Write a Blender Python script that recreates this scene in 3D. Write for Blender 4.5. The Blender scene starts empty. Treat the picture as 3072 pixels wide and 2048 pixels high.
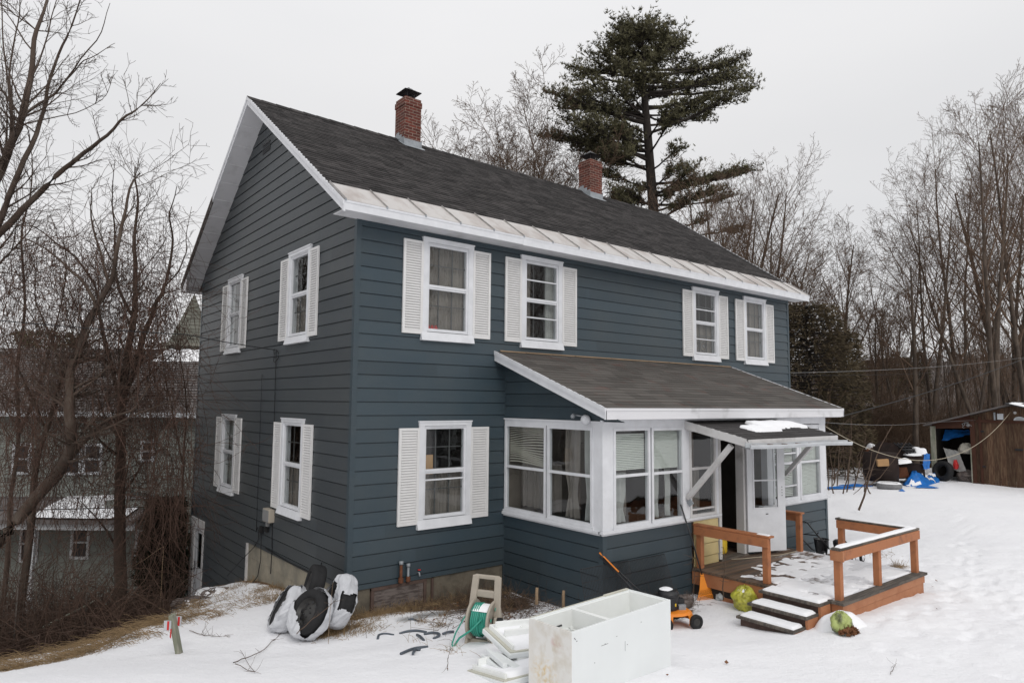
import bpy, math, random
import numpy as np
from mathutils import Vector, Matrix, noise as mnoise
random.seed(7); RNG = np.random.default_rng(7)
S = bpy.context.scene
COL = S.collection
PI = math.pi; R_ = math.radians

# ------------------------------------------------------------------ camera
CP = np.array([-4.4796, -9.3029, 2.6518]); FP = 2036.9
YAW, PITCH, ROLL = R_(38.827), R_(5.123), R_(0.516)
_f = np.array([math.sin(YAW)*math.cos(PITCH), math.cos(YAW)*math.cos(PITCH), math.sin(PITCH)])
_r0 = np.array([math.cos(YAW), -math.sin(YAW), 0.0]); _u0 = np.cross(_r0, _f)
_r = _r0*math.cos(ROLL)+_u0*math.sin(ROLL); _u = -_r0*math.sin(ROLL)+_u0*math.cos(ROLL)
cam = bpy.data.cameras.new('camera'); co = bpy.data.objects.new('camera', cam); COL.objects.link(co)
cam.sensor_width = 36; cam.lens = FP/3072*36; cam.clip_end = 2000; cam.clip_start = 0.05
m = Matrix(((_r[0], _u[0], -_f[0]), (_r[1], _u[1], -_f[1]), (_r[2], _u[2], -_f[2]))).to_4x4(); m.translation = Vector(CP)
co.matrix_world = m; S.camera = co
S.render.resolution_x = 1024; S.render.resolution_y = 682
def at(u, v, D):      # a surveyed point of the photograph at a given distance, in metres
    return CP+(_f+_r*(u-1536)/FP-_u*(v-1024)/FP)*D
def onplane(u, v, ax, val):
    d = _f+_r*(u-1536)/FP-_u*(v-1024)/FP; return CP+d*(val-CP[ax])/d[ax]

# ------------------------------------------------------------------ world, sun, exposure
SUN_EL, SUN_AZ = R_(38), R_(200)
W = bpy.data.worlds.new('World'); S.world = W; W.use_nodes = True
nt = W.node_tree; nt.nodes.clear()
out = nt.nodes.new('ShaderNodeOutputWorld'); bg = nt.nodes.new('ShaderNodeBackground'); bg.inputs[1].default_value = 0.1
sky = nt.nodes.new('ShaderNodeTexSky'); sky.sky_type = 'NISHITA'; sky.sun_disc = False
sky.sun_elevation = SUN_EL; sky.sun_rotation = SUN_AZ; sky.air_density = 1; sky.dust_density = 3
tc = nt.nodes.new('ShaderNodeTexCoord'); mp = nt.nodes.new('ShaderNodeMapping'); mp.inputs['Scale'].default_value = (1, 1, 3.2)
nz = nt.nodes.new('ShaderNodeTexNoise'); nz.inputs['Scale'].default_value = 1.3; nz.inputs['Detail'].default_value = 4; nz.inputs['Roughness'].default_value = .45
rp = nt.nodes.new('ShaderNodeValToRGB')
rp.color_ramp.elements[0].position = .3; rp.color_ramp.elements[0].color = (7.7, 7.72, 7.85, 1)
rp.color_ramp.elements[1].position = .7; rp.color_ramp.elements[1].color = (8.45, 8.38, 8.42, 1)
mx = nt.nodes.new('ShaderNodeMix'); mx.data_type = 'RGBA'; mx.inputs[0].default_value = .965
nt.links.new(tc.outputs['Generated'], mp.inputs[0]); nt.links.new(mp.outputs[0], nz.inputs['Vector'])
nt.links.new(nz.outputs[0], rp.inputs[0]); nt.links.new(sky.outputs[0], mx.inputs[6]); nt.links.new(rp.outputs[0], mx.inputs[7])
sx = nt.nodes.new('ShaderNodeSeparateXYZ'); nt.links.new(tc.outputs['Generated'], sx.inputs[0])
mz = nt.nodes.new('ShaderNodeMapRange'); mz.inputs[1].default_value = .35; mz.inputs[2].default_value = 1.0; mz.inputs[3].default_value = 1.0; mz.inputs[4].default_value = 1.42; nt.links.new(sx.outputs[2], mz.inputs[0])
vz = nt.nodes.new('ShaderNodeVectorMath'); vz.operation = 'SCALE'; nt.links.new(mx.outputs[2], vz.inputs[0]); nt.links.new(mz.outputs[0], vz.inputs['Scale'])
nt.links.new(vz.outputs[0], bg.inputs[0]); nt.links.new(bg.outputs[0], out.inputs[0])
sl = bpy.data.lights.new('sun', 'SUN'); sl.energy = 0.95; sl.angle = R_(25); sl.color = (1, .97, .93)
so = bpy.data.objects.new('sun', sl); COL.objects.link(so)
_sd = Vector((math.sin(SUN_AZ)*math.cos(SUN_EL), math.cos(SUN_AZ)*math.cos(SUN_EL), math.sin(SUN_EL)))
so.rotation_euler = _sd.to_track_quat('Z', 'Y').to_euler()
S.view_settings.view_transform = 'Standard'; S.view_settings.look = 'None'; S.view_settings.exposure = 0.0; S.view_settings.gamma = 1
S.render.engine = 'CYCLES'

# ------------------------------------------------------------------ materials
MT = {}
def mat(name, col, rough=.7, var=.0, scale=4., bump=0., bscale=30., tint=0., metal=0., spec=.3, col2=None, stretch=(1, 1, 1), c2pos=(.45, .6), detail=5):
    m = bpy.data.materials.new(name); m.use_nodes = True; n = m.node_tree; L = n.links
    b = n.nodes['Principled BSDF']; b.inputs['Roughness'].default_value = rough; b.inputs['Metallic'].default_value = metal
    b.inputs['Specular IOR Level'].default_value = spec
    tcn = n.nodes.new('ShaderNodeTexCoord'); mpn = n.nodes.new('ShaderNodeMapping'); mpn.inputs['Scale'].default_value = stretch
    L.new(tcn.outputs['Object'], mpn.inputs[0])
    cur = n.nodes.new('ShaderNodeRGB'); cur.outputs[0].default_value = (*col, 1); cur = cur.outputs[0]
    if col2 is not None or var:
        ns = n.nodes.new('ShaderNodeTexNoise'); ns.inputs['Scale'].default_value = scale; ns.inputs['Detail'].default_value = detail; ns.inputs['Roughness'].default_value = .6
        L.new(mpn.outputs[0], ns.inputs['Vector'])
        mr = n.nodes.new('ShaderNodeMapRange'); mr.inputs[1].default_value, mr.inputs[2].default_value = (c2pos if col2 is not None else (.3, .7))
        L.new(ns.outputs[0], mr.inputs[0])
        mxn = n.nodes.new('ShaderNodeMix'); mxn.data_type = 'RGBA'; L.new(mr.outputs[0], mxn.inputs[0])
        if col2 is not None:
            L.new(cur, mxn.inputs[6]); mxn.inputs[7].default_value = (*col2, 1)
        else:
            mxn.inputs[6].default_value = (*[c*(1-var) for c in col], 1); mxn.inputs[7].default_value = (*[min(1, c*(1+var)) for c in col], 1)
        cur = mxn.outputs[2]
    if tint:
        a = n.nodes.new('ShaderNodeAttribute'); a.attribute_name = 'tint'
        mr = n.nodes.new('ShaderNodeMapRange'); mr.inputs[3].default_value = 1-tint; mr.inputs[4].default_value = 1+tint
        L.new(a.outputs['Fac'], mr.inputs[0])
        vm = n.nodes.new('ShaderNodeVectorMath'); vm.operation = 'SCALE'; L.new(cur, vm.inputs[0]); L.new(mr.outputs[0], vm.inputs['Scale']); cur = vm.outputs[0]
    L.new(cur, b.inputs['Base Color'])
    if bump:
        n2 = n.nodes.new('ShaderNodeTexNoise'); n2.inputs['Scale'].default_value = bscale; n2.inputs['Detail'].default_value = 4
        L.new(mpn.outputs[0], n2.inputs['Vector'])
        bp = n.nodes.new('ShaderNodeBump'); bp.inputs['Strength'].default_value = 1; bp.inputs['Distance'].default_value = bump
        L.new(n2.outputs[0], bp.inputs['Height']); L.new(bp.outputs[0], b.inputs['Normal'])
    MT[name] = m; return m
mat('siding', (.034, .053, .067), .42, 0, .8, .0016, 6, tint=.18, spec=.4, stretch=(1, 1, 1.6), col2=(.047, .062, .070), c2pos=(.36, .72), detail=8)
mat('siding_gable', (.046, .055, .062), .45, 0, .7, .0016, 6, tint=.18, spec=.35, stretch=(1, 1, 1.6), col2=(.060, .067, .070), c2pos=(.36, .72), detail=8)
mat('white_paint', (.64, .65, .675), .5, .07, 5, .0006, 40, spec=.35)
mat('shutter_white', (.655, .65, .645), .5, .04, 6)
mat('old_white', (.56, .55, .545), .6, .0, 2.2, .0008, 30, col2=(.30, .29, .285), c2pos=(.52, .8), stretch=(1, 1, 1))
mat('soffit', (.66, .66, .68), .6, .10, 3, col2=(.50, .50, .51), c2pos=(.5, .75))
mat('sooty_white', (.66, .66, .68), .6, .0, 1.6, col2=(.30, .30, .30), c2pos=(.56, .8))
mat('weathered', (.10, .09, .085), .85, 0, 8, .003, 30, col2=(.22, .20, .19), stretch=(1, .4, 3))
mat('shingle', (.0335, .0305, .030), .9, .42, 7, .002, 150, tint=.62, spec=.2)
mat('shingle_porch', (.092, .084, .077), .9, .2, 3, .002, 150, tint=.28, spec=.2, col2=(.10, .066, .058), c2pos=(.55, .72))
mat('shingle_dark', (.045, .042, .042), .9, .2, 20, .002, 150, tint=.25, spec=.2)
mat('roof_metal', (.49, .47, .455), .5, 0, 2.6, .001, 10, col2=(.31, .26, .235), c2pos=(.46, .72), spec=.5, stretch=(1, .5, .5))
mat('metal_grey', (.26, .28, .30), .5, .25, 8, spec=.5)
mat('metal_dark', (.03, .03, .033), .45, .2, 8, spec=.5)
mat('metal_black', (.012, .012, .014), .4, 0, spec=.5)
mat('rust', (.13, .05, .025), .85, .3, 25, .002, 60)
mat('concrete', (.30, .27, .21), .9, 0, 2.5, .01, 12, col2=(.20, .185, .15), c2pos=(.4, .65))
mat('concrete_dirty', (.15, .13, .10), .9, 0, 3.5, .012, 12, col2=(.085, .075, .06), c2pos=(.4, .65))
mat('board_grey', (.16, .135, .125), .85, 0, 5, .004, 25, col2=(.075, .06, .055), stretch=(1, 1, 5))
mat('board_brown', (.09, .06, .05), .85, .3, 8, .003, 25)
mat('deck_paint', (.38, .150, .066), .65, 0, 6, .002, 60, col2=(.22, .095, .052), c2pos=(.50, .75), stretch=(1, 1, 1))
mat('deck_paint_light', (.40, .175, .085), .6, 0, 4, .0015, 40, col2=(.33, .13, .06), c2pos=(.45, .7))
mat('deck_worn', (.075, .066, .058), .85, 0, 9, .003, 60, col2=(.14, .12, .10), stretch=(.3, 3, 1))
mat('deck_floor', (.145, .095, .065), .7, 0, 3.0, .003, 50, tint=.25, col2=(.075, .062, .052), stretch=(.25, 4, 1))
mat('tan_siding', (.52, .42, .21), .6, .1, 3)
mat('snow', (.84, .845, .865), .85, .02, 2, .006, 14, spec=.15)
mat('ice', (.45, .46, .47), .35, .1, 8, .006, 30, spec=.5)
mat('curtain', (.21, .185, .165), .9, .2, 3)
mat('curtain_white', (.40, .40, .385), .9, .12, 4)
mat('blind', (.74, .76, .71), .6, .04, 6)
mat('blind_old', (.50, .47, .40), .6, .08, 6)
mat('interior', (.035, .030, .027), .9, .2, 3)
mat('porch_panel', (.22, .185, .155), .85, .2, 3)
mat('interior_brown', (.11, .075, .055), .9, .2, 3)
mat('muntin', (.09, .09, .09), .6)
mat('cardboard', (.42, .25, .12), .8, .1, 4)
mat('red', (.5, .03, .03), .5); mat('yellow', (.62, .42, .03), .5); mat('blue', (.02, .15, .55), .4)
mat('rubber', (.018, .018, .019), .75, .2, 15, .001, 60, spec=.25)
mat('rubber_grey', (.20, .20, .205), .85, .2, 8, .003, 40)
mat('rim_black', (.022, .021, .02), .45, .4, 9, spec=.5)
mat('tan_plastic', (.36, .32, .265), .5, .06, 6, spec=.4)
mat('green_hose', (.03, .27, .20), .4, .1, 9, spec=.45)
mat('hose_grey', (.085, .10, .12), .5, .2, 9)
mat('white_enamel', (.71, .735, .735), .35, .03, 2, spec=.4, col2=None)
mat('seam_metal', (.33, .315, .305), .6, .3, 9)
mat('white_liner', (.80, .815, .80), .4, .05, 3, spec=.4)
mat('seal_white', (.50, .49, .42), .6, .1, 5)
mat('orange_mower', (.72, .22, .02), .4, .1, 5, spec=.45)
mat('orange_rake', (.78, .25, .015), .45, .05, 5)
mat('yellow_bag', (.50, .49, .06), .35, 0, 11, .015, 22, col2=(.32, .30, .05), spec=.5)
mat('green_bag', (.36, .42, .14), .35, 0, 8, .01, 20, col2=(.10, .11, .05), spec=.5)
mat("bag_white", (.50, .51, .535), .35, .06, 6, .010, 14, spec=.5)
mat('teal', (.05, .35, .36), .4); mat('clear_plastic', (.42, .44, .44), .3, .2, 12)
mat('leaf_brown', (.17, .075, .035), .85, .4, 30)
mat('straw', (.43, .30, .165), .9, .45, 5, tint=.35)
mat('twig', (.105, .072, .052), .9, .3, 3)
mat('twig_light', (.27, .19, .12), .9, .2, 3)
mat('bark', (.062, .047, .037), .92, 0, 6, .012, 18, col2=(.115, .088, .068), stretch=(1, 1, .25))
mat('bark_left', (.066, .047, .036), .92, 0, 6, .012, 18, col2=(.13, .105, .085), c2pos=(.5, .8), stretch=(1, 1, .25))
mat('bark_twig', (.118, .078, .054), .92, .25, 1.5)
mat('vine', (.085, .050, .037), .92, .35, 1.2)
mat('bark_pine', (.036, .030, .026), .95, .3, 5, .015, 14, stretch=(1, 1, .3))
mat('needles', (.105, .098, .056), .75, .35, .6, spec=.2, tint=.35)
mat('needles_brown', (.095, .074, .046), .8, .35, .5, spec=.15, tint=.3)
mat('fence_wire', (.10, .085, .075), .8)
mat('cedar', (.026, .030, .018), .85, .4, .8, spec=.1, tint=.3)
mat('rope', (.42, .37, .28), .8); mat('cable', (.012, .012, .013), .6); mat('wire_grey', (.22, .22, .22), .6)
mat('tarp', (.015, .16, .52), .4, .2, 5, .01, 12, spec=.5)
mat('grey_siding', (.185, .197, .18), .75, .12, 1.5, tint=.12)
mat('grey_roof', (.12, .108, .104), .9, .2, 4, tint=.2)
mat('trim_dirty', (.48, .50, .52), .6, .1, 3)
mat('church', (.21, .205, .175), .85, .12, 2, tint=.15)
mat('slate', (.13, .13, .11), .85, .2, 4, tint=.25)
mat('dark_machine', (.022, .014, .012), .7, .3, 4, spec=.2)
mat('grey_wood_post', (.19, .20, .15), .9, 0, 6, .004, 40, col2=(.30, .29, .24), stretch=(1, 1, .3))
mat('hill_brown', (.105, .088, .08), .95, 0, .06, 1.5, .25, col2=(.16, .14, .135), c2pos=(.45, .62), detail=8)
mat('far_trees', (.13, .108, .098), .95, .3, .05)
mat('brush', (.105, .068, .045), .95, .35, .8)
mat('brush_dark', (.080, .050, .037), .95, .35, .8)
def stone_mat():
    m = mat('stained_enamel', (.68, .67, .64), .35, .04, 2, spec=.4); n = m.node_tree; L = n.links; b = n.nodes['Principled BSDF']
    base = b.inputs['Base Color'].links[0].from_socket; tcn = n.nodes['Texture Coordinate']
    for (c, pos, rad, sc) in (((.60, .42, .15), (0, .33, .22), .20, 26), ((.40, .10, .09), (0, .17, .52), .09, 16), ((.52, .47, .38), (0, .22, .45), .40, 9)):
        d = n.nodes.new('ShaderNodeVectorMath'); d.operation = 'DISTANCE'; d.inputs[1].default_value = pos; L.new(tcn.outputs['Object'], d.inputs[0])
        ns = n.nodes.new('ShaderNodeTexNoise'); ns.inputs['Scale'].default_value = sc; ns.inputs['Detail'].default_value = 4; L.new(tcn.outputs['Object'], ns.inputs['Vector'])
        q = n.nodes.new('ShaderNodeMapRange'); q.inputs[1].default_value = rad; q.inputs[2].default_value = 0; q.inputs[3].default_value = 0; q.inputs[4].default_value = 1.0; L.new(d.outputs['Value'], q.inputs[0])
        t = n.nodes.new('ShaderNodeMapRange'); t.inputs[1].default_value = .42; t.inputs[2].default_value = .66; L.new(ns.outputs[0], t.inputs[0])
        mu = n.nodes.new('ShaderNodeMath'); mu.operation = 'MULTIPLY'; mu.use_clamp = True; L.new(q.outputs[0], mu.inputs[0]); L.new(t.outputs[0], mu.inputs[1])
        x = n.nodes.new('ShaderNodeMix'); x.data_type = 'RGBA'; L.new(mu.outputs[0], x.inputs[0]); L.new(base, x.inputs[6]); x.inputs[7].default_value = (*c, 1); base = x.outputs[2]
    L.new(base, b.inputs['Base Color'])
stone_mat()
def dusted():      # thin trodden snow lying on the boards, thicker away from the door
    m = MT['deck_floor']; n = m.node_tree; L = n.links; b = n.nodes['Principled BSDF']; base = b.inputs['Base Color'].links[0].from_socket; tcn = n.nodes['Texture Coordinate']
    ns = n.nodes.new('ShaderNodeTexNoise'); ns.inputs['Scale'].default_value = 3.2; ns.inputs['Detail'].default_value = 9; ns.inputs['Roughness'].default_value = .68; mpn = n.nodes.new('ShaderNodeMapping'); mpn.inputs['Scale'].default_value = (.7, 1.5, 1); L.new(tcn.outputs['Object'], mpn.inputs[0]); L.new(mpn.outputs[0], ns.inputs['Vector'])
    dt = n.nodes.new('ShaderNodeVectorMath'); dt.operation = 'DOT_PRODUCT'; dt.inputs[1].default_value = (.13, -.24, 0); L.new(tcn.outputs['Object'], dt.inputs[0])
    ad = n.nodes.new('ShaderNodeMath'); ad.operation = 'ADD'; L.new(ns.outputs[0], ad.inputs[0]); L.new(dt.outputs['Value'], ad.inputs[1])
    mr = n.nodes.new('ShaderNodeMapRange'); mr.inputs[1].default_value = .47; mr.inputs[2].default_value = .60; L.new(ad.outputs[0], mr.inputs[0])
    x = n.nodes.new('ShaderNodeMix'); x.data_type = 'RGBA'; L.new(mr.outputs[0], x.inputs[0]); L.new(base, x.inputs[6]); x.inputs[7].default_value = (.74, .745, .77, 1); L.new(x.outputs[2], b.inputs['Base Color'])
m_ = MT['deck_floor']; mat('porch_boards', (.13, .09, .065), .8, .25, 4)
dusted()
def brick_mat():
    m = bpy.data.materials.new('brick'); m.use_nodes = True; n = m.node_tree; L = n.links; b = n.nodes['Principled BSDF']
    uv = n.nodes.new('ShaderNodeUVMap'); t = n.nodes.new('ShaderNodeTexBrick')
    t.inputs['Scale'].default_value = 1; t.inputs['Brick Width'].default_value = .205; t.inputs['Row Height'].default_value = .068
    t.inputs['Mortar Size'].default_value = .0055; t.inputs['Mortar Smooth'].default_value = .2; t.inputs['Bias'].default_value = -.1
    t.inputs['Color1'].default_value = (.135, .030, .018, 1); t.inputs['Color2'].default_value = (.065, .018, .013, 1); t.inputs['Mortar'].default_value = (.30, .235, .19, 1)
    L.new(uv.outputs[0], t.inputs['Vector'])
    ns = n.nodes.new('ShaderNodeTexNoise'); ns.inputs['Scale'].default_value = 9; tcn = n.nodes.new('ShaderNodeTexCoord'); L.new(tcn.outputs['Object'], ns.inputs['Vector'])
    x = n.nodes.new('ShaderNodeMix'); x.data_type = 'RGBA'; x.blend_type = 'MULTIPLY'; x.inputs[0].default_value = .55
    L.new(t.outputs[0], x.inputs[6]); L.new(ns.outputs[0], x.inputs[7])
    g = n.nodes.new('ShaderNodeVectorMath'); g.operation = 'SCALE'; g.inputs['Scale'].default_value = 1.35; L.new(x.outputs[2], g.inputs[0]); L.new(g.outputs[0], b.inputs['Base Color'])
    bp = n.nodes.new('ShaderNodeBump'); bp.invert = True; bp.inputs['Distance'].default_value = .008; L.new(t.outputs['Fac'], bp.inputs['Height']); L.new(bp.outputs[0], b.inputs['Normal'])
    b.inputs['Roughness'].default_value = .9; MT['brick'] = m
brick_mat()
def glass_mat(name, tint=(.8, .84, .84), ior=1.6, rough=.012):
    m = bpy.data.materials.new(name); m.use_nodes = True; n = m.node_tree; L = n.links; n.nodes.clear()
    o = n.nodes.new('ShaderNodeOutputMaterial'); tr = n.nodes.new('ShaderNodeBsdfTransparent'); tr.inputs[0].default_value = (*tint, 1)
    gl = n.nodes.new('ShaderNodeBsdfGlossy'); gl.inputs['Roughness'].default_value = rough; fr = n.nodes.new('ShaderNodeFresnel'); ge = n.nodes.new('ShaderNodeNewGeometry'); mb_ = n.nodes.new('ShaderNodeMapRange'); mb_.inputs[3].default_value = ior; mb_.inputs[4].default_value = 1/ior; L.new(ge.outputs['Backfacing'], mb_.inputs[0]); L.new(mb_.outputs[0], fr.inputs[0])
    tcn = n.nodes.new('ShaderNodeTexCoord'); ns = n.nodes.new('ShaderNodeTexNoise'); ns.inputs['Scale'].default_value = 2.2; L.new(tcn.outputs['Object'], ns.inputs['Vector'])
    bp = n.nodes.new('ShaderNodeBump'); bp.inputs['Distance'].default_value = .006; L.new(ns.outputs[0], bp.inputs['Height']); L.new(bp.outputs[0], gl.inputs['Normal'])
    x = n.nodes.new('ShaderNodeMixShader'); L.new(fr.outputs[0], x.inputs[0]); L.new(tr.outputs[0], x.inputs[1]); L.new(gl.outputs[0], x.inputs[2]); L.new(x.outputs[0], o.inputs[0]); MT[name] = m
glass_mat('glass', (.84, .87, .87), 1.72); glass_mat('screen', (.5, .5, .5), 1.3, .3)
def ground_mat():
    m = bpy.data.materials.new('ground'); m.use_nodes = True; n = m.node_tree; L = n.links; b = n.nodes['Principled BSDF']
    b.inputs['Roughness'].default_value = .85; b.inputs['Specular IOR Level'].default_value = .15
    tcn = n.nodes.new('ShaderNodeTexCoord')
    def ns(s, d=5, r=.6):
        k = n.nodes.new('ShaderNodeTexNoise'); k.inputs['Scale'].default_value = s; k.inputs['Detail'].default_value = d; k.inputs['Roughness'].default_value = r; L.new(tcn.outputs['Object'], k.inputs['Vector']); return k.outputs[0]
    def mr(i, a, c, lo=0, hi=1):
        k = n.nodes.new('ShaderNodeMapRange'); k.inputs[1].default_value = a; k.inputs[2].default_value = c; k.inputs[3].default_value = lo; k.inputs[4].default_value = hi; L.new(i, k.inputs[0]); return k.outputs[0]
    def mixc(f, a, c):
        k = n.nodes.new('ShaderNodeMix'); k.data_type = 'RGBA'
        if hasattr(f, 'links'): L.new(f, k.inputs[0])
        else: k.inputs[0].default_value = f
        for v, i in ((a, 6), (c, 7)):
            if isinstance(v, tuple): k.inputs[i].default_value = (*v, 1)
            else: L.new(v, k.inputs[i])
        return k.outputs[2]
    litter = mixc(mr(ns(9), .35, .65), (.060, .040, .026), (.20, .125, .07))
    litter = mixc(mr(ns(60), .55, .7), litter, (.26, .17, .10))
    snow = mixc(mr(ns(.7), .35, .7), (.82, .822, .845), (.86, .862, .88))
    a = n.nodes.new('ShaderNodeAttribute'); a.attribute_name = 'litter'
    ad = n.nodes.new('ShaderNodeMath'); ad.operation = 'ADD'; L.new(a.outputs['Fac'], ad.inputs[0]); L.new(mr(ns(5, 8, .7), 0, 1, -.5, .5), ad.inputs[1])
    fac = mr(ad.outputs[0], .46, .56)
    c = mixc(fac, snow, litter)
    a2 = n.nodes.new('ShaderNodeAttribute'); a2.attribute_name = 'ice'
    ad2 = n.nodes.new('ShaderNodeMath'); ad2.operation = 'ADD'; L.new(a2.outputs['Fac'], ad2.inputs[0]); L.new(mr(ns(4, 8, .7), 0, 1, -.3, .3), ad2.inputs[1])
    icef = mr(ad2.outputs[0], .4, .7)
    c = mixc(icef, c, (.36, .37, .38))
    L.new(c, b.inputs['Base Color'])
    rr = n.nodes.new('ShaderNodeMapRange'); rr.inputs[3].default_value = .85; rr.inputs[4].default_value = .35; L.new(icef, rr.inputs[0]); L.new(rr.outputs[0], b.inputs['Roughness'])
    b1 = n.nodes.new('ShaderNodeBump'); b1.inputs['Distance'].default_value = .018; L.new(ns(5, 6, .55), b1.inputs['Height'])
    b2 = n.nodes.new('ShaderNodeBump'); b2.inputs['Distance'].default_value = .004; L.new(ns(45, 3, .5), b2.inputs['Height']); L.new(b1.outputs[0], b2.inputs['Normal'])
    b3 = n.nodes.new('ShaderNodeBump'); b3.inputs['Distance'].default_value = .012; L.new(ns(15, 5, .6), b3.inputs['Height']); L.new(b2.outputs[0], b3.inputs['Normal']); L.new(b3.outputs[0], b.inputs['Normal']); MT['ground'] = m
ground_mat()

# ------------------------------------------------------------------ objects
def tag(o, label=None, cat=None, group=None, kind=None):
    if label: o['label'] = label
    if cat: o['category'] = cat
    if group: o['group'] = group
    if kind: o['kind'] = kind
    return o
ORG = {}
def thing(name, label, cat, loc=(0, 0, 0), group=None, rot=None):
    o = bpy.data.objects.new(name, None); COL.objects.link(o); o.location = loc; o.empty_display_size = .2
    if rot is not None: o.rotation_euler = rot
    ORG[o.name] = np.array(loc, float); return tag(o, label, cat, group)
def org(p): return ORG[p.name] if p is not None else np.zeros(3)
def finish(name, me, material, parent, loc=None):
    me.materials.append(MT[material]); o = bpy.data.objects.new(name, me); COL.objects.link(o)
    if parent is not None: o.parent = parent; ORG[o.name] = org(parent)
    else: ORG[o.name] = np.array(loc if loc is not None else (0, 0, 0), float); o.location = ORG[o.name]
    return o
class MB:
    """collects shapes (world coordinates unless built with local=True) into one mesh"""
    def __init__(s): s.v = []; s.f = []; s.t = []; s.sm = []
    def add(s, vs, fs, tint=.5, smooth=False):
        b = len(s.v); s.v += [tuple(map(float, p)) for p in vs]
        for f in fs: s.f.append([b+i for i in f]); s.t.append(tint); s.sm.append(smooth)
        return s
    def boxf(s, fn, a0, a1, o0, o1, z0, z1, tint=.5):
        P = [fn(a, o, z) for z in (z0, z1) for o in (o0, o1) for a in (a0, a1)]
        return s.add(P, [(0, 1, 3, 2), (4, 6, 7, 5), (0, 4, 5, 1), (2, 3, 7, 6), (0, 2, 6, 4), (1, 5, 7, 3)], tint)
    def box(s, x0, x1, y0, y1, z0, z1, tint=.5): return s.boxf(lambda a, o, z: (a, o, z), x0, x1, y0, y1, z0, z1, tint)
    def hexa(s, P, tint=.5): return s.add(P, [(0, 1, 2, 3), (7, 6, 5, 4), (0, 4, 5, 1), (1, 5, 6, 2), (2, 6, 7, 3), (3, 7, 4, 0)], tint)
    def quad(s, *P, tint=.5): return s.add(P, [tuple(range(len(P)))], tint)
    def bar(s, p, q, w, h, up=(0, 0, 1), tint=.5):
        p = Vector(p); q = Vector(q); d = (q-p).normalized(); x = d.cross(Vector(up)).normalized(); y = x.cross(d)
        c = [(-w/2, -h/2), (w/2, -h/2), (w/2, h/2), (-w/2, h/2)]
        return s.hexa([p+x*a+y*b for a, b in c]+[q+x*a+y*b for a, b in c], tint)
    def tube(s, pts, r, n=6, tint=.5, cap=True):
        pts = [Vector(p) for p in pts]; k = len(pts); r = [r]*k if isinstance(r, (int, float)) else r
        b = len(s.v); pu = None
        for i, p in enumerate(pts):
            d = (pts[min(i+1, k-1)]-pts[max(i-1, 0)]).normalized()
            if pu is None: pu = Vector((0, 0, 1)) if abs(d.z) < .9 else Vector((1, 0, 0))
            x = d.cross(pu).normalized(); y = x.cross(d); pu = y
            for j in range(n):
                a = 2*PI*j/n; s.v.append(tuple(p+(x*math.cos(a)+y*math.sin(a))*r[i]))
        for i in range(k-1):
            for j in range(n):
                s.f.append([b+i*n+j, b+i*n+(j+1) % n, b+(i+1)*n+(j+1) % n, b+(i+1)*n+j]); s.t.append(tint); s.sm.append(n > 4)
        if cap:
            s.f.append([b+j for j in range(n)][::-1]); s.f.append([b+(k-1)*n+j for j in range(n)]); s.t += [tint]*2; s.sm += [False]*2
        return s
    def lathe(s, prof, c=(0, 0, 0), axis=(0, 0, 1), n=24, tint=.5, smooth=True, closed=False):
        q = Vector(axis).normalized().to_track_quat('Z', 'Y').to_matrix(); c = Vector(c); b = len(s.v); k = len(prof)
        for (r, h) in prof:
            for j in range(n):
                a = 2*PI*j/n; s.v.append(tuple(c+q @ Vector((r*math.cos(a), r*math.sin(a), h))))
        for i in range(k if closed else k-1):
            for j in range(n):
                i2 = (i+1) % k
                s.f.append([b+i*n+j, b+i*n+(j+1) % n, b+i2*n+(j+1) % n, b+i2*n+j]); s.t.append(tint); s.sm.append(smooth)
        return s
    def build(s, name, material, parent=None, local=False, bevel=0, loc=None):
        me = bpy.data.meshes.new(name)
        o0 = np.zeros(3) if local else (org(parent) if parent is not None else np.array(loc if loc is not None else (0, 0, 0), float))
        V = np.array(s.v, float).reshape(-1, 3)-o0
        me.from_pydata([tuple(p) for p in V], [], s.f)
        me.polygons.foreach_set('use_smooth', s.sm)
        at_ = me.attributes.new('tint', 'FLOAT', 'FACE'); at_.data.foreach_set('value', s.t)
        uvl = me.uv_layers.new(name='UVMap'); uv = np.zeros((len(me.loops), 2)); li = 0
        for f in s.f:
            p = V[f[:3]]; nn = np.cross(p[1]-p[0], p[2]-p[0]); a = int(np.argmax(np.abs(nn)))
            ax = (0, 1) if a == 2 else ((0, 2) if a == 1 else (1, 2))
            for i in f: uv[li] = V[i][list(ax)]; li += 1
        uvl.data.foreach_set('uv', uv.ravel())
        o = finish(name, me, material, parent, loc)
        if bevel:
            md = o.modifiers.new('b', 'BEVEL'); md.width = bevel; md.segments = 2; md.limit_method = 'ANGLE'
        return o
def np_mesh(name, V, F, material, parent=None, loc=(0, 0, 0), smooth=False, tint=None, local=False):
    """big meshes: V (n,3), F (m,3 or 4)"""
    o0 = np.zeros(3) if local else (org(parent) if parent is not None else np.array(loc, float))
    me = bpy.data.meshes.new(name); V = (np.asarray(V, float)-o0); k = F.shape[1]
    me.vertices.add(len(V)); me.vertices.foreach_set('co', V.ravel().astype(np.float32))
    me.loops.add(F.size); me.loops.foreach_set('vertex_index', F.ravel().astype(np.int32))
    me.polygons.add(len(F)); me.polygons.foreach_set('loop_start', np.arange(0, F.size, k, dtype=np.int32)); me.polygons.foreach_set('loop_total', np.full(len(F), k, dtype=np.int32))
    if smooth: me.polygons.foreach_set('use_smooth', np.ones(len(F), bool))
    me.update(calc_edges=True)
    if tint is not None:
        a = me.attributes.new('tint', 'FLOAT', 'FACE'); a.data.foreach_set('value', np.asarray(tint, np.float32))
    return finish(name, me, material, parent, loc)
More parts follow.
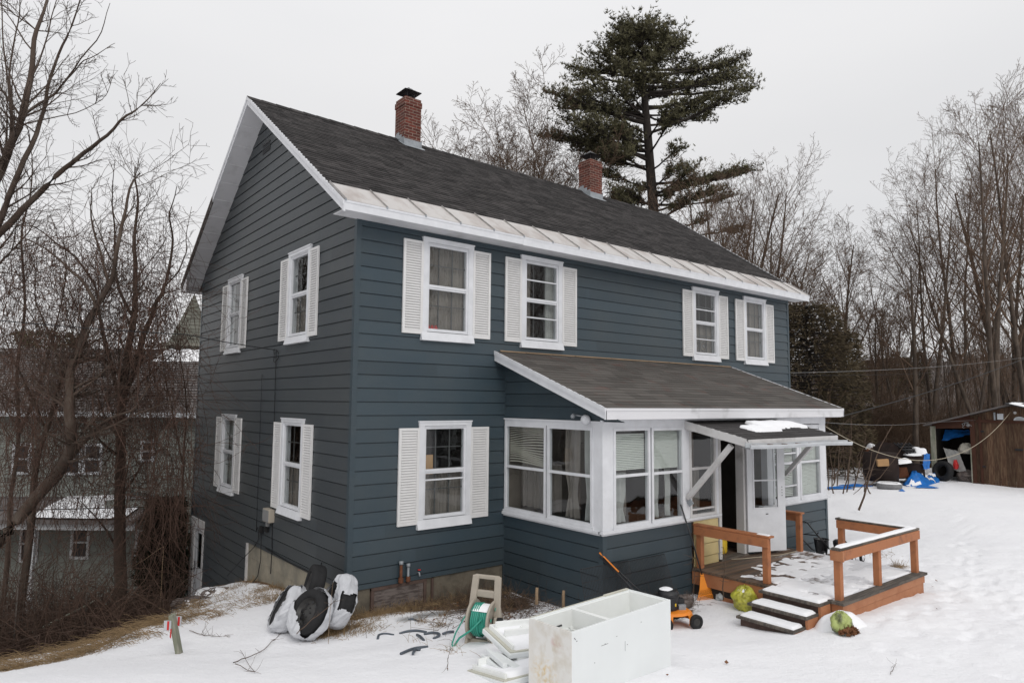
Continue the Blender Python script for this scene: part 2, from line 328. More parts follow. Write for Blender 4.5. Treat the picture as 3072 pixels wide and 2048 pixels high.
class Tubes:
    """many thin branches at once"""
    def __init__(s): s.g = {}
    def add(s, pts, r, n=3): s.g.setdefault(n, []).append((np.asarray(pts, float), np.asarray(r, float)))
    def arrays(s):
        VV = []; FF = []; base = 0
        for n, br in s.g.items():
            P = np.concatenate([b[0] for b in br]); Rr = np.concatenate([np.broadcast_to(b[1], len(b[0])) for b in br])
            ln = np.array([len(b[0]) for b in br]); st = np.concatenate([[0], np.cumsum(ln)[:-1]]); N = len(P)
            first = np.zeros(N, bool); first[st] = True; last = np.zeros(N, bool); last[st+ln-1] = True
            nx = np.arange(N)+1; nx[last] = np.where(last)[0]; pv = np.arange(N)-1; pv[first] = np.where(first)[0]
            T = P[nx]-P[pv]; T /= np.linalg.norm(T, axis=1, keepdims=True)+1e-9
            ref = np.where(np.abs(T[:, 2:3]) < .8, np.array([[0, 0, 1.]]), np.array([[1., 0, 0]]))
            X = np.cross(T, ref); X /= np.linalg.norm(X, axis=1, keepdims=True)+1e-9; Y = np.cross(X, T)
            a = np.arange(n)*2*PI/n
            V = P[:, None]+(X[:, None]*np.cos(a)[None, :, None]+Y[:, None]*np.sin(a)[None, :, None])*Rr[:, None, None]
            i = np.where(~last)[0]; j = np.arange(n); j2 = (j+1) % n
            F = np.stack([i[:, None]*n+j, i[:, None]*n+j2, (i[:, None]+1)*n+j2, (i[:, None]+1)*n+j], -1).reshape(-1, 4)+base
            VV.append(V.reshape(-1, 3)); FF.append(F); base += N*n
        return np.concatenate(VV), np.concatenate(FF)
    def build(s, name, material, parent=None, local=False, loc=(0, 0, 0)):
        V, F = s.arrays(); return np_mesh(name, V, F, material, parent, loc, True, None, local)
def copy_thing(o, loc, rotz=0, scale=None, label=None, group=None):
    c = o.copy(); COL.objects.link(c); c.location = loc; c.rotation_euler = (0, 0, rotz)
    if scale is not None: c.scale = scale
    if label: c['label'] = label
    if group: c['group'] = group
    for ch in list(o.children):
        d = ch.copy(); COL.objects.link(d); d.parent = c
        for g in list(ch.children):
            e = g.copy(); COL.objects.link(e); e.parent = d
    return c
# value noise, vectorised
_G = RNG.random((256, 256))
def vn(x, y):
    x = np.asarray(x, float); y = np.asarray(y, float); xi = np.floor(x).astype(int); yi = np.floor(y).astype(int); fx = x-xi; fy = y-yi
    fx = fx*fx*(3-2*fx); fy = fy*fy*(3-2*fy); g = lambda a, b: _G[a & 255, b & 255]
    return (g(xi, yi)*(1-fx)+g(xi+1, yi)*fx)*(1-fy)+(g(xi, yi+1)*(1-fx)+g(xi+1, yi+1)*fx)*fy
def fbm(x, y, o=4):
    s = 0; a = .5; t = 0
    for i in range(o): s = s+a*vn(x*2**i+17*i, y*2**i+5*i); t += a; a *= .5
    return s/t

# ------------------------------------------------------------------ ground
GP = np.array([(0, 0, -.42), (1.3, 0, -.45), (2.8, 0, -.47), (2.87, -1.3, -.45), (2.8, -2.3, -.43), (3.6, -2.5, -.42), (4.6, -2.5, -.42), (0, 8.4, -2.12), (0, 7.3, -1.68), (0, 6.5, -1.33),
 (0, 4.4, -.78), (0, 2.5, -.53), (-1, .3, -.5), (-.8, -.6, -.45), (.3, -.9, -.42), (1.2, -1.2, -.4), (1, -4.9, .04), (-.4, -5.2, .1), (.7, -2.4, -.24), (2.4, -2.6, -.3), (3.2, -3.3, -.36), (4, -4.1, -.36), (4.3, -3, -.42), (4.9, -4.95, -.2),
 (6.2, -4.9, -.22), (7.5, -4.8, -.28), (7.9, -3, -.27), (9.6, -2.2, -.26), (9.5, 0, -.35), (12.4, 0, -.5), (-2.25, -.1, -.46), (-1.6, 1.7, -.62), (-1.2, 3.2, -.85), (-1.3, 6, -1.75),
 (-2.2, 1.9, -.62), (-2.95, 2.1, -.9), (-3.85, 2.8, -1.02), (-3.0, 4.0, -1.35), (-3, 6, -2.0), (-1.6, 8, -2.5), (-3, 11, -3.3), (-6, 6, -1.8), (0, 12, -3.2), (-2, 20, -5.0), (-12, 20, -5.2), (6, 22, -4.8), (-4, -1.5, .12), (-4, -4, .45), (-1, -3, -.05),
 (-4.5, -9.3, 1.0), (-8, -8, .9), (-7, -2, .1), (0, -8, .55), (3, -7.5, .15), (6, -8, .05), (10, -8, .05), (4, -12, .8), (12, -4, -.15), (16, -1.5, -.02), (16, -8, .1), (20, 0, 0), (23, -.5, .0), (23, -2.5, -.04), (26, -5, .1), (14, 2, -.25), (20, 3, -.1), (26, 6, -.25), (30, 9, -.6), (13, 8, -1.0), (20, 10, -1.2),
 (-40, -40, 3), (0, -40, 2.6), (50, -40, 2), (-40, 0, -1), (-40, 30, -5.2), (0, 40, -5.5), (20, 30, -4.5), (40, 20, -3), (40, 0, -.8), (60, -12, -.8), (60, 30, -4.5), (40, 60, -6), (0, 60, -6), (-40, 60, -6)], float)
def _U(r2): return np.where(r2 > 0, r2*np.log(r2+1e-12), 0)
_n = len(GP); _A = np.zeros((_n+3, _n+3)); _d2 = ((GP[:, None, :2]-GP[None, :, :2])**2).sum(-1)
_A[:_n, :_n] = _U(_d2)+np.eye(_n)*.3; _A[:_n, _n:] = np.c_[np.ones(_n), GP[:, :2]]; _A[_n:, :_n] = _A[:_n, _n:].T
_w = np.linalg.solve(_A, np.r_[GP[:, 2], 0, 0, 0])
def gz(x, y):
    x = np.clip(np.asarray(x, float), -42, 62); y = np.clip(np.asarray(y, float), -42, 62); sh = x.shape; xf = x.ravel(); yf = y.ravel(); o = np.empty(len(xf))
    for i in range(0, len(xf), 20000):
        X = xf[i:i+20000]; Y = yf[i:i+20000]; d = (X[:, None]-GP[:, 0])**2+(Y[:, None]-GP[:, 1])**2
        o[i:i+20000] = _U(d) @ _w[:_n]+_w[_n]+_w[_n+1]*X+_w[_n+2]*Y
    return o.reshape(sh)
def g1(x, y): return float(gz(np.array([x]), np.array([y]))[0])
def hitD(u, v, lo=4.5, hi=70.):
    f = lambda D: (lambda p: p[2]-g1(p[0], p[1]))(at(u, v, D))
    D = lo
    while D < hi and f(D) > 0: D += .25
    a, b = D-.25, D
    for _ in range(14):
        m = (a+b)/2
        if f(m) > 0: a = m
        else: b = m
    return b
def smooth(a, b, x): t = np.clip((x-a)/(b-a), 0, 1); return t*t*(3-2*t)
def make_ground():
    far = np.array([15, 40, 100, 250, 600, 1200.])
    xs = np.r_[-60-far[::-1], np.arange(-60, -8, 3), np.arange(-8, 3, .08), np.arange(3, 12, .055), np.arange(12, 30, .3), np.arange(30, 63, 3), 63+far]
    ys = np.r_[-60-far[::-1], np.arange(-60, -11, 3), np.arange(-11, -10, .1), np.arange(-10, -2, .055), np.arange(-2, 9, .08), np.arange(9, 24, .4), np.arange(24, 63, 3), 63+far]
    X, Y = np.meshgrid(xs, ys); Z = gz(X, Y)
    near = smooth(-12, -8, X)*smooth(34, 20, X)*smooth(-13, -10, Y)*smooth(20, 9, Y)
    # trampled snow, drifts
    Z += near*((fbm(X*.55, Y*.55, 3)-.5)*.07+(fbm(X*2.1+9, Y*2.1, 3)-.5)*.030)
    tr = smooth(3.0, 6, X)*smooth(-2.6, -4.6, Y+.1*X)*near
    foot = fbm(X*3.6+40, Y*3.6, 3); Z -= tr*smooth(.52, .40, foot)*.012; Z += tr*(fbm(X*7, Y*7, 2)-.5)*.022
    # path of deeper prints beside the deck
    pth = np.exp(-((X-8.6-.25*(Y+5))**2)/1.2)*near; Z -= pth*smooth(.5, .42, foot)*.022
    fr = np.random.default_rng(5); W_ = []
    for (pa, pb, n_) in (((3.4, -7.6), (4.3, -4.9), 8), ((6.5, -8.5), (4.6, -5.2), 11), ((4.9, -5.3), (8.8, -5.3), 12), ((8.2, -5.2), (16, -2.6), 26), ((8.4, -4.6), (8.6, -2.8), 6), ((9.4, -7.8), (8.6, -5.0), 8), ((5.0, -6.2), (11.5, -5.8), 20)):
        for k in range(n_): t = k/n_; W_.append((pa[0]+(pb[0]-pa[0])*t+fr.normal()*.10, pa[1]+(pb[1]-pa[1])*t+fr.normal()*.10+(.11 if k % 2 else -.11), math.atan2(pb[1]-pa[1], pb[0]-pa[0])+fr.normal()*.25))
    for fx, fy, fa in W_:
        s_ = (np.abs(X-fx) < .5) & (np.abs(Y-fy) < .5); dx_, dy_ = X[s_]-fx, Y[s_]-fy; a_ = dx_*math.cos(fa)+dy_*math.sin(fa); b_ = -dx_*math.sin(fa)+dy_*math.cos(fa); q_ = np.sqrt((a_/.16)**2+(b_/.075)**2)
        Z[s_] += -.022*smooth(1.5, .5, q_)+.004*np.exp(-((q_-1.5)/.3)**2)
    # litter mask
    wall = np.exp(-np.clip(-Y, 0, 9)/.30)*smooth(-.3, .1, X)*smooth(3.0, 2.8, X)*smooth(.3, 0, Y)
    corner = np.exp(-((X-2.2)**2/.9+(Y+.75)**2/.45))*.80+np.exp(-((X-1.1)**2/1.2+(Y+.25)**2/.05))*.5+np.exp(-((X-3.6)**2/1.6+(Y+2.75)**2/.10))*.8
    gab = np.exp(-np.clip(-X, 0, 9)/.22)*smooth(-.2, .2, Y)*smooth(9, 8, Y)*.75*(X < .5)
    tire = np.exp(-((X+.35)**2/.5+(Y+.35)**2/.12))*.7
    scat = np.exp(-((X-1.6)**2/1.5+(Y+1.4)**2/.8))*.36
    bl = Y-(1.75+.10*(X+3)+.35*(fbm(X*1.3, Y*1.3, 3)-.5)); bank = smooth(.25, 1.3, bl)*smooth(-.55, -1.3, X+.0*Y)*(-.10+.84*fbm(X*1.6, Y*1.6+3, 3))
    bank2 = smooth(9.0, 11, Y)*smooth(8, 2, X)*.6; woods = smooth(31, 38, X)*.48+smooth(14, 20, Y)*.48
    behind = smooth(6, 9, Y)*smooth(11, 13, X)*.05
    LT = np.clip(np.maximum.reduce([wall, corner, gab, tire, scat, bank, bank2, woods, behind]), 0, 1)
    ic = np.exp(-((Y+.62+.05*X)**2)/.035)*smooth(.2, .6, X)*smooth(2.3, 1.7, X)*.75
    Z -= near*smooth(.35, .6, LT)*.03
    # snow lip along the boundary of the bank
    V = np.stack([X, Y, Z], -1).reshape(-1, 3); ny, nx = X.shape; i = np.arange(ny-1)[:, None]*nx+np.arange(nx-1)[None]
    F = np.stack([i, i+1, i+nx+1, i+nx], -1).reshape(-1, 4)
    o = np_mesh('ground', V, F, 'ground', smooth=True); tag(o, 'snow covered yard with bare leaf litter by the walls and bank', 'ground', kind='structure')
    for nme, A in (('litter', LT), ('ice', ic)):
        a = o.data.attributes.new(nme, 'FLOAT', 'POINT'); a.data.foreach_set('value', A.ravel().astype(np.float32))
    return o
make_ground()
def make_hill():
    # far wooded ridge seen over the woods
    prof = [(-1500, 1190), (-300, 1175), (100, 1172), (420, 1120), (560, 1105), (900, 1110), (1400, 1120), (1900, 1140), (2350, 1128), (2500, 1122), (2640, 1112), (2760, 1092), (2900, 1075), (3072, 1062), (3600, 1030), (4600, 1060)]
    V = []; nD = 8
    us = np.linspace(-1500, 4600, 160); vs = np.interp(us, [p[0] for p in prof], [p[1] for p in prof])
    for k in range(nD):
        t = k/(nD-1); D = 95+130*t
        for u, v in zip(us, vs):
            top = at(u, v, 225.); p = at(u, v, D); z = -7+(top[2]+7)*t**.8+(fbm(np.array([u*.012]), np.array([k*.9]), 3)[0]-.5)*6*t
            V.append((p[0], p[1], z))
    n = len(us); i = np.arange(nD-1)[:, None]*n+np.arange(n-1)[None]
    F = np.stack([i, i+1, i+n+1, i+n], -1).reshape(-1, 4)
    o = np_mesh('hill', np.array(V), F, 'hill_brown', smooth=True); tag(o, 'distant brown wooded hillside behind the bare trees', 'hill', kind='structure')
make_hill()
# ------------------------------------------------------------------ house
HL, HW, EXPO = 12.325, 8.476, .2037
FR = lambda a, o, z: (a, -o, z)                 # front wall
GA = lambda a, o, z: (-o, a, z)                 # gable wall
PW = lambda a, o, z: (2.87-o, a, z)             # porch side wall
PF = lambda a, o, z: (a, -2.31-o, z)            # porch front wall
RB = lambda a, o, z: (HL+o, a, z); BK = lambda a, o, z: (a, HW+o, z); PE = lambda a, o, z: (9.46+o, a, z)
house = thing('house', 'two storey blue grey clapboard house with white shutters and dark shingle roof', 'house', (0, 0, -.4))
GRV = .015
def sidewall(name, fn, z0, z1, lims, holes=(), material='siding', phase=0., label=None, expo=EXPO):
    mb = MB(); c = math.floor((z0-phase)/expo)*expo+phase
    while c < z1-1e-6:
        c1 = c+expo; cuts = sorted({max(c, z0), min(c1, z1), min(max(c1-GRV, z0), z1), *[h for H in holes for h in H[2:4] if max(c, z0) < h < min(c1, z1)]})
        a_j = None
        for za, zb in zip(cuts[:-1], cuts[1:]):
            if zb-za < 1e-5: continue
            (l0, r0), (l1, r1) = lims(za), lims(zb); zm = (za+zb)/2
            hs = sorted((h[0], h[1]) for h in holes if h[2] < zm < h[3])
            segs = []; cur = None; lo = min(l0, l1); hi = max(r0, r1)
            for a, b in hs:
                segs.append((cur, a)); cur = b
            segs.append((cur, None))
            gr = zm > c1-GRV; oo = (lambda z: -.003) if gr else (lambda z: .024-.011*(z-c)/expo)
            if a_j is None: a_j = [random.uniform(*lims((max(c, z0)+min(c1, z1))/2)) for _ in range(2)]; a_t = [random.uniform(.2, .8) for _ in range(3)]
            sg2 = []
            for a, b in segs:
                lo_, hi_ = (l0 if a is None else a), (r0 if b is None else b); js = sorted(j for j in a_j if lo_+.1 < j < hi_-.1)
                prv = a
                for j in js: sg2.append((prv, j)); prv = j
                sg2.append((prv, b))
            for a, b in sg2:
                tn = a_t[sum(j < ((a if a is not None else l0)+.01) for j in a_j)]
                A0, A1 = (l0, l1) if a is None else (a, a); B0, B1 = (r0, r1) if b is None else (b, b)
                if B0 <= A0 and B1 <= A1: continue
                B0 = max(B0, A0); B1 = max(B1, A1)
                mb.add([fn(A0, oo(za), za), fn(B0, oo(za), za), fn(B1, oo(zb), zb), fn(A1, oo(zb), zb)], [(0, 1, 2, 3)], tn)
                if not gr:
                    if abs(za-c) < 1e-6 or za == z0: mb.add([fn(A0, oo(za), za), fn(B0, oo(za), za), fn(B0, -.003, za), fn(A0, -.003, za)], [(0, 1, 2, 3)], tn)
                    if abs(zb-(c1-GRV)) < 1e-6: mb.add([fn(A1, oo(zb), zb), fn(B1, oo(zb), zb), fn(B1, -.003, zb), fn(A1, -.003, zb)], [(0, 1, 2, 3)], tn)
        c = c1
    o = mb.build(name, material, house)
    if label: o['label'] = label
    return o
TA = (8.68-5.51)/4.64
roofz = lambda y: 5.51+(y+.4)*TA if y < 4.24 else 8.68-(y-4.24)*TA
HF = [(1.215, 2.035, 3.775, 5.21), (3.27, 4.095, 3.775, 5.21), (8.28, 9.10, 3.775, 5.21), (10.325, 11.13, 3.775, 5.21), (1.215, 2.035, .83, 2.265)]
HG = [(1.765, 2.58, 3.775, 5.21), (5.405, 6.2, 3.775, 5.21), (1.80, 2.64, .83, 2.265), (5.42, 6.22, .83, 2.265)]
def glims(z):
    d = z+.16
    return (0, HW) if d < roofz(0) else (min((d-5.51)/TA-.4, 4.24), max(8.88-(d-5.51)/TA, 4.24))
sidewall('wall', FR, -.085, 5.50, lambda z: (0, HL), HF, label='blue lap sided front wall')
sidewall('wall', GA, -2.5, 8.50, glims, HG+[(-1, 4.42, -4, -.085), (7.37, 8.12, -4, -.22)], 'siding_gable', label='lap sided gable wall')
MB().quad(RB(0, 0, -1), RB(HW, 0, -1), RB(HW, 0, 5.6), RB(4.24, 0, 8.5), RB(0, 0, 5.6)).build('wall', 'siding', house)
MB().quad(BK(0, 0, -3), BK(HL, 0, -3), BK(HL, 0, 5.6), BK(0, 0, 5.6)).build('wall', 'siding', house)
# corner boards
for a, b, c, d, z0, z1 in ((-.026, .055, -.026, .0, -.10, 5.40), (-.026, 0, 0, .055, -.10, 5.40), (-.026, .0, HW-.055, HW+.026, -2.5, 5.5), (HL-.055, HL+.026, -.026, 0, -.1, 5.4)):
    MB().box(a, b, c, d, z0, z1).build('corner_board', 'siding', house)
# dark inner lining so that the rooms read as closed
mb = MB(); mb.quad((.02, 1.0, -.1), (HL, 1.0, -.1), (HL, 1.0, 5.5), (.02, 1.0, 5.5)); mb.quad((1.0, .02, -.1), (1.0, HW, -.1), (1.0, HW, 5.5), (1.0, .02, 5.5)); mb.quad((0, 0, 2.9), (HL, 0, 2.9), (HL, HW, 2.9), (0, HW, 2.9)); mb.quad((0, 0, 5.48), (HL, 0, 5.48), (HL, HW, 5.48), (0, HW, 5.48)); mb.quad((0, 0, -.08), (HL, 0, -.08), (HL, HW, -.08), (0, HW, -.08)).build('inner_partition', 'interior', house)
# foundation
mb = MB(); mb.box(.005, 2.87, .012, .3, -1.2, -.088); fo = mb.build('foundation', 'concrete_dirty', house); fo['label'] = 'dark stained concrete foundation under the front wall'
mb = MB(); mb.box(.012, .3, .02, 4.36, -1.8, -.088)
for y in (1.05, 2.1, 3.2): mb.box(.006, .014, y, y+.02, -1.5, -.32)
mb.box(.006, .014, .1, 4.3, -.36, -.345); mb.build('foundation', 'concrete', house)
MB().box(-.02, .014, 4.36, 4.43, -1.2, -.10).build('trim_board', 'old_white', house)
mb = MB(); mb.box(.42, 1.27, -.012, .01, -.56, -.13); p = mb.build('access_panel', 'board_grey', house)
mb = MB(); mb.box(.37, .42, -.035, .01, -.60, -.10); mb.box(1.27, 1.32, -.035, .01, -.60, -.10); mb.box(.37, 1.32, -.03, .01, -.135, -.09); mb.box(1.42, 1.46, -.02, .01, -.6, -.1); mb.build('panel_frame', 'board_brown', p)
# pipes and spigot
for x, mtl, zt, r in ((.84, 'rust', .20, .022), (.965, 'metal_grey', .15, .018)):
    mb = MB(); mb.tube([(x, .02, -.06), (x, -.06, -.06), (x, -.07, -.02), (x, -.07, zt)], r, 10); pp = mb.build('vent_pipe', mtl, house)
    MB().lathe([(0, .05), (r+.012, .045), (r+.012, .0), (r, 0)], (x, -.07, zt), n=12).build('pipe_cap', 'metal_grey', pp)
    MB().lathe([(r+.014, -.03), (r+.02, 0), (r+.014, .05)], (x, -.07, -.04), n=12).build('elbow', 'rust', pp)
mb = MB(); mb.tube([(1.165, .0, .03), (1.165, -.06, .03), (1.165, -.08, -.02)], .012, 8); sp = mb.build('spigot', 'metal_grey', house)
MB().lathe([(0, .01), (.025, .008), (.03, 0), (0, -.01)], (1.165, -.06, .07), n=8).build('handle', 'red', sp)
# ---- windows
def pane(parent, fn, a0, a1, z0, z1, o=-.012, m='glass'): return MB().quad(fn(a0, o, z0), fn(a1, o, z0), fn(a1, o, z1), fn(a0, o, z1)).build('pane', m, parent)
def curtain(parent, fn, a0, a1, z0, z1, o=-.09, m='curtain', wav=14, amp=.018, name='curtain', pinch=0):
    mb = MB(); n = max(8, int((a1-a0)*48)); rows = 8; ph = random.random()*9; am = (a0+a1)/2
    V = []
    for j in range(rows+1):
        z = z0+(z1-z0)*j/rows; k = 1-pinch*math.exp(-((j/rows-.28)/.16)**2)
        for i in range(n+1):
            a = a0+(a1-a0)*i/n; V.append(fn(am+(a-am)*k, o+amp*math.sin(a*wav*6.28+ph+.3*math.sin(j))+.4*amp*math.sin(a*wav*17+ph), z))
    F = [(j*(n+1)+i, j*(n+1)+i+1, (j+1)*(n+1)+i+1, (j+1)*(n+1)+i) for j in range(rows) for i in range(n)]
    mb.add(V, F, .5, True); return mb.build(name, m, parent)
def blind(parent, fn, a0, a1, z0, z1, o=-.06, m='blind', sag=0., pitch=.026):
    mb = MB(); z = z1; k = 0
    while z > z0:
        n = 8; V = []
        for i in range(n+1):
            a = a0+(a1-a0)*i/n; dz = sag*math.sin(PI*i/n+k*.13)*math.sin(k*.31)*.5+random.uniform(-.001, .001)
            V += [fn(a, o-.010, z+.010+dz), fn(a, o+.008, z-.010+dz)]
        mb.add(V, [(2*i, 2*i+1, 2*i+3, 2*i+2) for i in range(n)], .5, True); z -= pitch; k += 1
    return mb.build('blind', m, parent)
def shutter(parent, fn, a0, a1, z0, z1):
    mb = MB(); w = .042
    for q in ((a0, a0+w, z0, z1), (a1-w, a1, z0, z1)): mb.boxf(fn, q[0], q[1], .024, .052, q[2], q[3])
    for q in ((z0, z0+w*1.3), (z1-w, z1)): mb.boxf(fn, a0+w, a1-w, .024, .050, q[0], q[1])
    mb.boxf(fn, a0+w, a1-w, .020, .026, z0+w, z1-w)
    n = 34; zz = np.linspace(z0+w*1.3, z1-w, n+1)
    for p, q in zip(zz[:-1], zz[1:]): mb.hexa([fn(a0+w, .026, q), fn(a1-w, .026, q), fn(a1-w, .048, p+.004), fn(a0+w, .048, p+.004), fn(a0+w, .024, q-.004), fn(a1-w, .024, q-.004), fn(a1-w, .042, p), fn(a0+w, .042, p)])
    for a in (a0+.02, a1-.02):
        for z in (z0+.03, z1-.03): mb.boxf(fn, a-.005, a+.005, .05, .056, z-.005, z+.005)
    return mb.build('shutter', 'shutter_white', parent)
def window(fn, ca0, ca1, cz0, cz1, hole, sh, bars=(), flip=1, kind='plain', lab=None, raise_=0.):
    h0, h1, hz0, hz1 = hole; mb = MB()
    mb.boxf(fn, ca0, h0+.01, .0, .045, hz0-.01, hz1+.01); mb.boxf(fn, h1-.01, ca1, .0, .045, hz0-.01, hz1+.01)      # sides
    mb.boxf(fn, ca0-.004, ca1+.004, .0, .050, hz1+.008, cz1-.02); mb.boxf(fn, ca0-.012, ca1+.012, .0, .062, cz1-.022, cz1)          # head
    mb.add([fn(ca0-.012, .05, hz0-.012), fn(ca1+.012, .05, hz0-.012), fn(ca1+.012, .085, cz0), fn(ca0-.012, .085, cz0), fn(ca0-.012, 0, hz0-.012), fn(ca1+.012, 0, hz0-.012), fn(ca1+.012, 0, cz0-.004), fn(ca0-.012, 0, cz0-.004)], [(0, 1, 2, 3), (3, 2, 6, 7), (0, 3, 7, 4), (1, 5, 6, 2), (0, 4, 5, 1)])
    for q in ((h0-.002, h0+.012, hz0, hz1), (h1-.012, h1+.002, hz0, hz1)): mb.boxf(fn, q[0], q[1], -.1, .047, q[2], q[3])
    for q in ((hz0-.002, hz0+.012), (hz1-.012, hz1+.002)): mb.boxf(fn, h0+.012, h1-.012, -.1, .046, q[0], q[1])
    w = mb.build('window', 'white_paint', house)
    if lab: w['label'] = lab
    a0, a1, z0, z1 = h0+.012, h1-.012, hz0+.012, hz1-.012; zm = (z0+z1)/2+.02; s = .034
    mb = MB()
    for q in ((a0, a0+s), (a1-s, a1)): mb.boxf(fn, q[0], q[1], -.02, .030, z0, z1)
    mb.boxf(fn, a0+s, a1-s, -.02, .028, z1-s, z1); mb.boxf(fn, a0+s, a1-s, -.02, .028, z0, z0+s)
    mb.boxf(fn, a0+s, a1-s, -.02, .028, zm-.018, zm+.022); mb.boxf(fn, a0+s, a1-s, -.03, .016, zm-.05, zm-.018)
    for b in bars: mb.boxf(fn, a0+s, a1-s, -.015, .020, b-.011, b+.011)
    mb.build('sash', 'white_paint', w)
    pane(w, fn, a0+s, a1-s, zm, z1-s, 0.0); pane(w, fn, a0+s, a1-s, z0+s, zm-.02, -.008)
    # old inner sash with glazing bars
    mb = MB()
    for i in (1, 2):
        a = a0+(a1-a0)*i/3; mb.boxf(fn, a-.008, a+.008, -.068, -.052, z0+.02, z1-.02)
    for z in (z0+.3*(z1-z0), z0+.77*(z1-z0)): mb.boxf(fn, a0, a1, -.066, -.054, z-.008, z+.008)
    mb.boxf(fn, a0, a1, -.072, -.05, zm-.02, zm+.02); mb.build('inner_sash', 'muntin', w)
    if kind == 'plain': curtain(w, fn, a0-.02, a1+.02, z0-.02, z1+.02, -.12)
    elif kind == 'open':
        curtain(w, fn, a0-.02, a0+.26, z0-.02, z1+.02, -.14); curtain(w, fn, a1-.16, a1+.02, z0-.02, z1+.02, -.14, 'curtain_white')
    elif kind == 'half': curtain(w, fn, a0-.02, a1+.02, z0-.02, zm+.02, -.12)
    if sh:
        shutter(w, fn, sh[0], ca0+.008, sh[2], sh[3]); shutter(w, fn, ca1-.008, sh[1], sh[2], sh[3])
    return w
wF1 = window(FR, 1.13, 2.125, 3.625, 5.297, HF[0], (.775, 2.485, 3.72, 5.213), kind='plain', lab='upper window nearest the corner')
wF2 = window(FR, 3.18, 4.186, 3.625, 5.297, HF[1], (2.815, 4.553, 3.715, 5.21), bars=(4.866, 4.184), kind='open', lab='upper window with extra storm bars above the porch roof')
wF3 = window(FR, 8.19, 9.19, 3.625, 5.295, HF[2], (7.83, 9.553, 3.71, 5.195), bars=(4.80, 4.122), kind='half', lab='upper window with a fan behind its lower pane')
wF4 = window(FR, 10.235, 11.216, 3.625, 5.293, HF[3], (9.87, 11.572, 3.705, 5.185), kind='plain', lab='upper window farthest from the corner')
wF5 = window(FR, 1.126, 2.125, .675, 2.35, HF[4], (.768, 2.486, .757, 2.24), bars=(1.42,), kind='half', lab='lower front window with cardboard in it')
window(GA, 1.676, 2.67, 3.639, 5.30, HG[0], (1.334, 3.05, 3.72, 5.212), kind='half', lab='upper gable window nearer the corner')
window(GA, 5.315, 6.29, 3.639, 5.30, HG[1], (4.954, 6.67, 3.72, 5.195), kind='none', lab='upper gable window nearer the rear')
window(GA, 1.715, 2.727, .69, 2.348, HG[2], (1.342, 3.088, .75, 2.26), kind='half', lab='lower gable window nearer the corner')
window(GA, 5.33, 6.31, .693, 2.347, HG[3], (4.96, 6.68, .765, 2.28), kind='open', lab='lower gable window nearer the rear')
mb = MB(); mb.boxf(FR, 1.25, 1.44, -.048, -.044, 1.50, 1.81); mb.build('cardboard', 'cardboard', wF5)
mb = MB()
for i in range(3): mb.boxf(FR, 1.28+i*.07, 1.335+i*.07, -.045, -.04, 3.83, 3.86); mb.boxf(FR, 1.285+i*.07, 1.325+i*.07, -.045, -.04, 3.868, 3.885)
mb.build('sticker', 'red', wF1)
mb = MB()
for x in (8.52, 8.78): mb.lathe([(.115, 0), (.125, .01), (.115, .02), (.105, .01), (.115, 0)], (x, .10, 3.98), (0, 1, 0), 20); mb.lathe([(0, 0), (.035, 0), (.035, .02), (0, .02)], (x, .10, 3.98), (0, 1, 0), 12)
mb.build('fan', 'wire_grey', wF3)
# ---- main roof
X0, X1, YR, YB, YE = -.416, 12.705, 4.24, 8.88, -.40
def rp_(x, y, off=0):      # point on the roof, raised by off
    n = (-TA if y < YR else TA); L = math.hypot(1, TA); return (x, y+n*off/L, roofz(y)+off/L)
mb = MB(); TH = .155
for ya, yb in ((YE, YR), (YR, YB)):
    P = [(X0, ya, roofz(ya)-.012), (X1, ya, roofz(ya)-.012), (X1, yb, roofz(yb)-.012), (X0, yb, roofz(yb)-.012)]; mb.add(P, [(0, 1, 2, 3)])
mb.build('roof_deck', 'board_grey', house)
def shingles(name, fn, u0, u1, s0, s1, material, expo=.128, tab=.32, holes=None, parent=None, jit=.004):
    mb = MB(); n = int(round((s1-s0)/expo)); e = (s1-s0)/n
    for i in range(n):
        a = s0+i*e; b = a+e*1.04; x = u0-random.random()*tab*.8; prev = None
        while x < u1:
            w = tab*random.choice((.5, .8, 1, 1, 1.3)); p, q = max(x, u0), min(x+w, u1); x += w
            if q-p < .01: continue
            j = random.uniform(-jit, jit); t = random.uniform(.1, .9); h = .008+random.uniform(-.002, .003)
            mb.add([fn(p, a+j, h), fn(q, a+j, h), fn(q, b, .002), fn(p, b, .002), fn(p, a+j, 0), fn(q, a+j, 0)], [(0, 1, 2, 3), (4, 5, 1, 0)], t)
    return mb.build(name, material, parent or house)
LS = math.hypot(1, TA)
shingles('roof', lambda u, s, h: rp_(u, YE+s/LS, h), X0-.01, X1+.01, .562*LS, (YR-YE)*LS, 'shingle')['label'] = 'dark grey shingle roof slope'
MB().add([rp_(X0, YR+.001, .005), rp_(X1, YR+.001, .005), rp_(X1, YB, .005), rp_(X0, YB, .005)], [(0, 1, 2, 3)]).build('roof', 'shingle', house)
mb = MB(); x = X0-.02
while x < X1: mb.add([rp_(x, YR-.15, .014), rp_(x+.3, YR-.15, .010), (x+.3, YR, 8.70), (x, YR, 8.708), rp_(x, YR+.15, .014), rp_(x+.3, YR+.15, .01)], [(0, 1, 2, 3), (3, 2, 5, 4)], random.random()); x += .29
mb.build('ridge_cap', 'shingle', house)
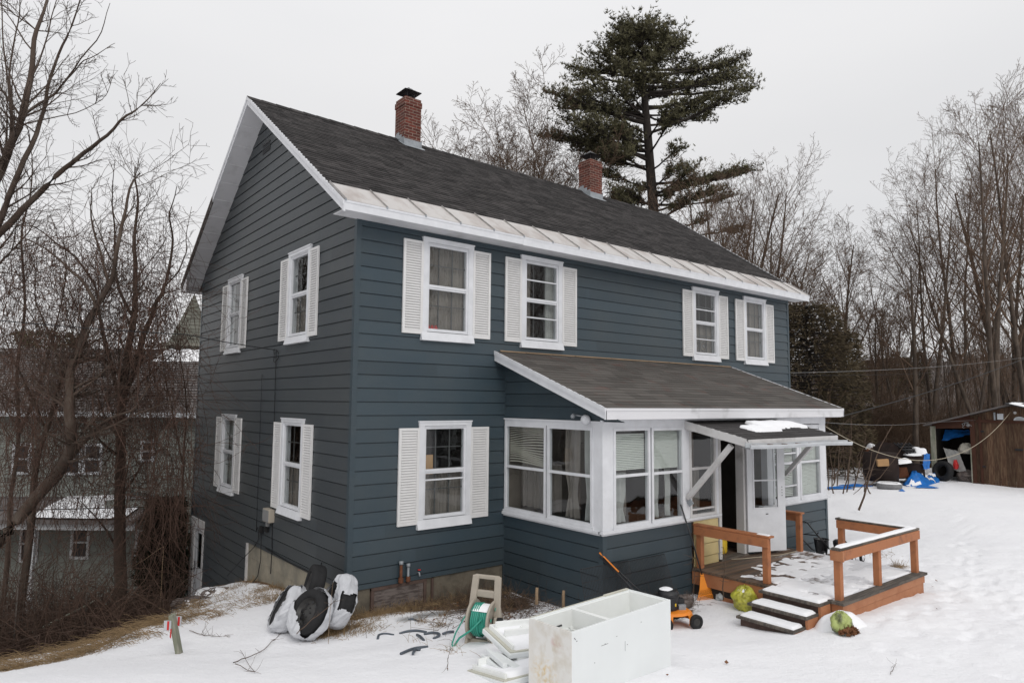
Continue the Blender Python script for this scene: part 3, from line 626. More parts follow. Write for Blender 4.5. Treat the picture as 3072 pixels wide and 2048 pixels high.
# metal apron at the eave with folded seams
ST = (YE, .172)
ap = MB().add([rp_(X0, ST[0]-.01, .018), rp_(X1, ST[0]-.01, .018), rp_(X1, ST[1], .018), rp_(X0, ST[1], .018), rp_(X0, ST[0]-.01, 0), rp_(X1, ST[0]-.01, 0)], [(0, 1, 2, 3), (4, 5, 1, 0)]).build('eave_apron', 'roof_metal', house)
mb = MB(); x = X0+.02; xs = [X0+.015]
while x < X1: x += .665; xs.append(min(x+random.uniform(-.02, .02), X1-.015))
mb2 = MB()
for x in xs:
    a, b = rp_(x+.0, ST[0]-.012, .030), rp_(x, ST[1], .030); MB().bar(a, b, .012, .022, (0, -TA, 1)).build('seam', 'seam_metal', ap); mb2.box(x-.012, x+.012, YE-.03, YE-.008, roofz(YE)-.012, roofz(YE)+.022)
mb2.build('clip', 'metal_grey', ap)
# fascia and soffit
mb = MB(); mb.box(X0+.001, X1, YE-.012, YE+.02, 5.372, 5.505); mb.box(X0, X1, YE-.02, YE-.011, 5.48, 5.512)
for x0, z in ((2.9, 5.362), (6.2, 5.368), (9.1, 5.36)): mb.box(x0, X1-.02, YE-.0165-.002*x0/9, YE-.0125, z, 5.478)
mb.build('fascia', 'white_paint', house)
mb = MB(); mb.box(X0+.02, X1-.02, YE+.02, -.002, 5.385, 5.395); mb.build('soffit', 'soffit', house)
def rake(x0, x1, ya, yb, material, lab=None, th=TH, inner=False):
    mb = MB(); za, zb = roofz(ya), roofz(yb); ea = .006
    mb.hexa([(x0, ya, za+ea), (x1, ya, za+ea), (x1, ya, za-th), (x0, ya, za-th), (x0, yb, zb+ea), (x1, yb, zb+ea), (x1, yb, zb-th), (x0, yb, zb-th)])
    sgn = -1 if x0 < 0 else 1; xx0, xx1 = (x0-.012, x0) if sgn < 0 else (x1, x1+.012)
    mb.hexa([(xx0, ya, za+ea+.004), (xx1, ya, za+ea+.004), (xx1, ya, za-.055), (xx0, ya, za-.055), (xx0, yb, zb+ea+.004), (xx1, yb, zb+ea+.004), (xx1, yb, zb-.055), (xx0, yb, zb-.055)])
    o = mb.build('rake_board', material, house)
    if lab: o['label'] = lab
for x0, x1 in ((X0-.01, X0+.018), (X1-.018, X1+.01)):
    rake(x0, x1, YE-.01, YR, 'white_paint'); 
    if x0 < 0:
        rake(x0, x1, YR, 6.42, 'white_paint'); rake(x0+.006, x1, 6.42, YB, 'weathered', 'bare weathered lower rake board', .14)
        mb = MB()
        for k in range(3): ya, yb = 6.5+k*.1, YB-.02-k*.1; d = .03+.035*k; mb.bar((x0-.002, ya, roofz(ya)-d), (x0-.002, yb, roofz(yb)-d-.01), .008, .014, (1, 0, 0))
        mb.build('rake_board', 'board_grey', house)
    else: rake(x0, x1, YR, YB, 'white_paint')
for x0, x1 in ((X0+.018, -.002), (HL+.002, X1-.018)):
    for ya, yb in ((YE+.02, YR), (YR, YB)):
        n = max(1, int(abs(yb-ya)/.40)); ysn = np.linspace(ya, yb, n+1)
        mb = MB()
        for p, q in zip(ysn[:-1], ysn[1:]):
            jz = random.uniform(0, .006); mb.add([(x0, p, roofz(p)-.150-jz), (x1, p, roofz(p)-.150), (x1, q-.004, roofz(q)-.150), (x0, q-.004, roofz(q)-.150-random.uniform(0, .005))], [(0, 1, 2, 3)])
            mb.box(x0, x1, q-.006, q-.003, roofz(q)-.158, roofz(q)-.14)
        mb.build('soffit', 'soffit', house)
# rear eave return seen from below
mb = MB(); mb.box(X0, X1, YB-.02, YB+.01, 5.30, 5.51); mb.build('fascia', 'weathered', house)
mb = MB(); mb.box(X0+.02, X1, HW+.03, YB-.02, 5.29, 5.30); mb.add([(X0+.015, HW+.0, 5.295), (X0+.015, YB-.02, 5.295), (X0+.015, YB-.02, 5.37), (X0+.015, HW, 5.64)], [(0, 1, 2, 3)]); mb.add([(X0+.02, HW, 5.294), (0, HW, 5.294), (0, YB, 5.294), (X0+.02, YB, 5.294)], [(0, 1, 2, 3)]); mb.build('soffit', 'soffit', house)
# gable vent
mb = MB()
for i in range(5): z = 7.645+i*.042; mb.hexa([GA(3.985, .012, z+.024), GA(4.42, .012, z+.024), GA(4.42, .032, z), GA(3.985, .032, z), GA(3.985, .012, z+.016), GA(4.42, .012, z+.016), GA(4.42, .032, z-.008), GA(3.985, .032, z-.008)])
v = mb.build('gable_vent', 'siding_gable', house); MB().boxf(GA, 3.98, 4.425, .0, .022, 7.63, 7.85).build('vent_opening', 'metal_black', v)
# ---- chimneys
def chimney(cx0, cx1, cy0, cy1, ztop):
    mb = MB(); e = .0; mb.box(cx0, cx1, cy0, cy1, 7.9, ztop-.20); mb.box(cx0-.014, cx1+.014, cy0-.014, cy1+.014, ztop-.20, ztop-.07); mb.box(cx0+.004, cx1-.004, cy0+.004, cy1-.004, ztop-.07, ztop)
    for k in range(7): a = random.choice((cx0, cx1-.1)); mb.box(a-.004, a+.104, cy0-.004, cy0+.05, ztop-.9+k*.068*1.7, ztop-.9+k*.068*1.7+.055)
    c = mb.build('chimney', 'brick', house)
    mx_, my = (cx0+cx1)/2, (cy0+cy1)/2
    MB().lathe([(.10, 0), (.105, .075), (.085, .08), (.085, 0)], (mx_, my, ztop-.01), n=20).build('flue', 'tan_plastic', c)
    mb = MB(); w = .22; zt = ztop+.17
    n = 8; V = []
    for i in range(n+1):
        for j in range(n+1):
            a, b = -1+2*i/n, -1+2*j/n; r = max(abs(a), abs(b)); V.append((mx_+a*w, my+b*w, zt+.16*(1-r)**1.25+.01))
    F = [(i*(n+1)+j, (i+1)*(n+1)+j, (i+1)*(n+1)+j+1, i*(n+1)+j+1) for i in range(n) for j in range(n)]
    mb.add(V, F); mb.add([(x, y, z-.012) for x, y, z in V], [f[::-1] for f in F])
    for sx in (-1, 1):
        for sy in (-1, 1): mb.bar((mx_+sx*.08, my+sy*.08, ztop), (mx_+sx*.11, my+sy*.11, zt+.06), .012, .006)
    mb.build('chimney_cap', 'metal_dark', c)
    mb = MB(); f0 = roofz(cy0)
    mb.hexa([(cx0-.02, cy0-.02, f0+.02-.05), (cx1+.02, cy0-.02, f0-.03), (cx1+.02, cy0-.02, f0+.15), (cx0-.02, cy0-.02, f0+.15), (cx0-.02, cy0+.001, f0-.03), (cx1+.02, cy0+.001, f0-.03), (cx1+.02, cy0+.001, f0+.15), (cx0-.02, cy0+.001, f0+.15)])
    mb.add([rp_(cx0-.05, cy0-.13, .02), rp_(cx1+.05, cy0-.13, .02), rp_(cx1+.03, cy0, .02), rp_(cx0-.03, cy0, .02)], [(0, 1, 2, 3)])
    for x, sg in ((cx0, -1), (cx1, 1)):
        ys = np.linspace(cy0-.02, YR, 4)
        for p, q in zip(ys[:-1], ys[1:]): z = roofz(q)+.13; xx = x+sg*.018+sg*random.uniform(0, .004); mb.add([(xx, p, roofz(p)-.02), (xx, q, roofz(q)-.02), (xx, q, z), (xx, p, z)], [(0, 1, 2, 3)])
        mb.add([(x+sg*.018, YR, 8.66), (x+sg*.018, cy1+.02, roofz(cy1)-.02), (x+sg*.018, cy1+.02, roofz(cy1)+.13), (x+sg*.018, YR, 8.81)], [(0, 1, 2, 3)])
        mb.add([rp_(x+sg*.018, cy0-.1, .02), rp_(x+sg*.07, cy0-.1, .02), rp_(x+sg*.07, YR, .02), rp_(x+sg*.018, YR, .02)], [(0, 1, 2, 3)])
    mb.build('flashing', 'metal_grey', c)
    return c
chimney(2.965, 3.395, 3.92, 4.36, 9.62)['label'] = 'nearer brick chimney with dark metal cap'
chimney(8.90, 9.375, 3.87, 4.33, 9.54)['label'] = 'farther brick chimney with dark metal cap'
# ---- basement door in the gable wall
mb = MB(); mb.boxf(GA, 8.09, 8.36, 0, .04, -2.6, -.13); mb.boxf(GA, 7.33, 7.41, 0, .04, -2.6, -.13); mb.boxf(GA, 7.31, 8.38, 0, .05, -.27, -.11)
dr = mb.build('basement_door', 'old_white', house); dr['label'] = 'white basement door with a narrow pane'
d = MB(); d.boxf(GA, 7.41, 8.09, -.03, .012, -2.5, -1.22); d.boxf(GA, 7.41, 7.50, -.03, .012, -1.22, -.27); d.boxf(GA, 7.91, 8.09, -.03, .012, -1.22, -.27); d.boxf(GA, 7.50, 7.91, -.03, .012, -.42, -.27); d.build('leaf', 'white_paint', dr)
pane(dr, GA, 7.50, 7.91, -1.22, -.42, 0); MB().boxf(GA, 7.4, 8.1, -.2, -.12, -2.5, -.2).build('dark_room', 'interior', dr)
mb = MB(); mb.tube([GA(8.02, .01, -1.28), GA(8.02, .06, -1.28)], .012, 8); mb.lathe([(0, .03), (.025, .025), (.03, .01), (.012, 0)], GA(8.02, .06, -1.28), (-1, 0, 0), 12); mb.boxf(GA, 8.0, 8.04, .01, .018, -1.34, -1.10); mb.build('handle', 'metal_black', dr)
# ---- meter box and cables on the gable
mb = MB(); mb.boxf(GA, 2.95, 3.28, .01, .12, .48, .71); mt = mb.build('meter_box', 'tan_plastic', house, bevel=.01)
mb = MB(); mb.boxf(GA, 2.97, 3.26, .12, .128, .495, .69); mb.boxf(GA, 3.10, 3.16, .05, .10, .40, .48); mb.build('cover', 'wire_grey', mt)
mb = MB()
mb.tube([GA(3.17, .03, 3.58), GA(3.16, .03, 3.2), GA(3.13, .03, 2.3), GA(3.05, .03, 1.2), GA(3.02, .03, .7)], .006, 5)
mb.tube([GA(3.02, .03, .48), GA(3.0, .03, .2), GA(2.98, .03, 0), GA(2.95, .05, -.4)], .008, 5)
mb.tube([GA(3.88, .03, 3.15), GA(3.87, .03, 2.2), GA(3.84, .03, .38)], .004, 5)
mb.tube([GA(3.84, .03, .38), GA(3.75, .06, .22), GA(3.7, .05, .30), GA(3.62, .05, .1), GA(3.9, .04, -.1), GA(4.4, .08, -.4), GA(4.9, .2, -.8)], .007, 5)
mb.tube([GA(3.55, .04, .2), GA(3.5, .05, .05), GA(3.45, .06, -.25), GA(3.52, .08, -.55), GA(3.7, .1, -.7)], .008, 5)
mb.tube([GA(3.17+.12*math.sin(t), .04+.02*math.cos(t*2), 3.47+.12*math.cos(t)) for t in np.linspace(0, 7, 16)], .006, 5)
mb.tube([GA(3.3, .03, -.02), GA(2.2, .035, -.06), GA(1.3, .03, -.05), GA(.7, .03, -.07)], .011, 5); mb.tube([GA(.85, .03, .18), GA(.84, .05, -.1), GA(.9, .1, -.3)], .009, 5)
mb.boxf(GA, 3.18, 3.32, .02, .07, .28, .36); mb.boxf(GA, 3.45, 3.6, .02, .06, .22, .34)
mb.build('wall_cable', 'cable', house)
# ---- enclosed porch
E_ = dict(x0=2.616, x1=9.707, ye=-2.602, zt=3.53, ze=2.585); TP = (E_['zt']-E_['ze'])/2.602
pz = lambda y: E_['zt']+y*TP
sidewall('porch_wall', PW, -.9, .765, lambda z: (-2.31, 0), material='siding', phase=-.05)
sidewall('porch_wall', PW, 2.38, 3.36, lambda z: (min(0, (z+.15-E_['zt'])/TP), 0), material='siding', phase=.155)
sidewall('porch_wall', PF, -.6, .765, lambda z: (2.87, 4.94), material='siding', phase=-.06)
sidewall('porch_wall', PF, -.55, .765, lambda z: (6.5, 9.46), material='siding', phase=-.06)
sidewall('porch_wall', PF, .0, .74, lambda z: (5.0, 5.68), material='tan_siding', phase=-.06, label='tan lap siding beside the door')
MB().quad(PE(-2.31, 0, -.5), PE(0, 0, -.5), PE(0, 0, 3.35), PE(-2.31, 0, 2.5)).build('porch_wall', 'siding', house)
for q_ in (((PW, -2.31, -2.25, .0, .026, -.6, .735), (PF, 2.844, 2.93, .0, .026, -.6, .735)), ((PF, 9.41, 9.485, 0, .028, -.5, .765),), ((PW, -.03, .0, .0, .03, -.8, 3.2),)):
    mb = MB()
    for q in q_: mb.boxf(*q)
    mb.build('corner_board', 'siding', house)
mb = MB()        # sill band, head band, posts
mb.boxf(PW, -2.31, .0, -.02, .07, .765, .80); mb.boxf(PW, -2.31, .0, -.02, .035, .735, .765); mb.boxf(PF, 2.80, 5.72, -.02, .07, .766, .80); mb.boxf(PF, 2.835, 5.7, -.02, .035, .736, .766); mb.boxf(PF, 7.0, 9.52, -.02, .07, .766, .80); mb.boxf(PF, 7.0, 9.49, -.02, .035, .736, .766)
mb.build('sill_band', 'white_paint', house)
mb = MB()
mb.boxf(PW, -2.309, .0, -.02, .03, 2.285, 2.38); mb.boxf(PW, -2.309, .0, .03, .045, 2.36, 2.385); mb.boxf(PF, 2.839, 9.49, -.02, .031, 2.275, 2.40)
mb.boxf(PW, -2.308, -2.14, -.15, .028, .80, 2.285); mb.boxf(PF, 2.842, 3.08, .0, .027, .80, 2.275); mb.boxf(PF, 4.735, 4.93, -.1, .026, .80, 2.275); mb.boxf(PF, 9.24, 9.485, -.15, .027, .80, 2.275); mb.boxf(PF, 8.33, 8.42, -.1, .03, .80, 2.0)
mb.boxf(PF, 5.62, 5.70, -.06, .03, .80, 2.275); mb.boxf(PF, 7.25, 7.45, -.1, .026, .80, 2.275)
mb.build('porch_frame', 'white_paint', house)
def pwin(fn, a0, a1, z0, z1, zm, mid=None, up='blind', lo='dark', m='white_paint', extra=(), lab=None, screen=False):
    s = .045; w = MB()
    for q in ((a0, a0+s), (a1-s, a1)): w.boxf(fn, q[0], q[1], -.03, .040, z0, z1)
    w.boxf(fn, a0+s, a1-s, -.03, .038, z1-s, z1); w.boxf(fn, a0+s, a1-s, -.03, .038, z0, z0+s); w.boxf(fn, a0-.02, a1+.02, -.02, .055, z0-.05, z0+.002)
    o = w.build('porch_window', m, house)
    if lab: o['label'] = lab
    w = MB(); w.boxf(fn, a0+s, a1-s, -.01, .030, zm-.02, zm+.022)
    for e in extra: w.boxf(fn, a0+s, a1-s, -.01, .024, e-.014, e+.014)
    w.build('sash', m, o); pane(o, fn, a0+s, a1-s, zm, z1-s, .012); pane(o, fn, a0+s, a1-s, z0+s, zm, .004)
    return o, (a0+s, a1-s, z0+s, z1-s)
o, q = pwin(PW, -1.10, -.04, .84, 2.29, 1.57, lab='left window of the porch side wall, old slatted blind'); blind(o, PW, q[0], q[1], 1.60, q[3], -.05, 'blind_old', .10, .034); 
curtain(o, PW, q[0]-.02, q[1]+.02, q[2], 1.65, -.30, 'curtain', 6, .03)
o, q = pwin(PW, -2.14, -1.135, .84, 2.29, 1.57, lab='right window of the porch side wall, hanging curtains'); curtain(o, PW, -2.12, -1.86, q[2], q[3], -.10, 'curtain_white', 9, .03, pinch=.35); curtain(o, PW, -1.70, -1.42, q[2], q[3], -.12, 'curtain', 10, .03, pinch=.5); 
mb = MB(); mb.boxf(PW, -1.35, -1.2, -.7, -.5, .5, 2.0); mb.build('chair', 'interior_brown', o)
o, q = pwin(PF, 3.07, 3.90, .82, 2.285, 1.57, lab='left window of the porch front, blind drawn halfway'); blind(o, PF, q[0], q[1], 1.66, q[3]-.06, -.05, 'blind', .0); curtain(o, PF, 3.20, 3.50, q[2], 1.6, -.12, 'curtain_white', 9, .03, pinch=.6); curtain(o, PF, 3.0, 3.9, q[2], 1.7, -.45, 'curtain', 4, .03)
o, q = pwin(PF, 3.935, 4.745, .81, 2.275, 1.565, lab='second window of the porch front'); blind(o, PF, q[0], q[1], 1.62, q[3], -.06, 'blind', .0, .022); curtain(o, PF, 4.05, 4.30, q[2], 1.62, -.12, 'curtain_white', 9, .03, pinch=.4); curtain(o, PF, 4.45, 4.62, q[2], 1.6, -.14, 'curtain_white', 9, .03)
o, q = pwin(PF, 4.90, 5.62, .80, 2.24, 1.585, m='old_white', extra=(.92,), lab='narrow dark window beside the porch door'); curtain(o, PF, 4.98, 5.2, 1.6, q[3], -.12, 'interior_brown', 9, .02); curtain(o, PF, 5.1, 5.35, .9, 1.6, -.14, 'curtain', 9, .02)
o, q = pwin(PF, 7.44, 8.34, .84, 1.98, 1.53, m='white_paint', extra=(1.10, 1.72), lab='porch window right of the open door'); blind(o, PF, q[0], q[1], q[2], q[3], -.06, 'blind', .03, .03)
o, q = pwin(PF, 8.42, 9.25, .84, 1.98, 1.53, lab='right end window of the porch front, blind drawn'); blind(o, PF, q[0], q[1], q[2], q[3], -.05, 'blind', .0)
o, q = pwin(PF, 8.42, 9.25, 2.03, 2.26, 2.2)
# porch interior
mb = MB(); mb.quad((2.9, -2.26, .02), (9.43, -2.26, .02), (9.43, 0, .02), (2.9, 0, .02)); mb.build('porch_floor', 'porch_boards', house)
mb = MB(); mb.quad((2.9, -.06, 0), (9.43, -.06, 0), (9.43, -.06, 2.42), (2.9, -.06, 2.42)); mb.quad((2.9, -2.29, 2.42), (9.43, -2.29, 2.42), (9.43, -.05, 2.42), (2.9, -.05, 2.42)); mb.quad((9.43, -2.27, 0), (9.43, 0, 0), (9.43, 0, 2.4), (9.43, -2.27, 2.4)); mb.build('porch_lining', 'porch_panel', house); mb = MB()
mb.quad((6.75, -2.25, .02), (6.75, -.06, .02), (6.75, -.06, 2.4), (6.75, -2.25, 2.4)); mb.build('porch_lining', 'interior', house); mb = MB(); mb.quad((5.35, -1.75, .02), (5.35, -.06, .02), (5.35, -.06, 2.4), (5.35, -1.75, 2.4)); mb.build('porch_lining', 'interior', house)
mb = MB(); mb.boxf(PF, 2.95, 4.9, -.04, -.03, .02, .75); mb.boxf(PW, -2.25, -.02, -.04, -.03, .02, .75); mb.build('porch_lining', 'porch_panel', house)
mb = MB(); mb.quad((5.15, -2.2, .9), (5.15, -2.2, 1.15), (5.15, -1.9, 1.15), (5.15, -1.9, .9)); mb.box(4.1, 5.2, -1.9, -1.3, .02, .86); mb.build('porch_table', 'interior_brown', house)
# door opening and open storm door
mb = MB(); mb.boxf(PF, 5.70, 5.77, -.12, .034, .0, 2.10); mb.boxf(PF, 6.44, 6.53, -.12, .034, .0, 2.10); mb.boxf(PF, 5.77, 6.44, -.12, .033, 2.03, 2.10); mb.build('door_frame', 'old_white', house)
MB().boxf(PF, 5.70, 6.53, -.12, .06, -.02, .03).build('threshold', 'deck_worn', house)
sd = MB(); hx, hy, ex, ey = 6.50, -2.36, 7.225, -2.665; dl = math.hypot(ex-hx, ey-hy); dx, dy = (ex-hx)/dl, (ey-hy)/dl
DF = lambda a, o, z: (hx+dx*a-dy*(-o)*-1*-1, hy+dy*a-dx*o, z)
DF = lambda a, o, z: (hx+dx*a+dy*o, hy+dy*a-dx*o, z)
sd.boxf(DF, 0, .13, 0, .035, .06, 1.98); sd.boxf(DF, dl-.15, dl, 0, .035, .06, 1.98); sd.boxf(DF, .13, dl-.15, 0, .034, 1.90, 1.98); sd.boxf(DF, .13, dl-.15, 0, .034, .06, .82)
for z in (1.30,): sd.boxf(DF, .13, dl-.15, .004, .03, z-.012, z+.012)
sdo = sd.build('storm_door', 'white_paint', house); sdo['label'] = 'white storm door swung open against the porch'
pane(sdo, DF, .13, dl-.15, .82, 1.90, .018)
mb = MB(); mb.boxf(DF, .37, .42, .034, .037, .70, .718); 
for k in range(4): mb.boxf(DF, dl-.075, dl-.06, .035, .038, 1.02+k*.05, 1.035+k*.05)
mb.build('letterplate', 'metal_dark', sdo)
mb = MB(); mb.boxf(DF, .11, .14, .03, .045, .80, 1.92); mb.boxf(DF, dl-.165, dl-.14, .03, .045, .80, 1.92); mb.boxf(DF, .14, dl-.165, .03, .044, .80, .825); mb.build('bead', 'white_paint', sdo)
# things standing inside the doorway
mb = MB(); mb.lathe([(0, 0), (.19, 0), (.2, .03), (.2, .2), (.17, .24), (0, .26)], (6.14, -1.95, .03), n=20); vac = mb.build('tub', 'yellow', None, loc=(6.14, -1.95, .03)); tag(vac, 'round yellow tub on the porch floor inside the open door', 'tub')
mb = MB(); mb.box(5.95, 6.25, -1.5, -1.1, .03, .75); mb.box(6.0, 6.6, -1.0, -.6, .03, 1.35); b_ = mb.build('box_pile', 'interior_brown', None, bevel=.02); tag(b_, 'dark stacked boxes in the gloom behind the yellow tub', 'boxes')
# ---- porch roof
pr_ = lambda x, y, off=0: (x, y-off*TP/math.hypot(1, TP), pz(y)+off)
mb = MB(); mb.add([(E_['x0'], E_['ye'], E_['ze']-.01), (E_['x1'], E_['ye'], E_['ze']-.01), (E_['x1'], 0, E_['zt']-.01), (E_['x0'], 0, E_['zt']-.01)], [(0, 1, 2, 3)]); mb.add([(E_['x0'], E_['ye'], E_['ze']-.15), (E_['x1'], E_['ye'], E_['ze']-.15), (E_['x1'], 0, E_['zt']-.15), (E_['x0'], 0, E_['zt']-.15)], [(3, 2, 1, 0)]); mb.build('roof_deck', 'board_grey', house)
LP = math.hypot(1, TP)
so_ = shingles('porch_roof', lambda u, s, h: pr_(u, E_['ye']+s/LP, h), E_['x0']-.015, E_['x1']+.015, -.012, 2.602*LP-.03, 'shingle_porch', .135, .55, jit=.002); so_['label'] = 'brownish grey shingle roof over the porch'
mb = MB(); x = E_['x0']+.1
while x < 9.65: w = random.uniform(.5, 1.1); mb.add([(x, -.05-random.uniform(0, .02), pz(-.05)+.014), (min(x+w, 9.65), -.05, pz(-.05)+.014), (min(x+w, 9.65), -.024, pz(0)+.02), (x, -.024, pz(0)+.02)], [(0, 1, 2, 3)], random.random()); x += w
mb.build('flashing_strip', 'twig_light', house)
mb = MB(); e = E_; f0, f1 = e['ye'], e['ze']
mb.box(e['x0']+.002, e['x1']-.002, f0-.02, f0+.015, f1-.165, f1-.004); mb.box(e['x0'], e['x1'], f0-.03, f0-.02, f1-.04, f1-.001)
mb.build('fascia', 'sooty_white', house)
for x0, x1, s in ((e['x0']-.012, e['x0']+.015, -1), (e['x1']-.015, e['x1']+.012, 1)):
    mb = MB(); P = lambda a, b, t, d: [(a, f0-.02, f1-t), (b, f0-.02, f1-t), (b, f0-.02, f1-d), (a, f0-.02, f1-d), (a, -.024, e['zt']-t), (b, -.024, e['zt']-t), (b, -.024, e['zt']-d), (a, -.024, e['zt']-d)]
    mb.hexa(P(x0, x1, -.0, .165)); a, b = (x0-.012, x0) if s < 0 else (x1, x1+.012); mb.hexa(P(a, b, -.004, .06)); mb.hexa(P(a+.006 if s < 0 else a, b if s < 0 else b-.006, .06, .085)); mb.build('rake_board', 'white_paint', house)
mb = MB(); mb.quad((e['x0']+.02, f0, f1-.16), (2.86, f0, f1-.16), (2.86, -.03, e['zt']-.16), (e['x0']+.02, -.03, e['zt']-.16)); mb.box(2.86, 9.68, f0+.015, -2.30, f1-.175, f1-.165); mb.build('soffit', 'soffit', house)
# security light
mb = MB(); mb.tube([PW(-1.98, .02, 2.47), PW(-1.98, .08, 2.44)], .022, 10); mb.lathe([(0, -.03), (.03, -.02), (.035, .04), (.028, .06), (0, .06)], PW(-1.80, .10, 2.46), (-.8, -.5, -.3), 12); mb.tube([PW(-1.98, .06, 2.45), PW(-1.80, .08, 2.47)], .012, 6); sc = mb.build('security_lamp', 'metal_grey', house)
MB().lathe([(0, .06), (.05, .05), (.075, .0), (.07, -.04), (.03, -.09), (0, -.09)], PW(-2.06, .10, 2.40), (-.75, -.6, -.25), 20).build('lamp_head', 'white_paint', sc)
# ---- little awning over the door
AX0, AX1, AY0, AY1 = 4.79, 7.62, -2.335, -3.47
az = lambda y: 2.375+(y-AY0)*(2.375-2.13)/(AY0-AY1)
LA = math.hypot(1, .216)
mb = MB(); mb.hexa([(AX0, AY1, az(AY1)-.006), (AX1, AY1, az(AY1)-.006), (AX1, AY1, az(AY1)-.03), (AX0, AY1, az(AY1)-.03), (AX0, AY0, az(AY0)-.006), (AX1, AY0, az(AY0)-.006), (AX1, AY0, az(AY0)-.03), (AX0, AY0, az(AY0)-.03)])
aw = mb.build('awning', 'board_grey', house); aw['label'] = 'small shingled awning over the porch door'
shingles('awning_roof', lambda u, s, h: (u, AY1+s/LA, az(AY1+s/LA)+h), AX0-.01, AX1+.01, -.01, (AY0-AY1)*LA, 'shingle_dark', .125, .5, parent=aw)
for x in (AX0-.012, AX1-.02): MB().hexa([(x, AY1-.0, az(AY1)+.004), (x+.032, AY1-.0, az(AY1)+.004), (x+.032, AY1, az(AY1)-.12), (x, AY1, az(AY1)-.12), (x, AY0, az(AY0)+.004), (x+.032, AY0, az(AY0)+.004), (x+.032, AY0, az(AY0)-.13), (x, AY0, az(AY0)-.13)]).build('rake_board', 'old_white', aw)
mb = MB(); mb.box(AX0+.02, AX1-.0, AY1-.02, AY1+.005, az(AY1)-.10, az(AY1)-.008); mb.build('fascia', 'old_white', aw)
mb = MB(); gy, gz0 = AY1-.03, 2.005
prof = [(0, .075), (0, 0), (-.02, -.012), (-.085, -.012), (-.10, .03), (-.095, .05), (-.088, .05), (-.092, .03), (-.08, 0), (-.008, 0), (-.006, .075)]
n = len(prof); V = []
for k in range(9):
    x = AX0-.1+(7.95-AX0+.1)*k/8; dz = -.045*k/8-.01*math.sin(k*.8)
    V += [(x, gy+a, gz0+b+dz) for a, b in prof]
mb.add(V, [(k*n+i, k*n+(i+1) % n, (k+1)*n+(i+1) % n, (k+1)*n+i) for k in range(8) for i in range(n)]); mb.build('gutter', 'trim_dirty', aw)
mb = MB()
for k in range(6): x = AX0+.08+k*.42; mb.box(x, x+.025, gy-.095, gy+.0, gz0+.035-.005*k, gz0+.045-.005*k)
for k in range(9): x = AX0+random.random()*2.6; mb.box(x, x+random.uniform(.05, .2), gy-.07, gy-.02, gz0-.02, gz0+.02)
mb.build('gutter_hanger', 'rust', aw)
for x, t, bt in ((4.87, (4.87, -3.15, 2.02), (4.82, -2.35, 1.12)), (7.5, (7.5, -3.12, 2.0), (7.86, -2.35, 1.33))):
    mb = MB(); mb.bar(bt, t, .075, .075, (1, 0, 0)); mb.build('brace', 'old_white', aw, bevel=.004)
MB().bar((4.82, -2.36, 1.10), (4.83, -2.42, 1.02), .10, .02, (1, 0, 0)).build('brace', 'metal_grey', aw)
def snowblob(name, parent, fn, a0, a1, b0, b1, h, seed, thr=.30, res=.035, irr=.45, label=None, cat=None, loc=(0, 0, 0), local=False):
    """a lying snow patch with an uneven outline; fn(a, b, height) -> world"""
    A = np.arange(a0, a1+res, res); B = np.arange(b0, b1+res, res); X, Y = np.meshgrid(A, B)
    u = (X-(a0+a1)/2)/((a1-a0)/2); w = (Y-(b0+b1)/2)/((b1-b0)/2); m = 1-np.maximum(np.abs(u)**3, np.abs(w)**3)
    f = m*(1-irr)+irr*fbm(X*3.1+seed*7.3, Y*3.1+seed*3.1, 4)*2*np.minimum(1, m*2.5)-thr+(.30*irr)*(fbm(X*9+seed, Y*11, 3)-.5)*2
    H = np.where(f > 0, h*(1-np.exp(-np.maximum(f, 0)*9))*(.8+.4*fbm(X*5, Y*5+seed, 2)), np.maximum(f*9*h, -.012))
    V = [fn(a, b, hh) for a, b, hh in zip(X.ravel(), Y.ravel(), H.ravel())]; nx = len(A); ok = f > -.25
    F = [(j*nx+i, j*nx+i+1, (j+1)*nx+i+1, (j+1)*nx+i) for j in range(len(B)-1) for i in range(nx-1) if ok[j, i] or ok[j, i+1] or ok[j+1, i] or ok[j+1, i+1]]
    mb = MB(); mb.add(V, F, .5, True); o = mb.build(name, 'snow', parent, local, loc=loc)
    if label: tag(o, label, cat)
    return o
AWF = lambda a, b, h: (a, b, az(b)+.012+h)
snowblob('snow_patch', None, AWF, 5.55, 6.45, -3.16, -2.80, .035, 3, .62, .015, irr=.6, label='thin snow patch on the left of the small awning over the door', cat='snow')
snowblob('snow_patch', None, AWF, 6.05, 7.6, -3.02, -2.55, .045, 5, .66, .018, irr=.7, label='thicker snow patch on the right of the small awning over the door', cat='snow')

# ------------------------------------------------------------------ deck
deck = thing('deck', 'low wooden entrance deck with orange brown railings, partly under snow', 'deck', (6.2, -3.5, -.3))
DX0, DX1, DY0, DY1, DT = 4.93, 7.66, -4.76, -2.345, .0
mb = MB(); y = DY1
while y > DY0: y2 = max(y-.138, DY0); mb.box(DX0-.02, DX1+.02, y2+.006, y, DT-.035+random.uniform(-.002, 0), DT+random.uniform(-.003, .001), random.random()); y = y2
mb.build('floor_boards', 'deck_floor', deck)
mb = MB(); mb.box(DX0-.045, DX1+.05, DY0-.05, DY0+.10, -.03, .006); mb.box(DX0-.05, DX0+.03, DY0+.1, -3.7, -.03, .004); mb.build('edge_board', 'deck_worn', deck)
mb = MB(); mb.box(DX0-.005, DX1+.01, DY0-.02, DY0+.02, -.150, -.035); mb.box(DX1-.02, DX1+.015, DY0+.02, DY1, -.20, -.04); mb.box(DX0-.012, DX0+.02, -3.72, DY1, -.24, -.04); mb.box(DX0-.012, DX0+.02, DY0+.02, -4.62, -.3, -.04)
mb.build('rim_joist', 'deck_paint_light', deck)
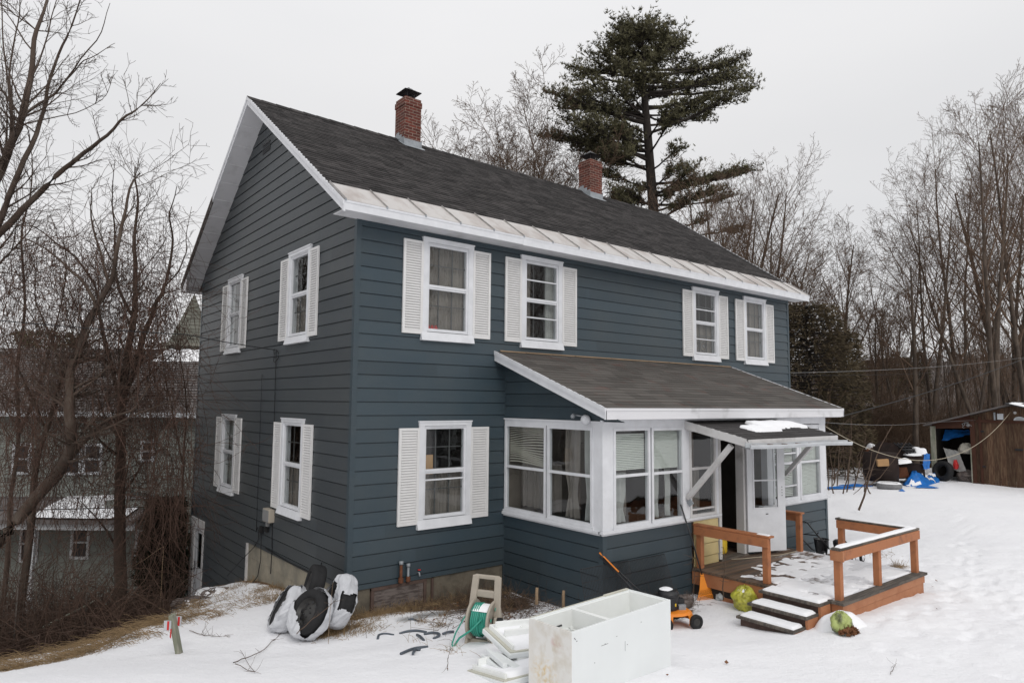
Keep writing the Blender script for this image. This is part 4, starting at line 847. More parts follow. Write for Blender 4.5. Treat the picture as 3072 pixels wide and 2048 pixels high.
mb = MB(); mb.box(DX0+.02, DX1-.02, DY0-.010, DY0+.03, -.5, -.158); mb.box(DX0+.01, DX0+.02, -3.7, DY1-.5, -.5, -.34); mb.build('skirt_board', 'deck_paint_light', deck)
MB().box(DX0+.03, DX1-.05, DY0+.04, DY1, -.6, -.05).build('under_deck', 'interior', deck)
def post(x, y, zt, w=.09): return MB().box(x-w/2, x+w/2, y-w/2, y+w/2, DT, zt).build('post', 'deck_paint', deck, bevel=.004)
RT = .70
for x, y in ((5.04, -2.42), (5.04, -3.60), (5.03, -4.68), (6.27, -4.66), (7.57, -4.68), (7.57, -3.52), (7.57, -2.75)): post(x, y, RT-.03)
def rail(p, q, cap='deck_worn', off=(0, 0)):
    p = np.array(p); q = np.array(q); d = (q-p)/np.linalg.norm(q-p); n = np.array([-d[1], d[0], 0])
    o = MB().bar(p+[off[0], off[1], -.10]-d*.05, q+[off[0], off[1], -.10]+d*.05, .036, .135).build('rail', 'deck_paint', deck, bevel=.003)
    MB().bar(p+[0, 0, -.015]-d*.075, q+[0, 0, -.015]+d*.075, .135, .03).build('rail_cap', cap, o, bevel=.006)
rail((5.04, -2.40, RT), (5.04, -3.62, RT), off=(-.06, 0), cap='deck_paint'); rail((5.03, -4.68, RT), (7.57, -4.68, RT), off=(0, -.06)); rail((7.57, -4.60, RT), (7.57, -3.52, RT), off=(-.06, 0)); rail((7.57, -2.40, RT), (7.57, -2.75, RT), off=(-.0, 0), cap='deck_paint')
mb = MB(); mb.box(4.965, 5.005, -4.78, -4.60, RT-.17, RT-.03); mb.build('rail', 'deck_paint_light', deck, bevel=.003)
# steps
ST_ = [(4.90, 4.63, -.0), (4.62, 4.34, -.125), (4.33, 4.06, -.25)]
for i, (xa, xb, z) in enumerate(ST_):
    ya, yb = -3.72-.0*i, -4.62+.03*i
    t = MB(); t.box(xb-.03, xb+.105, yb, ya, z-.035, z); t.box(xb+.112, xa+.02, yb, ya, z-.036, z-.001); t.build('tread', 'deck_worn', deck, bevel=.003)
    MB().box(xb+.035, xb+.055, yb+.03, ya-.03, z-.16, z-.036).build('riser', 'board_brown', deck)
    MB().box(xb, xa, yb-.0, yb+.035, z-.30, z-.037).build('stringer', 'deck_paint_light', deck)
    snowblob('snow_cover', deck, (lambda zz: lambda a, b, h: (a, b, zz+h))(z), xb+.01, xa-.005, yb+.02, ya-.02, .035, 11+i, .10, .02, .3)
snowblob('snow_cover', deck, lambda a, b, h: (a, b, DT+.002+h), 4.95, 7.65, -4.72, -3.05, .016, 21, 1.0, .018, 1.0)
snowblob('snow_cover', deck, lambda a, b, h: (a, b, DT+.002+h), 4.75, 5.7, -4.62, -3.68, .022, 22, .72, .018, .8)
snowblob('snow_cover', deck, lambda a, b, h: (a, b, DT+.002+h), 5.6, 7.3, -4.0, -2.8, .010, 25, 1.12, .018, 1.1)
snowblob('snow_cover', deck, lambda a, b, h: (a, b, RT+.0+h), 5.02, 7.62, -4.735, -4.63, .022, 23, .05, .02, .2)
snowblob('snow_cover', deck, lambda a, b, h: (a, b, RT+.0+h), 7.52, 7.63, -4.66, -3.5, .018, 24, .08, .02, .25)
snowblob('snow_cover', deck, lambda a, b, h: (a, b, RT+.0+h), 5.0, 5.09, -3.66, -3.45, .012, 27, .1, .015, .25)
o = MB().tube([(5.95, -2.40, .012), (6.2, -2.5, .01), (6.6, -2.62, .01), (7.0, -2.72, .01), (7.4, -2.74, .012), (7.66, -2.70, .012)], .007, 6).build('cord', 'rope', None); tag(o, 'thin pale cord lying on the deck boards below the open storm door', 'cord')
# ------------------------------------------------------------------ trees
def rnd(a, b): return random.uniform(a, b)
def vrand(): v = RNG.normal(size=3); return v/np.linalg.norm(v)
def limbpath(p, d, L, n, wob, trop=(0, 0, 0)):
    pts = [np.array(p, float)]; d = np.array(d, float); st = L/n; trop = np.array(trop)
    for i in range(n):
        d = d+vrand()*wob+trop; d /= np.linalg.norm(d); pts.append(pts[-1]+d*st)
    return np.array(pts)
def grow(T, p, d, L, r, lev, P):
    """T: Tubes for wood; children sprout along each branch"""
    n = (9, 7, 5, 3, 2)[lev] if lev < 5 else 2; pts = limbpath(p, d, L, n, P['wob'][lev], (0, 0, P['trop'][lev]))
    rr = np.linspace(r, max(r*P['taper'], P['rmin']), len(pts))
    if lev == P['levels']-1: rr = np.linspace(r, P['rmin']*.7, len(pts))
    T[0 if lev == 0 else 1].add(pts, rr, 7 if lev == 0 else (5 if lev == 1 else 3))
    if lev+1 >= P['levels']: return
    k = P['kids'][lev]; t0 = P['start'][lev]
    for i in range(k):
        t = t0+(1-t0)*(i+rnd(.1, .9))/k; s = t*n; j = min(int(s), n-1); f = s-j; q = pts[j]*(1-f)+pts[j+1]*f
        ax = pts[j+1]-pts[j]; ax /= np.linalg.norm(ax); a = np.cross(ax, vrand()); a /= np.linalg.norm(a)+1e-9
        ang = R_(P['ang'][lev])*rnd(.7, 1.25); nd = ax*math.cos(ang)+a*math.sin(ang)
        Lc = L*P['len'][lev]*(1-.55*(t-t0)/(1-t0+1e-6))*rnd(.75, 1.2); rc = max(np.interp(s, range(n+1), rr)*P['rk'][lev], P['rmin'])
        grow(T, q, nd, Lc, rc, lev+1, P)
PT = dict(levels=5, wob=(.04, .06, .06, .06, .06), trop=(.03, .06, .03, .01, .0), kids=(12, 7, 4, 2), start=(.25, .18, .15, .2), ang=(42, 38, 40, 44), len=(.52, .52, .5, .55), rk=(.44, .46, .46, .5), taper=.2, rmin=.0055)
def bare_template(h, r, over=None, fork=0, seed=0):
    random.seed(seed); global RNG; RNG = np.random.default_rng(seed); P = dict(PT); P.update(over or {}); T = [Tubes(), Tubes()]
    if fork:
        grow_base = limbpath((0, 0, -.5), (0, 0, 1), h*.16+.5, 3, .03); T[0].add(grow_base, np.linspace(r*1.25, r, 4), 8)
        for i in range(fork):
            a = i*2*PI/fork+rnd(-.4, .4); s = rnd(.10, .30); grow(T, grow_base[-1], (math.cos(a)*s, math.sin(a)*s, 1), h*rnd(.72, .86), r*rnd(.5, .75), 0, P)
    else: grow(T, (0, 0, -.5), (rnd(-.03, .03), rnd(-.03, .03), 1), h, r, 0, P)
    return T
def bare_tree(label, loc, h, r, over=None, fork=0, seed=0, group=None, name='bare_tree', m1='bark', m2='bark_twig'):
    T = bare_template(h, r, over, fork, seed); zm = max(float(b[0][:, 2].max()) for t in T for g in t.g.values() for b in g); k = h/zm
    for t in T:
        for g in t.g.values():
            for b in g: b[0][:] = b[0]*[k**.5, k**.5, k]
    o = thing(name, label, 'tree', loc, group)
    T[0].build('trunk', m1, o, local=True); T[1].build('crown', m2, o, local=True); return o
def gpos(u, D):      # ground point in the direction of a photo column at depth D
    p = at(u, 1206, D); return (p[0], p[1], g1(p[0], p[1])-.1)
def ztop(u, v, D): return at(u, v, D)[2]
upright = dict(ang=(30, 38, 44, 46), kids=(12, 8, 5, 2), trop=(.03, .06, .03, .01, .0), start=(.22, .15, .15, .2), len=(.5, .5, .5, .5))
spread = dict(ang=(44, 44, 46, 48), kids=(10, 8, 6, 3), start=(.35, .2, .15, .2))
thin = dict(levels=4, kids=(13, 6, 4), ang=(34, 34, 38), start=(.3, .2, .2), len=(.34, .5, .5), rmin=.009)
# templates first placed as real trees of the picture
def place(u, D, vtop, **k): p = gpos(u, D); h = ztop(u, vtop, D)-p[2]; return p, h
named = [
 ('tall bare tree left of the far chimney, with a wide rounded crown', 1505, 40, 205, .30, dict(ang=(36, 40, 42, 44), kids=(13, 10, 7, 3), trop=(.03, .05, .03, .01, .0), start=(.30, .15, .12, .15), len=(.46, .5, .5, .5), rmin=.009), 5, 31),
 ('many stemmed bare tree rising against the right side of the pine', 2170, 33, 330, .22, upright, 4, 32),
 ('broad bare tree directly right of the roof end, twigs low over the eave', 2290, 30, 560, .17, dict(ang=(40, 40, 38, 42), kids=(11, 8, 5, 3)), 3, 33),
 ('three stemmed bare tree standing over the right end of the house, above the dark evergreen', 2520, 36, 560, .20, upright, 3, 34),
 ('small crooked bare tree in the gap between the two tall right groups', 2650, 34, 840, .12, spread, 0, 35),
 ('tall bare tree above the shed opening, its crown pointed', 2800, 33, 420, .16, upright, 2, 36),
 ('big dark bare tree behind the shed, leaning left with a high crown', 2985, 27, 170, .17, dict(ang=(36, 38, 36, 42), kids=(12, 8, 5, 2), start=(.32, .15, .15, .2)), 2, 37),
 ('bare tree at the right edge of the photo, its crown cut by the frame', 3080, 29, 130, .22, upright, 2, 38),
 ('medium bare tree left of the big leaning tree behind the shed', 2885, 36, 330, .18, upright, 2, 39),
]
TPL = {}
for lab, u, D, vt, r, ov, fk, sd in named:
    p, h = place(u, D, vt); TPL[sd] = (bare_tree(lab, p, h, r, ov, fk, sd), h)
def again(sd, lab, u, D, vt, group=None, wide=1.0):
    p, h = place(u, D, vt); s = h/TPL[sd][1]; o = copy_thing(TPL[sd][0], p, rnd(0, 6.28), (s*wide, s*wide, s), lab, group); o['label'] = lab
    if group is None and 'group' in o: del o['group']
    return o
for a in [(39, 'slim bare tree just behind the far chimney', 1720, 38, 560), (34, 'bare tree seen between the far chimney and the pine trunk', 1820, 40, 520), (31, 'low bare tree peeking over the ridge right of the nearer chimney', 1600, 44, 420),
          (36, 'bare tree at the right foot of the pine', 2060, 30, 480), (32, 'bare tree behind the many stemmed one, right of the pine', 2240, 38, 450), (35, 'short bare tree over the lower end of the roof', 2380, 30, 700),
          (35, 'thin bare tree with bent top left of the shed', 2740, 30, 640), (39, 'bare tree over the dark junk heap', 2700, 38, 620), (34, 'bare tree between the shed sign and the frame edge', 3040, 36, 330), (36, 'dark bare tree whose trunk meets the shed roof', 2925, 30, 470), (37, 'high bare tree with its crown beyond the right frame edge', 3200, 34, 120)]:
    again(*a)
again(31, 'second rounded bare tree left of the far chimney, right of the first', 1585, 42, 275)
for x_, y_ in ((14, -24), (19, -30), (25, -27), (32, -33), (9, -30)):
    copy_thing(TPL[34][0], (x_, y_, g1(x_, y_)), x_*1.3, (1, 1, 1), 'bare tree across the yard, seen only mirrored in the front windows', 'bare trees mirrored in the front windows')
# woods beyond the yard
thinT = bare_tree('slim bare tree among the crowd of the brown woods behind the yard', gpos(2560, 40), 11, .10, thin, 0, 51, 'slim bare trees of the woods')
thinT2 = bare_tree('slim bare tree among the crowd of the brown woods behind the yard', gpos(2690, 43), 12, .12, dict(thin, ang=(28, 32, 36)), 2, 52, 'slim bare trees of the woods')
random.seed(5)
for i in range(40):
    u = rnd(2330, 3250); D = rnd(31, 62); p = gpos(u, D); s = rnd(.55, 1.05)*(D/42)**.5; copy_thing((thinT, thinT2)[i % 2], p, rnd(0, 6.28), (s, s, s*rnd(.9, 1.15)))
for i in range(22):
    u = rnd(1400, 2350); D = rnd(32, 55); p = gpos(u, D); s = rnd(.8, 1.15); copy_thing((thinT, thinT2)[i % 2], p, rnd(0, 6.28), (s, s, s))
for i in range(14):
    u = rnd(-200, 620); D = rnd(50, 80); p = gpos(u, D); s = rnd(.75, 1.0); copy_thing((thinT, thinT2)[i % 2], p, rnd(0, 6.28), (s, s, s*.8))
# far woods on the hillside: one mass nobody could count
def far_woods():
    T = Tubes(); random.seed(9)
    for i in range(3400):
        u = rnd(-700, 3900); D = 70+150*random.random()**.9; t = (D-95)/130
        top = at(u, np.interp(u, [-1500, 100, 420, 1400, 2350, 2640, 2900, 3600], [1190, 1172, 1120, 1120, 1128, 1112, 1075, 1030]), 225.); p = at(u, 1206, D)
        z = -7+(top[2]+7)*max(t, 0)**.8-.5 if t > 0 else -6.5
        h = rnd(5, 9) if t < .75 else rnd(3, 5.5); b = np.array([p[0], p[1], z]); T.add([b, b+[rnd(-.3, .3), rnd(-.3, .3), h*.55], b+[rnd(-.8, .8), rnd(-.8, .8), h]], [.16, .11, .02], 3)
        for k in range(11):
            q = b+[0, 0, h*rnd(.25, .85)]; a = rnd(0, 6.28); l = h*rnd(.14, .3); T.add([q, q+[math.cos(a)*l, math.sin(a)*l, l*rnd(.8, 1.7)]], [.06, .018], 3)
    o = T.build('far_woods', 'far_trees'); tag(o, 'grey brown mass of leafless trees covering the distant hillside', 'woods', kind='stuff')
far_woods()
# brown understorey thickets
def thicket(name, label, boxes, n, h, mat_, r=.008, seed=1, droop=.0, D0=None):
    T = Tubes(); random.seed(seed); global RNG; RNG = np.random.default_rng(seed)
    for i in range(n):
        u0, u1, Da, Db = random.choice(boxes); u = rnd(u0, u1); D = rnd(Da, Db); p = np.array(gpos(u, D)); L = h*rnd(.4, 1.15); lean = vrand()*.45; lean[2] = 1
        pts = limbpath(p, lean, L, 6, .16, (0, 0, -droop)); T.add(pts, np.linspace(r*1.6, r*.5, 7), 3)
        for k in range(4):
            j = random.randint(2, 5); a = vrand(); a[2] = abs(a[2])*.6+.2; T.add(limbpath(pts[j], a, L*rnd(.2, .4), 3, .2, (0, 0, -droop)), np.linspace(r, r*.4, 4), 3)
    o = T.build(name, mat_); tag(o, label, 'brush', kind='stuff'); return o
thicket('brush', 'reddish brown leafless brush beyond the right end of the house', [(2330, 2700, 31, 37), (2600, 3200, 31, 40), (2380, 2800, 31, 35)], 2000, 3.6, 'brush', .009, 3)
thicket('brush', 'grey brown undergrowth filling the woods behind the shed', [(2300, 3300, 36, 60)], 1500, 4.5, 'bark_twig', .016, 4)
thicket('brush', 'brown undergrowth behind the house below the pine', [(2000, 2450, 24, 34), (1400, 2100, 30, 40)], 700, 3.5, 'brush', .012, 6)
# ---- the white pine
def pine():
    random.seed(21); global RNG; RNG = np.random.default_rng(21)
    D = 40.; base = np.array(gpos(1955, D)); I = lambda X, Y, dd=0: at(1300+X/1.742, Y/1.742, D+dd)
    o = thing('pine_tree', 'huge dark green pine towering behind the far chimney with layered open boughs', 'tree', tuple(base))
    tr = [base-[0, 0, .6], I(1158, 1300), I(1150, 1090), I(1135, 900), I(1120, 700), I(1108, 560), I(1100, 450), I(1098, 330), I(1092, 230), I(1080, 150), I(1070, 95)]
    rr = [.44, .35, .30, .27, .24, .21, .18, .14, .10, .06, .03]; T = Tubes(); T.add(tr, rr, 10)
    zs = np.array([p[2] for p in tr]); trA = np.array(tr)
    def trunk_at(z): return np.array([np.interp(z, zs, trA[:, k]) for k in range(3)])
    # clumps: X, Y (crop px), half width, half height, share of needles, attach height offset
    C = [(1075, 130, 95, 55, 1.2), (1010, 190, 95, 60, 1.2), (1120, 210, 110, 70, 1.3), (1060, 270, 130, 60, 1.2), (930, 250, 80, 50, .9), (900, 185, 45, 35, .4), (1240, 170, 70, 50, .6), (1305, 200, 50, 50, .45), (1190, 290, 90, 50, .8), (1270, 260, 60, 40, .5),
         (850, 330, 85, 45, .9), (760, 370, 70, 38, .6), (710, 345, 40, 28, .3), (950, 360, 110, 50, 1.0), (1060, 380, 100, 45, .8), (1200, 380, 80, 45, .7), (820, 440, 85, 38, .7), (735, 460, 50, 28, .35), (930, 450, 100, 40, .7),
         (1330, 300, 45, 40, .35), (1370, 350, 55, 40, .5), (1450, 350, 70, 50, .7), (1560, 320, 75, 48, .8), (1610, 300, 40, 35, .3), (1560, 400, 80, 45, .8), (1650, 400, 50, 45, .5), (1680, 450, 30, 25, .25), (1470, 430, 90, 45, .8), (1350, 440, 70, 45, .6), (1600, 480, 70, 35, .5), (1500, 510, 70, 35, .5), (1270, 470, 70, 40, .5),
         (640, 480, 60, 32, .45), (600, 470, 30, 20, .2), (700, 540, 75, 35, .5), (800, 530, 80, 35, .5), (880, 560, 80, 35, .5), (650, 600, 50, 28, .35), (770, 620, 90, 35, .6), (900, 640, 90, 32, .5), (1000, 560, 80, 35, .45), (700, 700, 80, 30, .5), (590, 700, 50, 22, .3), (820, 720, 90, 30, .5), (960, 720, 80, 28, .35),
         (1330, 590, 85, 40, .6), (1430, 600, 50, 45, .45), (1250, 640, 70, 28, .35), (1390, 520, 70, 35, .45), (1230, 540, 55, 30, .3), (940, 780, 85, 38, .7), (1010, 760, 50, 28, .35), (900, 830, 50, 25, .3), (1290, 760, 45, 30, .2),
         (1350, 880, 55, 35, .3), (1260, 870, 40, 25, .2), (1450, 920, 70, 22, .35), (1560, 910, 70, 24, .4), (1650, 880, 55, 28, .35), (1000, 980, 70, 30, .35), (930, 1000, 45, 22, .2), (1050, 1040, 45, 30, .25), (1400, 1010, 70, 25, .2), (1550, 1030, 60, 25, .2), (1300, 1060, 60, 25, .2), (1600, 1190, 60, 20, .15), (1160, 140, 90, 45, .9), (975, 125, 60, 35, .5), (1250, 230, 70, 45, .6), (880, 280, 70, 40, .6), (1020, 330, 90, 40, .7), (1120, 320, 80, 40, .7), (860, 780, 80, 32, .6), (760, 760, 70, 26, .4), (1010, 680, 60, 30, .4), (900, 900, 45, 22, .3), (960, 1040, 60, 26, .35), (1090, 980, 40, 26, .2), (1240, 1000, 60, 24, .25), (1330, 950, 60, 24, .3), (1480, 980, 70, 24, .3), (1260, 590, 60, 28, .35), (1160, 480, 60, 40, .5), (1020, 470, 70, 40, .5), (1450, 1140, 60, 20, .15)]
    V = []; tn = []
    def tufts(c, rx, rz, ry, n, tbase):
        for _ in range(n):
            g = RNG.normal(size=3)*.56; k = np.linalg.norm(g)
            if k > 1.15: g /= k/1.15
            q = c+_r*g[0]*rx+_r0*0+np.array([_f[0], _f[1], 0])*g[1]*ry+np.array([0, 0, 1.])*g[2]*rz
            q = q+np.array([0, 0, .06*rx*(g[0]**2)])
            ax = vrand(); ax[2] = abs(ax[2])*.8+.15; ax /= np.linalg.norm(ax); t = tbase+rnd(-.35, .35)
            for s in range(5):
                d = ax+vrand()*.75; d /= np.linalg.norm(d); l = rnd(.14, .30); w = np.cross(d, vrand()); w *= .026/(np.linalg.norm(w)+1e-9)
                V.extend((q-w, q+w, q+d*l)); tn.append(t)
    for (X, Y, rx, ry_, dens) in C:
        dd = rnd(-1, 1)*3.0*(1.15-.5*abs(X-1120)/600); c = I(X, Y, dd); sx = rx/1.742*D/FP; sz = ry_/1.742*D/FP
        tz = max(c[2]-rnd(.3, 1.0)-.12*abs(X-1120)/1.742*D/FP, base[2]+6)
        tp = trunk_at(min(tz, zs[-1]-.4)); L = np.linalg.norm(c-tp); mid = tp*.5+c*.5+np.array([0, 0, -.06*L])
        r0 = .035+.011*L; pts = []
        for k in range(8):
            t = k/7; pts.append(tp*(1-t)**2+2*mid*t*(1-t)+c*t*t+vrand()*.03*L*t*(1-t))
        T.add(np.array(pts), np.linspace(r0, .025, 8), 5)
        low = 1.0+1.1*min(1, max(0, (Y-430)/250)); dens = (dens if Y > 430 else dens*.95)*low; sub = max(5, int(dens*23))
        for s in range(sub):
            k = rnd(.40, 1); i = min(int(k*7), 6); p0 = pts[i]; e = c+_r*rnd(-1, 1)*sx*1.2+np.array([_f[0], _f[1], 0])*rnd(-1, 1)*sx*1.0+np.array([0, 0, rnd(-1.0, 1.25)*sz])
            m_ = (p0+e)/2+vrand()*.15-[0, 0, .1]; T.add([p0, m_, e], [.03, .02, .01], 3)
            for q_ in range(int(rnd(12, 26))):
                f_ = rnd(.25, 1.08); w_ = (1-f_)**2*p0+2*f_*(1-f_)*m_+f_*f_*e if f_ < 1 else e+(e-m_)*(f_-1)
                tufts(w_+vrand()*rnd(0, .34)*np.array([1, 1, .55]), .05, .05, .05, 1, rnd(.2, .8))
    # dead twiggy lower limbs
    for k in range(26):
        z = rnd(base[2]+6, base[2]+17); tp = trunk_at(z); a = rnd(0, 6.28); T.add(limbpath(tp, (math.cos(a), math.sin(a), .12), rnd(1.5, 5), 5, .10), np.linspace(.05, .012, 6), 4)
    T.build('trunk', 'bark_pine', o)
    V = np.array(V); F = np.arange(len(V)).reshape(-1, 3); np_mesh('needles', V, F, 'needles', o, tint=np.clip(tn, 0, 1))
pine()
def conifer(label, loc, h, w, mat_, seed, name='evergreen', n=2600, sq=1.0, top=.06):
    random.seed(seed); global RNG; RNG = np.random.default_rng(seed); loc = np.array(loc, float); o = thing(name, label, 'tree', tuple(loc)); T = Tubes()
    T.add([(0, 0, -.4), (0, 0, h*.5), (0, 0, h*.97)], [h*.018+.03, h*.012, .01], 6); V = []; tn = []
    for i in range(n):
        t = random.random()**.8; z = h*(.06+.94*t); rad = w*((1-t)*(1-top)+top)**.75*(.55+.45*fbm(np.array([t*9+seed]), np.array([seed*1.3]), 2)[0]*1.6); a = rnd(0, 6.28); k = math.sqrt(rnd(.15, 1)); lump = .75+.5*vn(np.array([a*1.9+seed]), np.array([t*7.]))[0]
        q = np.array([math.cos(a)*rad*k*lump, math.sin(a)*rad*k*lump, z-rad*k*.15]); s = .5+.6*rnd(0, 1)
        for j in range(5):
            d = np.array([math.cos(a), math.sin(a), rnd(-.5, .3)])+vrand()*.6; d /= np.linalg.norm(d); l = rnd(.08, .22)*s*sq*(1+h*.03); ww = np.cross(d, vrand()); ww *= (.014*sq*(1+h*.05))/(np.linalg.norm(ww)+1e-9); V.extend((q-ww, q+ww, q+d*l)); tn.append(rnd(.1, .9))
        if i % 6 == 0: T.add([(0, 0, z-rad*.1), q*.6+np.array([0, 0, z*.4]), q], [.02, .014, .006], 3)
    T.build('trunk', 'bark_pine', o, local=True); V = np.array(V); np_mesh('crown', V, np.arange(len(V)).reshape(-1, 3), mat_, o, tint=np.array(tn), local=True); return o
p = gpos(2425, 27); conifer('dark bushy evergreen just right of the house end under the eave tip', p, ztop(2425, 905, 27)-p[2], 2.7, 'needles_brown', 61, n=4200, sq=1.25, top=.4)
p = gpos(2530, 30); conifer('lower evergreen bush right of the dark evergreen by the house end', p, ztop(2530, 990, 30)-p[2], 1.7, 'needles_brown', 62, n=2200, sq=1.2, top=.3)
for i, (u, D, vt, w) in enumerate([(2655, 75, 1075, 1.6), (2690, 78, 1060, 1.5), (2720, 76, 1072, 1.4), (2600, 74, 1080, 1.8), (2765, 80, 1055, 1.4)]):
    p = gpos(u, D); p = (p[0], p[1], ztop(u, 1190, D)); c = conifer(['second from the left of the small far evergreens on the skyline', 'middle one of the small far evergreens on the skyline', 'fourth from the left of the small far evergreens on the skyline', 'leftmost of the small far evergreens on the skyline', 'rightmost of the small far evergreens on the skyline'][i], p, ztop(u, vt, D)-p[2], w, 'needles_brown', 70+i, n=500, sq=3)
p = gpos(150, 46); conifer('bushy green pine beyond the grey house roof', p, ztop(150, 985, 46)-p[2], 3.6, 'needles', 81, n=3600, sq=2.0, top=.45)
p = gpos(520, 16.5); conifer('dark cedar beside the rear corner of the house', p, ztop(505, 1485, 16.5)-p[2], .70, 'cedar', 82, n=3600, sq=1.1, top=.35)
p = gpos(400, 60); conifer('small green tree left of the church tower', p, ztop(400, 1090, 60)-p[2], 2.6, 'needles', 83, n=700, sq=2.5, top=.5)
# ---- trees on the left bank, with hanging vines
PL = dict(levels=4, wob=(.12, .15, .2, .22), trop=(.04, .04, .02, 0), kids=(9, 6, 4), start=(.12, .12, .15), ang=(42, 44, 46), len=(.42, .5, .5), rk=(.42, .55, .6), taper=.25, rmin=.0032)
def left_tree(label, limbs, D, sprout, seed, lv=4, Lk=.30, base=None):
    random.seed(seed); global RNG; RNG = np.random.default_rng(seed); o = None; T = [Tubes(), Tubes()]
    for li, (px, r0, r1) in enumerate(limbs):
        P3 = []
        for k, (u, v) in enumerate(px): P3.append(at(u, v, D+.5*math.sin(k*.9+li*2.1)+li*.25))
        if base is not None and li == 0:
            b = np.array(gpos(base, D)); b[2] -= .3; P3.insert(0, b)
        P3 = np.array(P3)
        if o is None: o = thing('bare_tree', label, 'tree', (P3[0][0], P3[0][1], g1(P3[0][0], P3[0][1])))
        # refine with a little crookedness
        t = np.linspace(0, len(P3)-1, len(P3)*3); F = np.stack([np.interp(t, range(len(P3)), P3[:, k]) for k in range(3)], 1); F[1:-1] += RNG.normal(size=(len(F)-2, 3))*.022
        F[1:-1] = (F[:-2]+2*F[1:-1]+F[2:])/4; rr = np.linspace(r0, r1, len(F))*(.78 if seed == 101 else 1.0); T[0].add(F, rr, 8)
        n = len(F); LL = np.linalg.norm(np.diff(P3, axis=0), axis=1).sum()
        for k in range(int(sprout*LL)):
            tt = rnd(.12, 1)**.8; j = min(int(tt*(n-1)), n-2); ax = F[j+1]-F[j]; ax /= np.linalg.norm(ax); a = np.cross(ax, vrand()); a /= np.linalg.norm(a); ang = R_(rnd(28, 62)); nd = ax*math.cos(ang)+a*math.sin(ang); nd[2] += .12
            P = dict(PL); P['levels'] = lv; L = Lk*LL*rnd(.35, 1.0)*(1.15-.6*tt); rc = max(rr[j]*.36, .007); P['wob'] = PL['wob']
            growL(T, F[j], nd, L, rc, 1, P)
    T[0].build('trunk', 'bark_left', o); T[1].build('crown', 'bark_left', o); return o
def growL(T, p, d, L, r, lev, P):
    n = (0, 7, 5, 3)[lev]; pts = limbpath(p, d, L, n, P['wob'][lev], (0, 0, P['trop'][lev])); rr = np.linspace(r, P['rmin'], len(pts)); T[1].add(pts, rr, 5 if lev == 1 else 3)
    if lev+1 >= P['levels']: return
    k = max(2, int((0, 9, 5)[lev]*min(1.2, L/1.6+.3)))
    for i in range(k):
        t = rnd(.15, 1); s = t*n; j = min(int(s), n-1); f = s-j; q = pts[j]*(1-f)+pts[j+1]*f; ax = pts[j+1]-pts[j]; ax /= np.linalg.norm(ax); a = np.cross(ax, vrand()); a /= np.linalg.norm(a)+1e-9; ang = R_(rnd(28, 60))
        growL(T, q, ax*math.cos(ang)+a*math.sin(ang), L*rnd(.3, .55), max(np.interp(s, range(n+1), rr)*.6, P['rmin']), lev+1, P)
left_tree('tall bare tree leaning in from the upper left corner, several long limbs', [
 ([(-150, 1250), (-110, 1000), (-70, 780), (0, 515), (30, 439), (66, 347), (97, 225), (107, 92), (128, 46), (160, -80)], .15, .020),
 ([(-120, 1000), (-60, 800), (0, 653), (51, 520), (110, 400), (138, 296), (165, 180), (215, 90), (250, -40)], .085, .012),
 ([(-110, 900), (-40, 740), (40, 660), (102, 602), (204, 505), (250, 462), (306, 418), (370, 350), (424, 327), (482, 250)], .10, .007),
 ([(66, 347), (120, 310), (170, 280), (230, 200), (300, 110), (330, 10)], .035, .006),
 ([(138, 296), (190, 255), (240, 190), (300, 160), (345, 130)], .022, .005), ([(30, 470), (30, 300), (10, 120), (0, -40)], .03, .01),
 ([(40, 330), (25, 200), (60, 60), (60, -60)], .03, .008), ([(60, 380), (140, 355), (230, 340), (320, 290), (345, 195)], .018, .004)], 12.5, 2.1, 101, 4, .20, base=-200)
left_tree('leaning trunk forking low at the left edge, wrapped in vines', [
 ([(-40, 1640), (0, 1619), (83, 1516), (182, 1412), (226, 1347), (214, 1250), (207, 1202), (212, 1120), (230, 1068), (260, 990), (290, 926), (329, 857), (350, 770), (362, 690), (380, 600), (420, 520)], .125, .015),
 ([(182, 1412), (260, 1310), (330, 1260), (400, 1230), (450, 1150)], .05, .008), ([(290, 926), (250, 850), (200, 790), (120, 740), (40, 700)], .035, .006), ([(329, 857), (300, 740), (270, 640), (275, 560)], .03, .006),
 ([(0, 1619), (-60, 1480), (-90, 1300)], .06, .02)], 12.0, 2.6, 102, 4, .18, base=-120)
left_tree('slim dark trunk rising at the left between the leaning trunk and the frame edge', [
 ([(92, 1620), (99, 1400), (140, 1290), (184, 1129), (225, 1060), (262, 960), (300, 880), (360, 830)], .075, .012), ([(140, 1290), (90, 1180), (40, 1080), (0, 980)], .03, .007), ([(184, 1129), (150, 1000), (110, 900), (100, 780)], .03, .006)], 13.2, 2.6, 103, 4, .22, base=90)
left_tree('bare tree with an upright trunk and forked leaders left of the house', [
 ([(364, 1800), (360, 1600), (355, 1400), (363, 1221), (375, 1130), (383, 1068), (400, 953), (405, 830), (400, 720), (415, 610), (405, 500)], .135, .012),
 ([(372, 1190), (413, 1087), (435, 1000), (459, 934), (480, 890), (497, 857), (515, 790), (520, 700), (508, 640), (530, 560)], .07, .007),
 ([(363, 1221), (330, 1080), (300, 960), (285, 850), (215, 760), (130, 700), (60, 660)], .045, .006), ([(400, 953), (345, 850), (345, 700), (330, 600), (345, 480)], .035, .005), ([(363, 1221), (440, 1130), (520, 1060), (585, 1000)], .025, .005), ([(497, 857), (530, 820), (560, 760), (560, 690), (575, 620)], .02, .004), ([(357, 1500), (420, 1400), (500, 1330), (520, 1400)], .03, .006), ([(360, 1650), (300, 1560), (240, 1500)], .03, .008)], 14.0, 2.6, 104, 4, .17, base=364)
